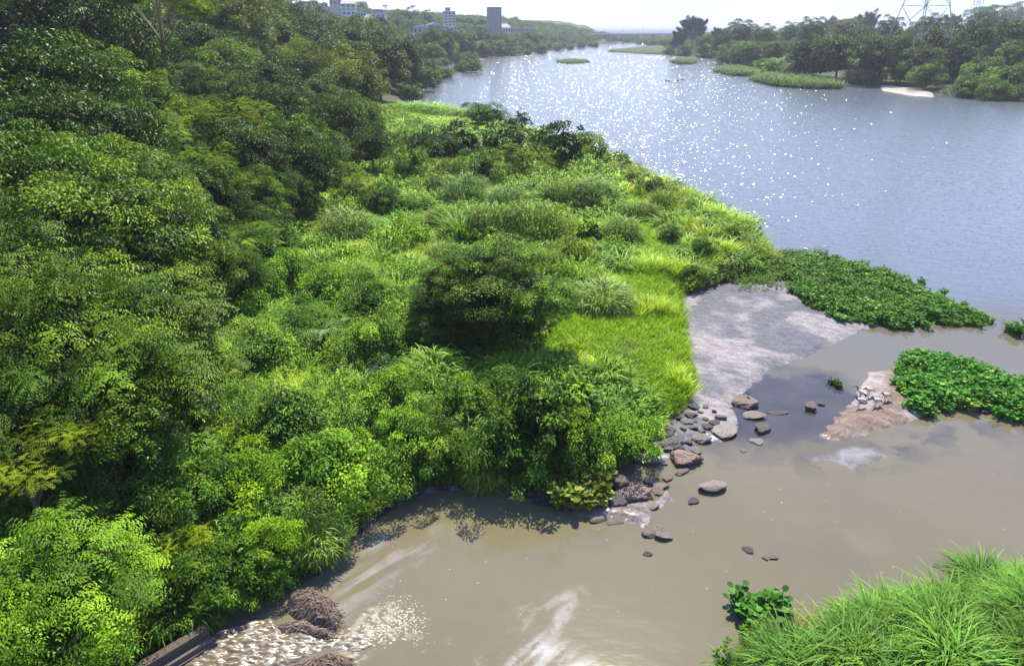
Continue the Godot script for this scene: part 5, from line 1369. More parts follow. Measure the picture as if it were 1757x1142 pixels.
	plant("broadleaf_tree", "broad", 131.48, 0.45, -539.28, 5.81, 8.46, Color(0.40, 0.48, 0.49), "dark green round-crowned tree, seventh nearest to the clearing across the river", "tree", "trees on the bank across the river")
	plant("broadleaf_tree", "broad", 130.11, 0.47, -490.19, 8.87, 7.08, Color(0.35, 0.42, 0.43), "dark green round-crowned tree, sixth nearest to the clearing across the river", "tree", "trees on the bank across the river")
	plant("leafy_bush", "bush", 124.95, 0.79, -269.99, 3.08, 4.95, Color(0.84, 0.90, 0.63), "bright green leafy bush, second nearest to the far sand strip", "bush", "bushes on the bank across the river")
	plant("leafy_bush", "bush", 132.26, 1.15, -266.78, 3.64, 5.21, Color(0.92, 0.98, 0.69), "bright green leafy bush, nearest to the far sand strip", "bush", "bushes on the bank across the river")
	plant("leafy_bush", "bush", 130.13, 1.05, -245.41, 3.58, 5.10, Color(0.80, 0.80, 0.80), "mid green leafy bush, nearest to the far sand strip", "bush", "bushes on the bank across the river")
	plant("leafy_bush", "bush", 149.32, 1.15, -263.62, 3.79, 5.47, Color(1.39, 1.31, 0.49), "lime green leafy bush, nearest to the far sand strip", "bush", "bushes on the bank across the river")
	plant("leafy_bush", "bush", 150.08, 1.15, -248.36, 3.85, 5.46, Color(0.84, 0.90, 0.63), "bright green leafy bush, third nearest to the far sand strip", "bush", "bushes on the bank across the river")
	plant("leafy_bush", "bush", 143.43, 1.15, -223.08, 3.91, 5.46, Color(0.86, 0.92, 0.64), "bright green leafy bush, fourth nearest to the far sand strip", "bush", "bushes on the bank across the river")
	plant("leafy_bush", "bush", 130.13, 0.74, -220.43, 1.34, 4.07, Color(0.83, 0.83, 0.83), "mid green leafy bush, second nearest to the far sand strip", "bush", "bushes on the bank across the river")
	plant("leafy_bush", "bush", 132.93, 0.99, -212.68, 0.89, 3.93, Color(0.77, 0.77, 0.77), "mid green leafy bush, third nearest to the far sand strip", "bush", "bushes on the bank across the river")
	plant("leafy_bush", "bush", 138.66, 0.98, -210.16, 0.34, 3.37, Color(1.15, 0.87, 0.67), "olive green leafy bush, nearest to the far sand strip", "bush", "bushes on the bank across the river")
	plant("reed_clump", "reed", 122.06, 0.59, -276.50, 1.37, 4.06, Color(0.75, 0.75, 0.75), "mid green arching reed clump, nearest to the far sand strip", "reeds", "reed clumps on the bank across the river")
	plant("leafy_bush", "bush", 113.54, 0.37, -338.67, 2.28, 4.54, Color(1.51, 1.42, 0.53), "lime green leafy bush, nearest to the clearing across the river", "bush", "bushes on the bank across the river")
	plant("leafy_bush", "bush", 115.05, 0.32, -359.48, 2.39, 3.94, Color(0.90, 0.96, 0.67), "bright green leafy bush, nearest to the clearing across the river", "bush", "bushes on the bank across the river")
	plant("leafy_bush", "bush", 132.18, 0.14, -532.88, 3.32, 6.44, Color(0.96, 1.03, 0.72), "bright green leafy bush, second nearest to the clearing across the river", "bush", "bushes on the bank across the river")
	plant("leafy_bush", "bush", 133.48, 0.28, -526.56, 1.90, 3.82, Color(1.29, 1.21, 0.45), "lime green leafy bush, second nearest to the clearing across the river", "bush", "bushes on the bank across the river")
	plant("leafy_bush", "bush", 127.15, 0.95, -572.42, 2.22, 5.53, Color(0.77, 0.77, 0.77), "mid green leafy bush, second nearest to the clearing across the river", "bush", "bushes on the bank across the river")
	plant("leafy_bush", "bush", 120.09, 0.30, -600.39, 2.15, 4.35, Color(0.87, 0.87, 0.87), "mid green leafy bush, nearest to the islet in mid river", "bush", "bushes on the bank across the river")
	plant("leafy_bush", "bush", 120.91, 0.31, -440.29, 2.63, 3.74, Color(0.90, 0.90, 0.90), "mid green leafy bush, nearest to the clearing across the river", "bush", "bushes on the bank across the river")
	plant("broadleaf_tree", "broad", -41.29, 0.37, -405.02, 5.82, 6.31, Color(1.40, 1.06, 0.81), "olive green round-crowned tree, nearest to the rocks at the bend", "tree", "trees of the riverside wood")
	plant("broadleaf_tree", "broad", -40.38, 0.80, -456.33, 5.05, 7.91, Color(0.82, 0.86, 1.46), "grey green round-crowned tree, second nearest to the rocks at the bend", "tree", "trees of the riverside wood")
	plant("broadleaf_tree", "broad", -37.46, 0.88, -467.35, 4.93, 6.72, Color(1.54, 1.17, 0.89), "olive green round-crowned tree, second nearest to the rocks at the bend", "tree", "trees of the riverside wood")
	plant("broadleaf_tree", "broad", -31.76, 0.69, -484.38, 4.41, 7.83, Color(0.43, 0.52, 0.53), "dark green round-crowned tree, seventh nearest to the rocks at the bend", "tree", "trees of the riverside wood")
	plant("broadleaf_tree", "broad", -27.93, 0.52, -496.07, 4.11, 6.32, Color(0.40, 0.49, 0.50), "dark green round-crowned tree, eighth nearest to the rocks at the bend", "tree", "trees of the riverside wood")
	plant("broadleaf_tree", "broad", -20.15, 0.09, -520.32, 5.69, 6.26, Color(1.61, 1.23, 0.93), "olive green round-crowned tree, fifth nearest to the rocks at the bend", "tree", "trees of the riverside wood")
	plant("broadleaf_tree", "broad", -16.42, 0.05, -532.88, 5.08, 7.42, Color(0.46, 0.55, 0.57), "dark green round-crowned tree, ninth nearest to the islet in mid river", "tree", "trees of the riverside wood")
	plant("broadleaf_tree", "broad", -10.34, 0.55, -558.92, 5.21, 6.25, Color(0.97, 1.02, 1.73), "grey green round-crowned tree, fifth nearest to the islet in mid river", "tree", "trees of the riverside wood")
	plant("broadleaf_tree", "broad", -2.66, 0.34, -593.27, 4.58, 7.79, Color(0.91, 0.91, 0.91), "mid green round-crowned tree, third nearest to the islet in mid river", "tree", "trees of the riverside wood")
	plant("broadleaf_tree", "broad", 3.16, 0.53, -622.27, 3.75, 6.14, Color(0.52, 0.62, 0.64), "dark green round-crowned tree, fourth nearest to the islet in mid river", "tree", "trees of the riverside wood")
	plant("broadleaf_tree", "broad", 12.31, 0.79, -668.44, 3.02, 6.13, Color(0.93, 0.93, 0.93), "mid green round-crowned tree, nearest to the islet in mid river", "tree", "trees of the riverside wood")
	plant("broadleaf_tree", "broad", 23.77, 0.39, -718.03, 3.70, 6.92, Color(0.81, 0.85, 1.44), "grey green round-crowned tree, nearest to the islet in mid river", "tree", "trees of the riverside wood")
	plant("broadleaf_tree", "broad", 29.39, 0.60, -753.12, 3.90, 6.73, Color(1.26, 0.96, 0.73), "olive green round-crowned tree, nearest to the islet in mid river", "tree", "trees of the riverside wood")
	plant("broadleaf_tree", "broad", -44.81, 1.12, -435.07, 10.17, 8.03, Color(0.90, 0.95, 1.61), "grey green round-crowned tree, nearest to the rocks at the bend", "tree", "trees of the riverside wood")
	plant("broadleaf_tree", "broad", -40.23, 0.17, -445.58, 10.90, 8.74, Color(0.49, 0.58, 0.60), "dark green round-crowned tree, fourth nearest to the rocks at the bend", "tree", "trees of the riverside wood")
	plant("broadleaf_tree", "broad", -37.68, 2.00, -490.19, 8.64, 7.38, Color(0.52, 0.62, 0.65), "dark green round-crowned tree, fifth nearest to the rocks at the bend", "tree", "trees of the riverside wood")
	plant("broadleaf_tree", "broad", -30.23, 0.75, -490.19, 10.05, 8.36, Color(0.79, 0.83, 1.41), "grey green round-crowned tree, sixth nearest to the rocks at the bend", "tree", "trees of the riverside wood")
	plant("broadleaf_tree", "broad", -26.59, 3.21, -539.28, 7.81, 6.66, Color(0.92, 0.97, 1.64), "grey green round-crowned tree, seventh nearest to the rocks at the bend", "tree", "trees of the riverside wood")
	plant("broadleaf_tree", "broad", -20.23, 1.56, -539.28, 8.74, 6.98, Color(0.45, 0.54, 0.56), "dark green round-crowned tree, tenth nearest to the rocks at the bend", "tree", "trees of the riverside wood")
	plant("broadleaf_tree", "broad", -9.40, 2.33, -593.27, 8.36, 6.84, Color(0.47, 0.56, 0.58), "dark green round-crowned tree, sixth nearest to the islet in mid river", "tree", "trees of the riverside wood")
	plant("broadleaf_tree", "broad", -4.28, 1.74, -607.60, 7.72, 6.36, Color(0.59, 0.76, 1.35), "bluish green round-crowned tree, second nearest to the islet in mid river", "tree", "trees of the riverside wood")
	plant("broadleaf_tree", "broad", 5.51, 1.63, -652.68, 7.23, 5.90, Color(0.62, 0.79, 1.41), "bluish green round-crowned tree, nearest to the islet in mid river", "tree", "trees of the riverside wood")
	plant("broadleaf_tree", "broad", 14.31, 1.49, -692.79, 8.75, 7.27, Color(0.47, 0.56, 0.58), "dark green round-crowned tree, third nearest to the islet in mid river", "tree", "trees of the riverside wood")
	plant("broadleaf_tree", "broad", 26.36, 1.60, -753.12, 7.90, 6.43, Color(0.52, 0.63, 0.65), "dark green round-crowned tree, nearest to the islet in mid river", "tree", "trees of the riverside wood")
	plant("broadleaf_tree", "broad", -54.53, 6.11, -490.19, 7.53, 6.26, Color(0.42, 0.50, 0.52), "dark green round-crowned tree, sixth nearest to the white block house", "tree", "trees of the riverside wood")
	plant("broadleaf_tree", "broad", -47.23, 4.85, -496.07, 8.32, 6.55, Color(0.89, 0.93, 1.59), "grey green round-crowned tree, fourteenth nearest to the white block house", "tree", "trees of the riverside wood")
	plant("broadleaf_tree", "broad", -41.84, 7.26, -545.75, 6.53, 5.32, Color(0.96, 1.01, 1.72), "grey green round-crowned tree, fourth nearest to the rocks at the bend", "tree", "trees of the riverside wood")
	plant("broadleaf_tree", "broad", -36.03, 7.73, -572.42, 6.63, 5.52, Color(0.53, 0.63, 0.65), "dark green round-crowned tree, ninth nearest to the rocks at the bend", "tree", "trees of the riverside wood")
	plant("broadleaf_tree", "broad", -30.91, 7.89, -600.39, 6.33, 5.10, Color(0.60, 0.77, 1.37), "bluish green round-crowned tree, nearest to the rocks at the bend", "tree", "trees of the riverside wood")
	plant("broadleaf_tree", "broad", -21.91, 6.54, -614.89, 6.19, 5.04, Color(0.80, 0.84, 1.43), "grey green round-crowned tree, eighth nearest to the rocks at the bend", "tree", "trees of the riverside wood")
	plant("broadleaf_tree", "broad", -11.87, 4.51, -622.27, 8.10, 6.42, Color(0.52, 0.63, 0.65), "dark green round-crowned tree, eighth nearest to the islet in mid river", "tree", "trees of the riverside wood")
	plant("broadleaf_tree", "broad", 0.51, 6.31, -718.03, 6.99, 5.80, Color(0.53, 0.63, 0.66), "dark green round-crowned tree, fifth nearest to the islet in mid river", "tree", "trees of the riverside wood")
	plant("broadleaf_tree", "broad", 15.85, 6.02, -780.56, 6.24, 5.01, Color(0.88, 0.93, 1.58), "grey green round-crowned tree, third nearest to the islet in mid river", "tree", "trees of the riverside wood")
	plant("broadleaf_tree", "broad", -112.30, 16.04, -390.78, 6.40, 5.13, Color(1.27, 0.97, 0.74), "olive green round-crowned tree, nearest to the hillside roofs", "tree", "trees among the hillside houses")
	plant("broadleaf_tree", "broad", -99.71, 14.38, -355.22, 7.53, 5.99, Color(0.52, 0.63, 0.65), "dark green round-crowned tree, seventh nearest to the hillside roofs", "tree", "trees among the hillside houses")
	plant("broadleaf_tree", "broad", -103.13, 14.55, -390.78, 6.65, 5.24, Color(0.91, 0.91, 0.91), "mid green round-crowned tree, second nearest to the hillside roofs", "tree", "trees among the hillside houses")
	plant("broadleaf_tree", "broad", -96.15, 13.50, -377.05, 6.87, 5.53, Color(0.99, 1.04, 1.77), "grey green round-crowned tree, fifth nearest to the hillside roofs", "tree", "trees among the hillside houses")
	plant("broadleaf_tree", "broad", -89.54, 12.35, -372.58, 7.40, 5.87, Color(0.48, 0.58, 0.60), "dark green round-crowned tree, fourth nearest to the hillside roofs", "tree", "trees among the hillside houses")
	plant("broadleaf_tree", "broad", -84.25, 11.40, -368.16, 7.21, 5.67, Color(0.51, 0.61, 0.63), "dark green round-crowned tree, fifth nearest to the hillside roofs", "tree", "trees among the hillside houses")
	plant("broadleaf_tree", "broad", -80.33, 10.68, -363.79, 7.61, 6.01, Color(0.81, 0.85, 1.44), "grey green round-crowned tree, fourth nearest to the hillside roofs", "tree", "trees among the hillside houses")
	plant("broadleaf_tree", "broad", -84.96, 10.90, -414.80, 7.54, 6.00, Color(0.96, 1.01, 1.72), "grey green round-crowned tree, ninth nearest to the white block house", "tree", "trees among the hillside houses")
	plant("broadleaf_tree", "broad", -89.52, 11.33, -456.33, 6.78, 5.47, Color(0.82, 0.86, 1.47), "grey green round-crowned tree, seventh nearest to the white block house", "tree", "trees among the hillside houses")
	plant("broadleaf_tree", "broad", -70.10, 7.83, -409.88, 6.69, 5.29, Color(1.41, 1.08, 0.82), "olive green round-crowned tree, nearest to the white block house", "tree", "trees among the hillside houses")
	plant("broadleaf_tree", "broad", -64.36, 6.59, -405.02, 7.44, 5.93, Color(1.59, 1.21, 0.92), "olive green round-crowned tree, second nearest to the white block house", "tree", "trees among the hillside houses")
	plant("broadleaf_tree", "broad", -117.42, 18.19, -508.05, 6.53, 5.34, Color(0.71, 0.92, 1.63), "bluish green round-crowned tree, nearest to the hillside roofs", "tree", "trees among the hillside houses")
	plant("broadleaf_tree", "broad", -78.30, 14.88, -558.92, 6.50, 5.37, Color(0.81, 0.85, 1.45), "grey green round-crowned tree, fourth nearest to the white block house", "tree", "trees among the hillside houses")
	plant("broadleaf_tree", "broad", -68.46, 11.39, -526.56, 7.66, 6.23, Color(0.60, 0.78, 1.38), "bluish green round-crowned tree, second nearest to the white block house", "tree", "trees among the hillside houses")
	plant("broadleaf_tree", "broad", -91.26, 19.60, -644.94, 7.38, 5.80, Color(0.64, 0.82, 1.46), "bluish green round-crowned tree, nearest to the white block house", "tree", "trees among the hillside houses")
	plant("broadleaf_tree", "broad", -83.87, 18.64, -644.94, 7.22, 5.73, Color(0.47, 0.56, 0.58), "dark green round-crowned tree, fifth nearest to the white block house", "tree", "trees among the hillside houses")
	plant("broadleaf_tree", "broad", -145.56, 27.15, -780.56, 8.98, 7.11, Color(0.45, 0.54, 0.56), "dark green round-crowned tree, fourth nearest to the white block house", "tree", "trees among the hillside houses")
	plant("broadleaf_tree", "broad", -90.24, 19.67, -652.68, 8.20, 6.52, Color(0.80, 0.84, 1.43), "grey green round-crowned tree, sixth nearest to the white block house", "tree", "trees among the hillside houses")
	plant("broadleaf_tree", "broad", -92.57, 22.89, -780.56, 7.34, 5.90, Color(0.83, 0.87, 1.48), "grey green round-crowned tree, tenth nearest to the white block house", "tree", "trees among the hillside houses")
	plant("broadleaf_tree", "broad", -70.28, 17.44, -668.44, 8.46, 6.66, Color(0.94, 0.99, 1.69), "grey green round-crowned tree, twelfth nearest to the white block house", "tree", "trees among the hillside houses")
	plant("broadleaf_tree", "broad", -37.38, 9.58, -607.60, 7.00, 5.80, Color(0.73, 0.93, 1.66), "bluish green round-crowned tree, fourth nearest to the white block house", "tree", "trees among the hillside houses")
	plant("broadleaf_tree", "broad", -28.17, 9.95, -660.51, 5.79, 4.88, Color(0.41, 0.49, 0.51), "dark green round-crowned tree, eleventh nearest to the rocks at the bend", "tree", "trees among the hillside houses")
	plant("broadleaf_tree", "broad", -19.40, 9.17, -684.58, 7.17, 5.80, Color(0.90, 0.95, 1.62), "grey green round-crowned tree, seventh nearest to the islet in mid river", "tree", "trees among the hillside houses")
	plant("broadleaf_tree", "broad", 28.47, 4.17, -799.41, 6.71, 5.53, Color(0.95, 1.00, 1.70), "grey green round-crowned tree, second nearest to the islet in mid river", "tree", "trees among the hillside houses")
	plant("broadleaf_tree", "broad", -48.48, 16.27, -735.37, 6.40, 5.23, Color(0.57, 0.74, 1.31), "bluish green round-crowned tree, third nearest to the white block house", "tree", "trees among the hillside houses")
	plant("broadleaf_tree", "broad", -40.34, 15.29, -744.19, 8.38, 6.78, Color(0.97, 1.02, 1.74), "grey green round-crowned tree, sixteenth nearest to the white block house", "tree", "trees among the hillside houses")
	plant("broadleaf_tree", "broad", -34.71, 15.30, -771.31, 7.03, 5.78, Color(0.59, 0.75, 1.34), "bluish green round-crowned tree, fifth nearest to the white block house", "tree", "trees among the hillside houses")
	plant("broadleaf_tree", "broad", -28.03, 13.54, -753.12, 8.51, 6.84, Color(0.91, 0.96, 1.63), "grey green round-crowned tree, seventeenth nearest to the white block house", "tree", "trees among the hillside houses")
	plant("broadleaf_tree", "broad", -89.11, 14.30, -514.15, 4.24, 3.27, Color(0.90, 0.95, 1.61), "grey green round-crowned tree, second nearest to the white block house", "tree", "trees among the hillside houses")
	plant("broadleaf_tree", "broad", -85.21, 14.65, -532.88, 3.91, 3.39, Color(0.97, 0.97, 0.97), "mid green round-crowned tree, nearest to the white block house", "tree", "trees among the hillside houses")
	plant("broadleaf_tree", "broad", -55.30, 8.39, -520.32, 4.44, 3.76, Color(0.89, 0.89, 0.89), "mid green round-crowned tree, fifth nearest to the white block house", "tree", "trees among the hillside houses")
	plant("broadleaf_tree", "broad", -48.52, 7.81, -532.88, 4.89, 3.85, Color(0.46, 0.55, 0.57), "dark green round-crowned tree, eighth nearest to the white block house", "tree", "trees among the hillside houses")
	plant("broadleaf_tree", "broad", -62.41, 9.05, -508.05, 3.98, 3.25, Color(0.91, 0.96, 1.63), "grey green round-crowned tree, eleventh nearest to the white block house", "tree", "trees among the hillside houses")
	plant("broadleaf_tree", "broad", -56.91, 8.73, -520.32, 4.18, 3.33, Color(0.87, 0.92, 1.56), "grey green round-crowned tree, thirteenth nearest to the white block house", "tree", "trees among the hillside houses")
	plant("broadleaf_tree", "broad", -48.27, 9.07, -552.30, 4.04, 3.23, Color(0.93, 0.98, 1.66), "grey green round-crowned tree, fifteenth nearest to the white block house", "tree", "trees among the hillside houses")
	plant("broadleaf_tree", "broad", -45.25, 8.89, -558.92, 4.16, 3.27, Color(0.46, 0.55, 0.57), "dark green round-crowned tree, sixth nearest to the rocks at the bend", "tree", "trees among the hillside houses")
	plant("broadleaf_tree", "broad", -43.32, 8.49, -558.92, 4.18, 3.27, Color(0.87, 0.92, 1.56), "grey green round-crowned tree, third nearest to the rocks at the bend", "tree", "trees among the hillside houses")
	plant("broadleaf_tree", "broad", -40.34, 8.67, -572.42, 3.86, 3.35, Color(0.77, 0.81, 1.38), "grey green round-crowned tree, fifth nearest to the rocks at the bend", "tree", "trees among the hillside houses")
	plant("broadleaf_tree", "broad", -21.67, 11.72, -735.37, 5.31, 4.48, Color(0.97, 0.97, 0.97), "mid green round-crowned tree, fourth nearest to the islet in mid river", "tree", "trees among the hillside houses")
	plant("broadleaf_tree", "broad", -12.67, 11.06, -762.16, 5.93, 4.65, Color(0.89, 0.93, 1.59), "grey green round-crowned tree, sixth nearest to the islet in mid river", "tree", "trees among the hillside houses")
	plant("broadleaf_tree", "broad", -53.27, 13.48, -629.73, 4.57, 3.67, Color(0.43, 0.52, 0.54), "dark green round-crowned tree, ninth nearest to the white block house", "tree", "trees among the hillside houses")
	plant("broadleaf_tree", "broad", -47.98, 13.38, -652.68, 4.66, 3.81, Color(1.00, 1.00, 1.00), "mid green round-crowned tree, eighth nearest to the white block house", "tree", "trees among the hillside houses")
	plant("broadleaf_tree", "broad", -53.15, 14.00, -644.94, 4.83, 3.76, Color(1.01, 1.01, 1.01), "mid green round-crowned tree, sixth nearest to the white block house", "tree", "trees among the hillside houses")
	plant("broadleaf_tree", "broad", -51.35, 14.24, -660.51, 4.60, 3.85, Color(0.93, 0.93, 0.93), "mid green round-crowned tree, seventh nearest to the white block house", "tree", "trees among the hillside houses")
	plant("broadleaf_tree", "broad", 1.56, 2.27, -644.94, 7.87, 6.46, Color(0.85, 0.85, 0.85), "mid green round-crowned tree, second nearest to the islet in mid river", "tree", "trees among the hillside houses")
	plant("broadleaf_tree", "broad", 16.29, 1.01, -692.79, 8.54, 6.94, Color(0.46, 0.56, 0.58), "dark green round-crowned tree, second nearest to the islet in mid river", "tree", "trees among the hillside houses")
	plant("broadleaf_tree", "broad", -10.32, 7.19, -684.58, 5.11, 4.01, Color(0.42, 0.50, 0.52), "dark green round-crowned tree, seventh nearest to the islet in mid river", "tree", "trees among the hillside houses")
	plant("broadleaf_tree", "broad", -3.22, 6.76, -709.52, 5.34, 4.15, Color(0.80, 0.84, 1.43), "grey green round-crowned tree, fourth nearest to the islet in mid river", "tree", "trees among the hillside houses")
	plant("broadleaf_tree", "broad", -125.18, 22.25, -593.27, 4.93, 3.92, Color(0.46, 0.55, 0.57), "dark green round-crowned tree, third nearest to the hillside roofs", "tree", "trees among the hillside houses")
	plant("broadleaf_tree", "broad", -121.19, 22.30, -614.89, 5.21, 4.06, Color(0.79, 0.83, 1.41), "grey green round-crowned tree, eighth nearest to the white block house", "tree", "trees among the hillside houses")
	plant("broadleaf_tree", "broad", -116.96, 20.18, -558.92, 4.10, 3.39, Color(0.87, 0.92, 1.57), "grey green round-crowned tree, third nearest to the hillside roofs", "tree", "trees among the hillside houses")
	plant("broadleaf_tree", "broad", -112.48, 20.16, -572.42, 4.27, 3.47, Color(0.94, 0.94, 0.94), "mid green round-crowned tree, third nearest to the white block house", "tree", "trees among the hillside houses")
	plant("broadleaf_tree", "broad", -103.99, 17.74, -539.28, 3.85, 3.14, Color(0.78, 0.82, 1.39), "grey green round-crowned tree, fifth nearest to the white block house", "tree", "trees among the hillside houses")
	plant("broadleaf_tree", "broad", -100.48, 17.54, -545.75, 4.09, 3.17, Color(0.92, 0.97, 1.65), "grey green round-crowned tree, third nearest to the white block house", "tree", "trees among the hillside houses")
	plant("broadleaf_tree", "broad", -106.24, 20.65, -614.89, 4.48, 3.57, Color(0.79, 0.83, 1.41), "grey green round-crowned tree, nearest to the white block house", "tree", "trees among the hillside houses")
	plant("broadleaf_tree", "broad", -103.82, 20.91, -637.29, 4.49, 3.70, Color(0.50, 0.60, 0.62), "dark green round-crowned tree, nearest to the white block house", "tree", "trees among the hillside houses")
	plant("broadleaf_tree", "broad", -91.64, 14.08, -502.03, 3.69, 2.93, Color(0.50, 0.60, 0.62), "dark green round-crowned tree, third nearest to the white block house", "tree", "trees among the hillside houses")
	plant("broadleaf_tree", "broad", -88.88, 13.94, -508.05, 3.82, 2.96, Color(0.47, 0.56, 0.58), "dark green round-crowned tree, second nearest to the white block house", "tree", "trees among the hillside houses")
	plant("broadleaf_tree", "broad", -173.43, 26.72, -614.89, 4.48, 3.55, Color(0.78, 0.82, 1.40), "grey green round-crowned tree, seventh nearest to the hillside roofs", "tree", "trees among the hillside houses")
	plant("broadleaf_tree", "broad", -172.88, 26.89, -629.73, 4.62, 3.64, Color(0.94, 0.94, 0.94), "mid green round-crowned tree, third nearest to the hillside roofs", "tree", "trees among the hillside houses")
	plant("broadleaf_tree", "broad", -171.91, 27.03, -644.94, 4.81, 3.73, Color(0.86, 0.90, 1.54), "grey green round-crowned tree, sixth nearest to the hillside roofs", "tree", "trees among the hillside houses")
	plant("broadleaf_tree", "broad", -173.54, 27.45, -668.44, 4.89, 3.86, Color(1.05, 1.05, 1.05), "mid green round-crowned tree, nearest to the hillside roofs", "tree", "trees among the hillside houses")
	plant("broadleaf_tree", "broad", -168.01, 27.10, -668.44, 4.94, 3.86, Color(0.80, 0.84, 1.43), "grey green round-crowned tree, second nearest to the hillside roofs", "tree", "trees among the hillside houses")
	plant("broadleaf_tree", "broad", -168.53, 27.45, -692.79, 5.09, 4.01, Color(0.51, 0.62, 0.64), "dark green round-crowned tree, second nearest to the hillside roofs", "tree", "trees among the hillside houses")
	plant("broadleaf_tree", "broad", -156.38, 26.07, -652.68, 4.77, 3.78, Color(0.53, 0.64, 0.66), "dark green round-crowned tree, nearest to the hillside roofs", "tree", "trees among the hillside houses")
	plant("broadleaf_tree", "broad", -155.13, 26.21, -668.44, 4.93, 3.87, Color(0.95, 1.00, 1.69), "grey green round-crowned tree, nearest to the hillside roofs", "tree", "trees among the hillside houses")
	more_greenery()
	rocks_and_debris()
	outflow()
	birds()
	far_bank()

func more_greenery() -> void:
	# the lone tree: several lobes on one forked trunk
	rng.seed = 404
	var t := thing("broadleaf_tree", "lone dark spreading tree with several crown lobes on the flat", "tree", Vector3(-0.9, 1.1, -37.9))
	var lobes := [[-1.28, 4.66, -38.00, 2.5, 0.75], [1.29, 4.45, -37.20, 1.75, 1.25], [-3.42, 3.30, -38.00, 2.1, 0.75], [-0.53, 5.90, -39.00, 1.8, 1.2], [-2.70, 5.50, -39.20, 1.7, 1.0], [2.44, 4.59, -38.20, 1.15, 1.35], [-4.59, 2.77, -37.60, 1.5, 0.8], [0.05, 3.34, -36.60, 1.5, 0.8], [-2.49, 2.16, -37.00, 1.5, 0.7], [-3.81, 4.62, -38.60, 1.6, 0.95]]
	var g := Geo.new()
	var bark := Color(0.1, 0.085, 0.07)
	g.tube([Vector3(0, -0.2, 0), Vector3(0.05, 0.8, 0), Vector3(-0.1, 1.7, 0.1)], [0.24, 0.18, 0.14], 9, bark)
	for l in lobes:
		var c: Vector3 = Vector3(l[0], l[1], l[2]) - t.position
		g.tube([Vector3(-0.05, 1.2, 0.05), Vector3(c.x * 0.35, c.y * 0.55, c.z * 0.35), c * 0.95], [0.12, 0.08, 0.03], 7, bark)
	put("trunk", g.mesh(), M.bark, t)
	for l in lobes:
		var b := Basis(Vector3.UP, rf(0, TAU)).scaled(Vector3.ONE * (l[3] / 3.0) * Vector3(1.1, 0.85, 1.1))
		copies("crown", K.broad[rng.randi() % 3], M.leaves, [Transform3D(b, Vector3(l[0], l[1], l[2]) - t.position)], [Color(0.72, 0.78, 0.72) * l[4]], t)
	# the tall tree whose bare trunk shows on the slope
	var foot := Vector3(-58.56, 8.75, -133.41)
	t = thing("bare_trunked_tree", "tall pale tree whose long bare trunk shows on the slope", "tree", foot)
	g = Geo.new()
	bark = Color(0.27, 0.23, 0.18)
	var top := Vector3(-38.64, 19.47, -88.00) - foot
	top = top.normalized() * maxf(top.length(), 8.0)
	g.tube([Vector3(0, -2, 0), top * 0.35 + Vector3(0.15, 0, 0), top * 0.7, top * 1.15], [0.36, 0.28, 0.22, 0.1], 9, bark)
	var tips := [Vector3(-3.0, 1.5, 0.5), Vector3(2.8, 2.2, -0.6), Vector3(-1.2, 3.6, -1), Vector3(1.0, 4.0, 1.0), Vector3(4.2, 0.4, 0.5), Vector3(-4.2, 3.0, -0.5)]
	for e in tips: g.tube([top * 0.68, top * 0.85 + e * 0.4, top + e], [0.16, 0.11, 0.04], 6, bark)
	put("trunk", g.mesh(), M.bark, t)
	for e in tips:
		copies("crown", K.fine[rng.randi() % 2], M.leaves_dull, [Transform3D(Basis(Vector3.UP, rf(0, TAU)).scaled(Vector3(0.75, 0.7, 0.75)), top + e)], [Color(1.5, 1.2, 1.0)], t)
	# a young palm in the thicket
	t = thing("young_palm", "young palm with arching fronds in the thicket of the flat", "palm", Vector3(-10.33, 1.60, -37.49))
	put("fronds", palm_head(301, 9, 2.2, Color(0.1, 0.2, 0.04)), M.leaves, t).position = Vector3(0, 0.9, 0)
	g = Geo.new()
	g.tube([Vector3(0, -0.2, 0), Vector3(0, 0.95, 0)], [0.12, 0.08], 7, Color(0.12, 0.1, 0.07))
	put("trunk", g.mesh(), M.bark, t)

	# bare dead branches poking out of the thicket
	for q in [["pale dead branch leaning over the thicket of the flat", Vector3(-7.73, 1.55, -32.73), 1.0, 1.7], ["dark dead branches fanning up from the thicket", Vector3(-13.35, 1.57, -29.62), -0.3, 2.3], ["thin bare stem under the small flat-topped tree", Vector3(-16.79, 1.76, -37.94), 0.2, 2.2], ["bare grey twigs at the foot of the wooded slope", Vector3(-7.61, 1.43, -25.96), 0.8, 1.4], ["dead twig fan at the river edge of the flat", Vector3(16.75, 1.26, -92.40), -0.6, 2.0]]:
		t = thing("dead_branch", q[0], "branch", q[1], 0.0, "dead branches in the thicket")
		g = Geo.new()
		for k in 6:
			var tip := Vector3(q[2] * q[3] + rf(-0.7, 0.7), q[3] * rf(0.7, 1.1), rf(-0.6, 0.6))
			var m := tip * 0.55 + rv() * 0.15
			g.tube([Vector3(rf(-0.1, 0.1), -0.2, rf(-0.1, 0.1)), m, tip], [0.035, 0.024, 0.008], 5, Color(0.3, 0.26, 0.2))
			for j in 3: g.tube([m.lerp(tip, j * 0.3), m.lerp(tip, j * 0.3) + Vector3(rf(-0.5, 0.5), rf(0.1, 0.5), rf(-0.4, 0.4))], [0.014, 0.004], 4, Color(0.3, 0.26, 0.2))
		put("branch", g.mesh(), M.bark, t)

	# floating plants
	var hy: Array = K.hyacinth
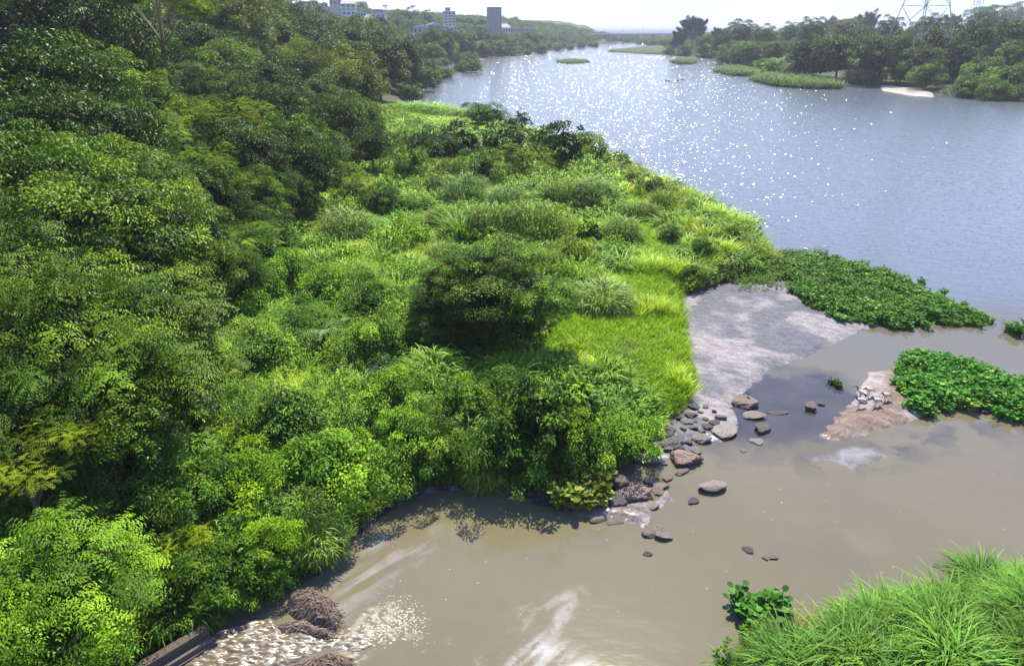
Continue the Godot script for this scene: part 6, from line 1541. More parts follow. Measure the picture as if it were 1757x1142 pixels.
	fill("water_hyacinth", "dense green water hyacinth mat pointing out into the river", pv([21.99, -58.35, 24.74, -60.37, 27.28, -59.35, 30.02, -54.95, 30.71, -51.09, 31.06, -47.91, 31.93, -46.02, 31.05, -44.86, 29.19, -45.27, 27.88, -45.70, 25.61, -44.25, 22.76, -45.48, 21.48, -47.12, 20.47, -49.58, 21.24, -52.96, 20.78, -55.84]), hy, M.leaves, 0.2, 1.3, Color(1.35, 1.2, 1), 0.02, 501, 0.25, 1.2)
	fill("waterside_weeds", "mixed weeds among the hyacinth at the mat's landward end", pv([20.30, -60.37, 23.88, -62.15, 27.63, -57.87, 29.80, -52.68, 31.01, -47.12, 28.62, -47.12, 25.44, -48.85, 22.05, -50.70, 21.55, -54.08, 16.25, -52.68]), K.small_weeds, M.leaves, 0.34, 1.15, Color(0.6, 0.85, 0.7), 0.05, 502, 0.3, 1.0)
	fill("dry_weeds", "pale dying weeds at the tip of the hyacinth mat", pv([30.36, -48.85, 32.13, -46.02, 30.99, -44.75, 28.23, -45.27]), K.small_weeds, M.leaves, 0.35, 0.9, Color(1.5, 1.15, 1.2), 0.0, 503, 0.3, 1.0)
	fill("water_hyacinth", "glossy hyacinth mat beside the sandbar of the white birds", pv([22.34, -39.16, 23.65, -40.17, 25.05, -39.66, 26.68, -38.36, 27.94, -36.32, 29.21, -33.94, 27.29, -31.23, 25.15, -31.97, 24.51, -33.62, 22.97, -34.06, 20.97, -32.56, 20.17, -33.18, 21.29, -36.32]), hy, M.leaves, 0.18, 1.4, Color(1.2, 1.35, 1.0), 0.02, 504, 0.25, 0.9)
	fill("dry_hyacinth", "yellowing hyacinth fringe below the glossy mat", pv([23.33, -34.13, 24.68, -33.87, 24.86, -33.18, 22.62, -32.87]), hy, M.leaves, 0.2, 1.3, Color(2.0, 1.4, 1.3), 0.0, 505, 0.3)
	fill("dry_hyacinth", "yellow and brown hyacinth bunch under the bushes at the pool", pv([1.44, -25.89, 2.03, -26.89, 3.06, -27.30, 4.02, -26.89, 4.16, -26.02, 3.69, -25.07, 2.59, -24.68, 1.56, -24.92]), hy, M.leaves, 0.17, 1.6, Color(2.7, 1.25, 1.3), 0.2, 506, 0.25, 0.6)
	fill("water_hyacinth", "sprouting hyacinth tuft with round leaves before the tall grass", pv([7.34, -18.98, 7.74, -19.52, 8.49, -19.74, 9.11, -19.52, 8.93, -18.72, 8.20, -18.22, 7.49, -18.34]), hy, M.leaves, 0.15, 1.35, Color(0.9, 1.0, 0.9), 0.05, 507, 0.3, 0.5)
	fill("dry_weeds", "brown dead stalks beside the sprouting hyacinth tuft", pv([8.78, -19.35, 9.70, -19.22, 9.55, -18.57, 8.48, -18.44]), K.small_weeds, M.leaves, 0.25, 0.9, Color(1.3, 0.85, 1.6), 0.0, 508, 0.3)
	fill("water_hyacinth", "tiny floating plant cluster in the creek", pv([17.31, -36.30, 17.74, -36.58, 17.95, -36.15, 17.46, -35.87]), hy, M.leaves, 0.13, 0.7, Color(1.0, 0.9, 0.9), 0.0, 509)
	fill("water_hyacinth", "drifting hyacinth clump at the river's near side", pv([32.71, -44.34, 34.20, -44.95, 32.79, -42.50, 32.00, -42.97]), hy, M.leaves, 0.18, 1.4, Color(0.9, 0.9, 0.8), 0.0, 510)
	# the tall grass on the near bank
	var near := pv([6.64, -15.92, 7.51, -16.82, 8.54, -17.28, 10.28, -18.04, 11.35, -18.83, 13.17, -19.45, 15.13, -19.84, 17.83, -20.78, 20.30, -21.60, 16.52, -15.12, 5.38, -14.55])
	fill("tall_grass", "tall arching grass crowding the near bank", near, K.tall_grass, M.blades, 0.22, 0.5, Color(0.7, 0.82, 0.95), -99.0, 520, 0.5, 1.6)
	fill("undergrowth", "leafy undergrowth below the tall near grass", near, K.weeds, M.leaves, 0.4, 1.1, Color(0.7, 0.75, 0.8), -99.0, 521, 0.25, 1.0)
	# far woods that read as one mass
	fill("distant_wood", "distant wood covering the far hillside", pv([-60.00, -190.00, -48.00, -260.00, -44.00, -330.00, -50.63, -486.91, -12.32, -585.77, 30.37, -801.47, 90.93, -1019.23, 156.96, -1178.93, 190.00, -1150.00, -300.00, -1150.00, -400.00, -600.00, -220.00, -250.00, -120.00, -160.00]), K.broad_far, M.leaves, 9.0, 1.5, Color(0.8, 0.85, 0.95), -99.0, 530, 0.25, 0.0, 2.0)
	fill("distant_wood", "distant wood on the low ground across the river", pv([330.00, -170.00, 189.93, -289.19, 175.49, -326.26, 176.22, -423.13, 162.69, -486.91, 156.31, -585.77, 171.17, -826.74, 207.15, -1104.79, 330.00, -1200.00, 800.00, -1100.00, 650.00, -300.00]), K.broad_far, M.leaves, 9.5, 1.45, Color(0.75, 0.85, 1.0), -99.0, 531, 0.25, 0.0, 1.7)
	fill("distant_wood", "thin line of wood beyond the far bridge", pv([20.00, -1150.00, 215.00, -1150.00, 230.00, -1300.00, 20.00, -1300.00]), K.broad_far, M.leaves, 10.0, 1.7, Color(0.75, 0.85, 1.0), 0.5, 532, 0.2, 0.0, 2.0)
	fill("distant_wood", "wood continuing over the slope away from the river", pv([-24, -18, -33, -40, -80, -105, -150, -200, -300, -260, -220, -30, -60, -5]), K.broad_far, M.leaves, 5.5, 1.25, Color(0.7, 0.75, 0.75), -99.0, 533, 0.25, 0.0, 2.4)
	# reed islets
	for q in [["reeds on the tiny islet in mid river", pv([26.80, -460.89, 31.46, -491.53, 43.78, -486.91, 45.57, -460.89, 34.83, -441.22]), 0.8, 0.7, 541], ["dark reeds of the round islet below the far spit", pv([93.43, -452.82, 103.24, -486.91, 109.36, -486.91, 104.17, -452.82, 94.40, -433.80]), 0.9, 1.2, 542],
		["shorter reed islet before the far bank", pv([94.00, -353.32, 105.73, -385.14, 113.22, -379.45, 107.15, -343.82, 98.85, -322.14, 91.57, -326.26]), 0.9, 1.25, 543], ["long reed island lying before the far bank", pv([90.26, -289.19, 101.16, -314.20, 110.54, -314.20, 115.31, -295.93, 114.16, -276.57, 105.97, -254.30, 98.52, -251.76, 91.63, -264.98]), 0.9, 1.45, 544], ["low reeds along the far spit", pv([83.07, -677.03, 99.48, -744.50, 135.46, -677.03, 143.45, -560.53, 136.79, -526.45, 120.06, -599.25]), 1.2, 0.8, 545]]:
		flat_bank("islet", "low muddy ground under the " + q[0], q[1], 0.4, 0.6, 0.03, Color(0.06, 0.055, 0.035), Color(0.05, 0.05, 0.03), 0.5, 0.6, q[4] + 50)
		fill("island_reeds", q[0], q[1], K.tall_grass, M.blades, q[2], q[3], Color(0.62, 0.6, 0.8), 0.2, q[4], 0.3, 1.5)
	plant("leafy_bush", "bush", 39.69, -0.61, -494.13, 0.7, 1.3, Color(0.7, 0.8, 0.9), "small round bush on the tiny islet in mid river", "bush", "bushes on islets")
	# palms on the far hill
	for q in [["tall thin palm on the far hill crest", Vector3(-97.67, 34.54, -620.00), 13.0], ["leaning palm among the far hillside trees", Vector3(-82.46, 33.38, -640.00), 12.0], ["shaggy palm beside the leaning palm on the hill", Vector3(-79.93, 34.91, -650.00), 12.0], ["palm before the long low building", Vector3(6.73, 19.51, -560.00), 10.0], ["bushy palm between the roofs on the hill", Vector3(-62.35, 27.65, -600.00), 11.0]]:
		t = thing("palm_tree", q[0], "palm", q[1] - Vector3(0, q[2], 0), 0.0, "palms on the far hill")
		put("fronds", palm_head(hash(q[0]) & 0xffff, 13, 4.2, Color(0.05, 0.085, 0.03)), M.leaves, t).position = Vector3(0, q[2], 0)
		g = Geo.new()
		g.tube([Vector3.ZERO, Vector3(0.3, q[2] * 0.5, 0), Vector3(0, q[2], 0)], [0.3, 0.22, 0.18], 7, Color(0.16, 0.14, 0.12))
		put("trunk", g.mesh(), M.bark, t)

func rocks_and_debris() -> void:
	K.rocks = [rock_mesh(1, 9, 0.12), rock_mesh(2, 7, 0.08), rock_mesh(3, 11, 0.25), rock_mesh(4, 6, 0.1), rock_mesh(5, 14, 0.3), rock_mesh(6, 8, 0.15)]
	var brown := rocky(Color(0.3, 0.225, 0.165), Color(0.12, 0.088, 0.066), 41)
	var grey := rocky(Color(0.31, 0.265, 0.23), Color(0.14, 0.115, 0.1), 42)
	var dark := rocky(Color(0.16, 0.13, 0.115), Color(0.05, 0.042, 0.04), 43, 0.5)
	var red := rocky(Color(0.32, 0.22, 0.155), Color(0.13, 0.09, 0.068), 44)
	rock("rock", 12.15, -34.12, 0.12, 0.68, 0.34, 0.52, 0.3, 0.05, 0, brown, "domed brown rock with a small bird on it in the creek")
	rock("rock", 12.03, -32.81, 0.1, 0.62, 0.13, 0.36, -0.3, 0.12, 1, grey, "flat pale slab rock below the domed brown rock")
	rock("rock", 13.59, -33.18, 0.02, 0.6, 0.08, 0.2, 0.1, 0.0, 3, dark, "thin dark flat rock awash in the creek")
	rock("rock", 12.26, -31.41, 0.1, 0.52, 0.27, 0.4, 0.9, 0.1, 4, dark, "knobbly dark rock in the middle of the creek rocks")
	rock("rock", 15.27, -33.49, 0.14, 0.33, 0.26, 0.3, 0.2, 0.1, 5, brown, "upright brown rock towards the sandbar")
	rock("rock", 16.06, -34.06, 0.05, 0.3, 0.11, 0.18, 0.5, 0.1, 2, dark, "small dark rock behind the upright brown rock")
	rock("rock", 11.56, -30.31, 0.02, 0.45, 0.08, 0.34, 0.2, 0.0, 2, grey, "pale crumbly flat rock awash below the knobbly rock")
	rock("rock", 10.67, -29.53, 0.01, 0.2, 0.06, 0.16, 0.4, 0.0, 1, grey, "little pale rock beside the crumbly flat rock")
	rock("rock", 8.58, -26.57, 0.12, 0.7, 0.21, 0.42, 0.5, -0.16, 3, grey, "tilted angular slab alone in the brown creek")
	rock("rock", 7.47, -25.52, 0.03, 0.3, 0.10, 0.2, 0.8, 0.0, 5, dark, "low wet rock near the tilted angular slab")
	rock("rock", 5.50, -23.58, 0.1, 0.5, 0.19, 0.36, 0.7, 0.12, 3, brown, "split slab rock, its larger piece, in the pool")
	rock("rock", 5.76, -23.29, 0.08, 0.36, 0.14, 0.26, -0.5, -0.18, 1, grey, "split slab rock, its paler broken piece, in the pool")
	rock("rock", 5.04, -22.24, 0.02, 0.19, 0.07, 0.12, 0.5, 0.1, 0, dark, "small dark stone below the split slab")
	rock("rock", 8.83, -22.40, 0.02, 0.26, 0.10, 0.2, -0.7, 0.1, 4, dark, "jagged little stone awash far out in the pool")
	rock("rock", 9.33, -22.01, 0.02, 0.16, 0.07, 0.13, 0.2, 0.0, 2, grey, "twin pale stone, smaller one, awash in the pool")
	rock("rock", 9.64, -22.04, 0.02, 0.2, 0.08, 0.14, 0.6, 0.0, 5, grey, "twin pale stone, larger one, awash in the pool")
	rock("rock", 7.70, -28.58, 0.16, 0.9, 0.40, 0.62, -0.5, 0.12, 2, red, "big reddish craggy rock at the mouth of the side pool")
	rock("rock", 6.11, -28.53, 0.12, 0.62, 0.27, 0.36, 0.2, 0.05, 5, grey, "grey rock at the foot of the bushes")
	rock("rock", 10.11, -31.18, 0.1, 0.85, 0.16, 0.6, 0.5, -0.04, 1, grey, "broad flat grey slab at the tip of the mud flat")
	rock("rock", 5.15, -25.73, 0.16, 0.95, 0.40, 0.5, 0.3, 0.08, 4, red, "lumpy reddish brown rock beside the yellow hyacinth")
	rock("rock", 4.63, -26.48, 0.4, 0.34, 0.21, 0.3, 0.1, 0.1, 0, brown, "brown stone lying on the lumpy reddish rock")
	rock("rock", 4.32, -25.24, 0.12, 0.42, 0.35, 0.36, 0.9, 0.1, 5, dark, "dark rounded rock in front of the lumpy reddish rock")
	rock("rock", 7.45, -29.99, 0.2, 0.95, 0.27, 0.34, 0.6, 0.05, 3, dark, "long dark block below the lime grass corner")
	rock("rock", 9.01, -30.47, 0.12, 0.5, 0.19, 0.32, 0.3, 0.08, 0, grey, "grey stone beside the broad flat slab")
	rock("rock", 24.09, -33.24, 0.03, 0.5, 0.10, 0.2, 0.2, 0.0, 2, dark, "dark log-like rock under the glossy hyacinth mat")
	rock("rock", 6.23, -26.61, 0.06, 0.5, 0.10, 0.28, -0.4, 0.1, 2, grey, "pale mud-crusted rock behind the lumpy reddish rock")
	rock("rock", -33.15, -251.76, 0.6, 3.2, 1.12, 1.8, 0.2, 0.1, 2, dark, "largest dark boulder under the trees at the river bend")
	rock("rock", -31.38, -254.30, 0.4, 2.2, 0.72, 1.4, 0.7, 0.1, 4, dark, "middle dark boulder reaching into the river bend")
	rock("rock", -30.15, -256.89, 0.2, 1.4, 0.48, 1.0, 0.1, 0.0, 5, dark, "outermost dark boulder in the river bend")
	# broken slabs strewn in the shallows along the muddy edge
	rng.seed = 640
	var slabs := scatter_points(pv([3.09, -24.85, 3.93, -25.98, 5.97, -27.96, 7.76, -29.79, 9.03, -29.43, 8.47, -28.20, 6.77, -26.83, 5.36, -24.39, 3.68, -23.83]), 16, 0.7)
	for c in slabs:
		var s: float = rf(0.22, 0.5)
		rock("broken_rock", c.x, c.y, 0.04, s, s * rf(0.2, 0.38), s * rf(0.5, 0.8), rf(0, TAU), rf(-0.2, 0.2), [1, 3, 0, 5][rng.randi() % 4], [brown, grey, red][rng.randi() % 3], "flat broken slab among those strewn along the muddy edge of the side pool", "broken slabs along the muddy edge")
	# cobbles at the tip of the mud flat
	rng.seed = 611
	var area := pv([6.75, -30.63, 7.83, -32.15, 9.15, -33.55, 10.07, -33.67, 10.58, -32.75, 10.04, -31.58, 8.96, -30.85, 8.26, -29.58, 6.92, -28.93])
	var mats := [brown, grey, dark, dark, brown]
	for c in scatter_points(area, 22, 0.42):
		var s: float = rf(0.12, 0.3)
		var pick: int = rng.randi() % 5
		rock("cobble", c.x, c.y, 0.14, s * rf(0.9, 1.4), s * rf(0.5, 0.8), s, rf(0, TAU), rf(-0.2, 0.2), rng.randi() % 6, mats[pick], ["brown cobble among those on the mud flat's stony tip", "pale grey cobble among those on the mud flat's stony tip", "dark wet cobble among those on the mud flat's stony tip"][[0, 1, 2, 2, 0][pick]], "cobbles on the stony tip of the mud flat")
	area = pv([-0.70, -26.14, 0.04, -26.48, 1.26, -26.06, 2.07, -25.48, 2.89, -25.24, 2.61, -24.77, 1.69, -25.08, 0.52, -25.64])
	for c in scatter_points(area, 20, 0.3):
		var s: float = rf(0.09, 0.2)
		rock("mud_clod", c.x, c.y, 0.1, s * rf(0.9, 1.4), s * rf(0.5, 0.8), s, rf(0, TAU), rf(-0.2, 0.2), rng.randi() % 6, dark, "black mud clod among those at the pool's edge", "mud clods at the pool's edge")
	area = pv([-6.26, -23.47, -5.56, -24.58, -4.57, -25.89, -3.87, -26.14, -4.01, -25.64, -5.12, -24.77, -5.97, -23.12])
	for c in scatter_points(area, 16, 0.3):
		var s: float = rf(0.08, 0.18)
		var pick: int = rng.randi() % 3
		rock("bank_stone", c.x, c.y, 0.12, s * rf(0.9, 1.6), s * rf(0.4, 0.7), s, rf(0, TAU), rf(-0.2, 0.2), rng.randi() % 6, mats[pick], ["small brown stone", "small grey stone", "small black stone"][pick] + " among those along the black bank of the pool", "stones along the black bank of the pool")
	# flecks of foam and litter drifting on the creek
	var disc := Geo.new()
	for k in 7:
		var a := TAU * k / 7.0
		var b := TAU * (k + 1) / 7.0
		disc.tri(Vector3(0, 0.25, 0), Vector3(cos(b), 0, sin(b)), Vector3(cos(a), 0, sin(a)), Color(0.36, 0.33, 0.26))
	var foam := disc.mesh()
	var at := []
	var tint := []
	rng.seed = 77
	var mouth := Vector2(-5.36, -18.08)
	var out := Vector2(-3.18, -19.30)
	for k in 520:
		var u := sqrt(rng.randf())
		var side := rng.randfn(0.0, 0.34) * (0.25 + u)
		var dir := (out - mouth)
		var p := mouth + dir * u * rf(0.85, 1.15) + Vector2(-dir.y, dir.x) * side * 0.62
		var s := rf(0.01, 0.034) * (1.4 - 0.5 * u)
		at.append(Transform3D(Basis(Vector3.UP, rf(0, TAU)).scaled(Vector3(s * rf(0.8, 1.6), s * 0.6, s)), Vector3(p.x, 0.004, p.y)))
		tint.append(Color(1, 1, 1) * rf(0.8, 1.05))
	tag(copies("foam_flecks", foam, M.foam, at, tint), "cream foam flecks fanning out from the outfall", "", "", "stuff")
	at = []
	tint = []
	for c in scatter_points(pv([-5.95, -21.94, -3.81, -25.56, 0.50, -24.77, 4.95, -23.29, 10.94, -28.20, 15.12, -25.98, 24.08, -30.20, 19.42, -22.94, 11.71, -20.71, 6.70, -18.03, 2.17, -17.10, -3.19, -17.10]), 60, 0.5):
		var s := rf(0.01, 0.03)
		at.append(Transform3D(Basis(Vector3.UP, rf(0, TAU)).scaled(Vector3(s * rf(0.8, 1.8), s * 0.5, s)), Vector3(c.x, 0.004, c.y)))
		tint.append(Color(1.0, 1.0, 1.0) * rf(0.6, 1.0))
	tag(copies("foam_flecks", foam, M.foam, at, tint), "stray foam flecks and litter specks on the creek", "", "", "stuff")

func scatter_points(area: PackedVector2Array, n: int, gap: float) -> Array:
	var box := Rect2(area[0], Vector2.ZERO)
	for q in area: box = box.expand(q)
	var got := []
	var tries := 0
	while got.size() < n and tries < n * 60:
		tries += 1
		var p := box.position + Vector2(rng.randf(), rng.randf()) * box.size
		if not Geometry2D.is_point_in_polygon(p, area): continue
		var ok := true
		for o in got:
			if p.distance_to(o) < gap: ok = false
		if ok: got.append(p)
	return got

# a stone mattress in a wire net, slumped into the outfall and hung with debris
func mattress(label: String, area: PackedVector2Array, top: float, sd: int) -> void:
	rng.seed = sd
	var f := FastNoiseLite.new()
	f.seed = sd
	f.frequency = 1.1
	var box := Rect2(area[0], Vector2.ZERO)
	for q in area: box = box.expand(q)
	box = box.grow(0.15)
	var c := box.get_center()
	var t := thing("stone_mattress", label, "gabion", Vector3(c.x, 0, c.y))
	var high := func(p: Vector2) -> float:
		var e := sdist(p, area)
		return -0.12 + (top + 0.12) * (1.0 - exp(-maxf(e, 0.0) / 0.28)) + f.get_noise_2d(p.x * 2.2, p.y * 2.2) * 0.14 + f.get_noise_2d(p.x * 7.0, p.y * 7.0) * 0.05
	var gap := 0.06
	var w := int(box.size.x / gap) + 1
	var d := int(box.size.y / gap) + 1
	var g := Geo.new()
	for r in d:
		for q in w:
			var p := box.position + Vector2(q, r) * gap
			g.v.append(Vector3(p.x - c.x, high.call(p), p.y - c.y))
			g.c.append(Color(0.13, 0.09, 0.062) * (1.0 + 0.7 * f.get_noise_2d(p.x * 5.0, p.y * 5.0)))
	for r in d:
		for q in w:
			var n := (g.v[mini(r + 1, d - 1) * w + q] - g.v[maxi(r - 1, 0) * w + q]).cross(g.v[r * w + mini(q + 1, w - 1)] - g.v[r * w + maxi(q - 1, 0)]).normalized()
			g.n.append(n if n.y > 0 else -n)
	for r in d - 1:
		for q in w - 1:
			var a := r * w + q
			if maxf(g.v[a].y, g.v[a + w + 1].y) < -0.03: continue
			g.i.append_array(PackedInt32Array([a, a + 1, a + w, a + 1, a + w + 1, a + w]))
	put("stone_fill", g.mesh(), M.debris, t)
	var net := Geo.new()
	for k in range(-60, 60):
		for sg in [-1.0, 1.0]:
			var pts := []
			var rad := []
			var along := -6.0
			while along < 6.0:
				var p := c + Vector2(k * 0.13 + along * 0.5, along * sg)
				along += 0.09
				if Geometry2D.is_point_in_polygon(p, area):
					pts.append(Vector3(p.x - c.x, high.call(p) + 0.02, p.y - c.y))
					rad.append(0.009)
				elif pts.size():
					if pts.size() > 2: net.tube(pts, rad, 3, Color(0.05, 0.042, 0.035))
					pts = []
					rad = []
	var o := put("wire_net", net.mesh(), M.bark, t)
	o.set_meta("kind", "stuff")
	var straw := Geo.new()
	for p in scatter_points(area, 260, 0.0):
		var a := rf(-0.9, 0.5)
		var l := rf(0.12, 0.4)
		var q: Vector2 = p + Vector2(cos(a), sin(a)) * l
		var b1 := Vector3(p.x - c.x, high.call(p) + 0.03, p.y - c.y)
		var b2 := Vector3(q.x - c.x, high.call(q) + 0.04, q.y - c.y)
		straw.tube([b1, (b1 + b2) * 0.5 + Vector3(0, rf(0.0, 0.06), 0), b2], [0.008, 0.01, 0.005], 4, [Color(0.3, 0.22, 0.15), Color(0.16, 0.11, 0.08), Color(0.4, 0.32, 0.25)][rng.randi() % 3])
	o = put("debris", straw.mesh(), M.bark, t)
	o.set_meta("kind", "stuff")

func outflow() -> void:
	mattress("upper stone mattress in torn wire net at the outfall", pv([-7.72, -20.16, -6.84, -20.48, -6.04, -19.82, -5.60, -19.14, -5.52, -18.16, -6.18, -18.56, -7.09, -18.82, -7.66, -19.41]), 0.42, 701)
	mattress("middle strip of netted stones hung with straw", pv([-7.87, -18.67, -6.96, -18.98, -5.74, -18.42, -5.51, -18.07, -5.89, -17.92, -6.75, -18.22, -7.46, -18.09]), 0.32, 702)
	mattress("lower stone mattress below the rushing water", pv([-7.93, -16.50, -6.68, -16.98, -5.65, -17.49, -4.88, -17.35, -4.82, -16.67, -5.17, -15.77, -7.42, -15.47]), 0.55, 703)
	# channel wall, its colours darkened to stand for the shade over it
	var a := Vector3(-11.03, -16.03, 0)
	var b := Vector3(-9.47, -17.84, 0)
	var p := Vector3(a.x, 0, a.y)
	var q := Vector3(b.x, 0, b.y)
	var t := thing("channel_wall", "concrete channel wall, coloured dark as in shade, with a ledge beside the outfall", "wall", (p + q) * 0.5, -atan2(q.z - p.z, q.x - p.x))
	var l := p.distance_to(q) * 0.5
	var g := Geo.new()
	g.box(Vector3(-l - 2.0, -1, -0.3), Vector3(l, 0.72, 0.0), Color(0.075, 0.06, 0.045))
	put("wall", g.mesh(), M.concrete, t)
	g = Geo.new()
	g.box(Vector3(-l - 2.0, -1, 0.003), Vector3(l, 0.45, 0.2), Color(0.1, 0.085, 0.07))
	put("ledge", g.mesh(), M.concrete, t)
	g = Geo.new()
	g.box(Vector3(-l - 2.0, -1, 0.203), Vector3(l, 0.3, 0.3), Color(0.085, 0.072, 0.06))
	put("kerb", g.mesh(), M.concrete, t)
	# rushing water, a shallow sheet that drops through the gap between the mattresses
	var area := pv([-10.06, -16.52, -9.51, -17.46, -9.40, -18.12, -7.96, -18.88, -7.45, -18.17, -6.80, -18.32, -5.92, -18.03, -5.34, -18.22, -4.75, -18.37, -4.38, -17.88, -4.84, -17.60, -5.74, -17.79, -6.81, -17.23, -7.96, -16.73, -7.50, -15.10, -9.46, -15.10])
	var x1 := -6.0
	var x0 := -12.0
	var f := FastNoiseLite.new()
	f.seed = 8
	f.frequency = 0.9
	f.fractal_octaves = 4
	var box := Rect2(area[0], Vector2.ZERO)
	for k in area: box = box.expand(k)
	var gap := 0.045
	var w := int(box.size.x / gap) + 1
	var d := int(box.size.y / gap) + 1
	g = Geo.new()
	for r in d:
		for k in w:
			var s := box.position + Vector2(k, r) * gap
			var e := sdist(s, area)
			var u := clampf((s.x - x0) / (x1 - x0), 0.0, 1.0)
			var n := f.get_noise_2d(s.x * 2.0, s.y * 4.5)
			var n2 := f.get_noise_2d(s.x * 3.0 + 40.0, s.y * 14.0)
			g.v.append(Vector3(s.x, lerpf(0.3, 0.03, u * u) + (n * 0.07 + n2 * 0.022) * clampf(u * 2.5, 0.15, 1.0) + minf(e, 0.0) * 0.8, s.y))
			var white := clampf((n2 * 2.0 + n * 1.0 + u * 0.9 - 0.7) * 1.0, 0.0, 1.0)
			g.c.append(Color(0.1, 0.08, 0.05).lerp(Color(0.3, 0.275, 0.23), white))
	for r in d:
		for k in w:
			var n := (g.v[mini(r + 1, d - 1) * w + k] - g.v[maxi(r - 1, 0) * w + k]).cross(g.v[r * w + mini(k + 1, w - 1)] - g.v[r * w + maxi(k - 1, 0)]).normalized()
			g.n.append(n if n.y > 0 else -n)
	for r in d - 1:
		for k in w - 1:
			var i := r * w + k
			if maxf(g.v[i].y, g.v[i + w + 1].y) < -0.02: continue
			g.i.append_array(PackedInt32Array([i, i + 1, i + w, i + 1, i + w + 1, i + w]))
	struct("outfall_water", g.mesh(), M.rapid, "white rushing water of the outfall between the stone mattresses")

func birds() -> void:
	ibis(18.70, -34.65, PI + 0.3, 0.55, "white wading bird farthest back on the sandbar, bill lowered")
	ibis(18.16, -34.38, PI - 0.9, 0.2, "white wading bird at the sandbar's water edge, half hidden behind another")
	ibis(17.71, -33.48, PI + 0.1, 0.1, "white wading bird in front at the sandbar's creek side")
	ibis(18.53, -33.48, PI + 0.2, 0.3, "white wading bird in the middle front of the sandbar")
	ibis(19.29, -34.06, PI + 0.35, 0.35, "white wading bird nearest the glossy hyacinth mat")
	var s := Vector2(12.27, -34.32)
	small_bird("small_bird", "small dark bird perched on the domed brown rock", Vector3(s.x, 0.45, s.y), 2.0, 0.45, Color(0.05, 0.045, 0.04))
	s = Vector2(25.28, -61.76)
	small_bird("egret", "white bird standing behind the hyacinth mat", Vector3(s.x, 0.35, s.y), 2.6, 1.0, Color(0.75, 0.75, 0.75))
	for q in [[57.83, -292.52, "swimming dark water bird, first of the line in mid river"], [58.59, -290.85, "swimming dark water bird close behind the first of the line"], [62.55, -294.22, "swimming dark water bird, third of the line in mid river"], [65.42, -299.42, "swimming dark water bird, last of the line in mid river"], [97.43, -373.93, "larger dark water bird off the shorter reed islet"]]:
		small_bird("water_bird", q[2], Vector3(q[0], 0.0, q[1]), 3.0, 1.5, Color(0.03, 0.03, 0.035))

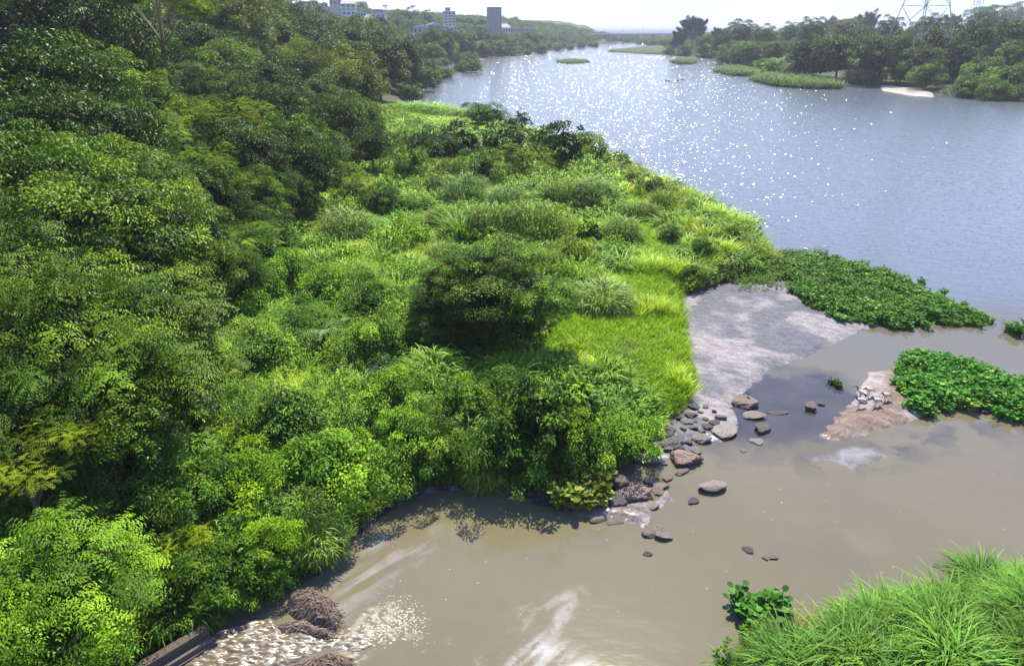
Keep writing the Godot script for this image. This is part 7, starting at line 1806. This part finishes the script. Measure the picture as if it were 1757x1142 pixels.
func far_bank() -> void:
	# bridge
	var a := Vector3(1.18, 12.89, -1080.00)
	var b := Vector3(222.08, 12.53, -1080.00)
	var t := thing("road_bridge", "long low concrete road bridge crossing the river far away", "bridge", Vector3(a.x, 0, a.z))
	var l := b.x - a.x
	var g := Geo.new()
	g.box(Vector3(0, a.y - 2.6, -5), Vector3(l, a.y - 1.2, 5), Color(0.2, 0.2, 0.2))
	put("deck", g.mesh(), M.paint, t)
	g = Geo.new()
	g.box(Vector3(0, a.y - 1.197, 4.5), Vector3(l, a.y, 4.9), Color(0.62, 0.62, 0.62))
	put("parapet", g.mesh(), M.paint, t)
	for k in 6:
		g = Geo.new()
		var x := l * (0.5 + k * 0.09)
		g.box(Vector3(x - 0.7, -3, -4), Vector3(x + 0.7, a.y - 2.61, 4), Color(0.24, 0.24, 0.24))
		put("pier", g.mesh(), M.paint, t)
	for k in 8:
		g = Geo.new()
		var x := l * (0.1 + k * 0.115)
		g.tube([Vector3(x, a.y - 1.0, 4.0), Vector3(x, a.y + 8.0, 4.0), Vector3(x + 1.4, a.y + 8.6, 4.0)], [0.16, 0.13, 0.1], 5, Color(0.35, 0.36, 0.38))
		put("lamp_post", g.mesh(), M.steel, t)
	# buildings
	var white := Color(0.5, 0.51, 0.54)
	var blue := Color(0.34, 0.42, 0.55)
	var tile := Color(0.3, 0.2, 0.17)
	house("block_house", "plain white block house among hillside trees", Vector3(-73.5, 19.2, -443.6), 7.4, 6.8, 9.0, 0.1, white, Color(0.5, 0.5, 0.52), "flat", 2, 3)
	house("gabled_house", "blue grey gabled house behind the riverside wood", Vector3(-47.3, 15.1, -484.4), 9.2, 5.0, 14.0, 0.15, blue, Color(0.36, 0.38, 0.42), "gable", 2, 2)
	house("low_house", "low blue house adjoining the gabled house", Vector3(-53.8, 15.2, -467.3), 7.9, 3.8, 9.0, 0.1, blue * 1.1, Color(0.5, 0.52, 0.55), "gable", 1, 3)
	house("terrace_house", "white terrace house with gable, next to the blue gabled house", Vector3(-41.8, 15.0, -500.1), 4.0, 4.8, 8.0, 0.1, white * 1.15, white, "gable", 2, 2)
	house("terrace_house", "white terrace house with gable, at the terrace's river end", Vector3(-37.5, 14.6, -510.2), 4.5, 4.8, 8.0, 0.1, white * 1.15, white, "gable", 2, 2)
	house("apartment_tower", "brown brick apartment tower above the wood", Vector3(-13.8, 15.9, -620.4), 10.0, 17.2, 12.0, 0.15, Color(0.36, 0.31, 0.31), Color(0.22, 0.19, 0.19), "flat", 9, 5)
	house("apartment_block", "cream stepped apartment block on the ridge", Vector3(-42.3, 18.0, -539.5), 7.5, 10.6, 10.0, 0.2, Color(0.5, 0.45, 0.37), Color(0.45, 0.42, 0.36), "flat", 6, 3)
	house("stair_tower", "cream stair tower topping the stepped apartment block", Vector3(-42.9, 18.0, -537.3), 3.1, 12.9, 5.0, 0.2, Color(0.52, 0.47, 0.39), Color(0.45, 0.42, 0.36), "flat", 7, 1)
	house("long_building", "long low pale building near the bridge end", Vector3(10.1, 14.6, -710.6), 18.7, 4.7, 9.0, 0.05, Color(0.45, 0.43, 0.38), Color(0.4, 0.38, 0.35), "flat", 1, 8)
	house("veranda_house", "white windowed house below the apartment tower", Vector3(-5.8, 15.0, -640.5), 8.4, 4.2, 10.0, 0.1, white, Color(0.34, 0.3, 0.28), "hip", 1, 4)
	house("hillside_house", "big hip-roofed house highest on the hillside", Vector3(-103.9, 27.6, -512.2), 8.9, 5.2, 14.0, 0.2, Color(0.42, 0.38, 0.37), Color(0.4, 0.33, 0.3), "hip", 2, 3)
	house("hillside_house", "pale flat-roofed house before the hip-roofed one", Vector3(-98.5, 25.5, -488.2), 7.8, 2.5, 10.0, 0.1, Color(0.5, 0.5, 0.52), Color(0.65, 0.65, 0.65), "flat", 1, 3)
	house("hillside_house", "blue grey house down from the pale flat roof", Vector3(-87.4, 22.4, -465.4), 5.1, 4.4, 10.0, 0.3, blue, Color(0.36, 0.4, 0.46), "flat", 2, 3)
	house("hillside_house", "pinkish house above the plain white block house", Vector3(-87.6, 25.7, -524.6), 6.5, 4.2, 10.0, 0.2, Color(0.45, 0.36, 0.34), Color(0.55, 0.5, 0.48), "hip", 2, 3)
	house("hillside_house", "grey house in the gap beside the white block house", Vector3(-69.0, 19.0, -387.3), 3.7, 3.1, 9.0, 0.0, Color(0.32, 0.33, 0.38), tile, "hip", 1, 2)
	house("hillside_house", "house with white roof edge, first of the crest row", Vector3(-133.3, 30.2, -480.5), 4.5, 2.4, 9.0, 0.1, Color(0.4, 0.4, 0.42), Color(0.7, 0.7, 0.7), "hip", 1, 2)
	house("hillside_house", "house with white roof edge, second of the crest row", Vector3(-131.1, 30.7, -500.1), 4.3, 2.5, 9.0, 0.1, Color(0.4, 0.4, 0.42), Color(0.7, 0.7, 0.7), "flat", 1, 2)
	house("hillside_house", "house with white roof edge, third of the crest row", Vector3(-126.7, 30.7, -514.3), 5.2, 3.0, 9.0, 0.1, Color(0.38, 0.38, 0.42), Color(0.72, 0.72, 0.72), "flat", 1, 2)
	house("hillside_house", "house with slanting white roof, last of the crest row", Vector3(-120.9, 30.0, -514.3), 4.8, 3.0, 9.0, 0.5, Color(0.4, 0.4, 0.42), Color(0.7, 0.7, 0.7), "gable", 1, 2)
	house("hillside_house", "tile-roofed house behind the crest row", Vector3(-124.0, 32.4, -568.2), 8.2, 4.9, 9.0, 0.2, Color(0.42, 0.38, 0.36), Color(0.4, 0.33, 0.3), "hip", 1, 3)
	# transmission towers and their lines
	var p1 := Vector3(135.81, 14.77, -265.00)
	pylon(Vector3(p1.x, p1.y, p1.z), 0.35, 13.5, 52.0, 2.2, "tall lattice transmission tower rising above the trees across the river")
	var p2 := Vector3(253.81, 20.96, -440.00)
	pylon(Vector3(p2.x, p2.y - 6.0, p2.z), 0.5, 9.0, 34.0, 2.0, "smaller lattice transmission tower farther back with its crossarm in view")
	for k in 3:
		var s := (k - 1) * 7.5
		var q1 := p1 + Vector3(s, 35.0, 0)
		var q2 := p2 + Vector3(s * 0.7, 17.0, 0)
		var pts := []
		var rad := []
		for j in 15:
			var u := j / 14.0
			pts.append(q1.lerp(q2, u) - Vector3(0, 26.0 * u * (1.0 - u), 0))
			rad.append(0.05)
		g = Geo.new()
		g.tube(pts, rad, 4, Color(0.2, 0.2, 0.21))
		tag(put("power_line", g.mesh(), M.steel), ["power cable on the river side of the two lattice towers", "middle power cable between the two lattice towers", "power cable on the inland side of the two lattice towers"][k], "cable", "cables between the lattice towers")


func cloud_cover() -> ImageTexture:
	var f := FastNoiseLite.new()
	f.seed = 12
	f.frequency = 0.006
	f.fractal_octaves = 5
	var W := 1024
	var H := 512
	var im := Image.create_empty(W, H, false, Image.FORMAT_RGBA8)
	for y in H / 2:
		var el := PI * (0.5 - float(y) / H)
		for x in W:
			var a := TAU * x / W
			var p := Vector3(cos(a) * cos(el), sin(el) * 2.2, sin(a) * cos(el)) * 160.0
			var k := clampf(f.get_noise_3dv(p) * 1.6 + 0.1, 0.0, 1.0)
			im.set_pixel(x, y, Color(0.9, 0.93, 0.98, k))
	return ImageTexture.create_from_image(im)
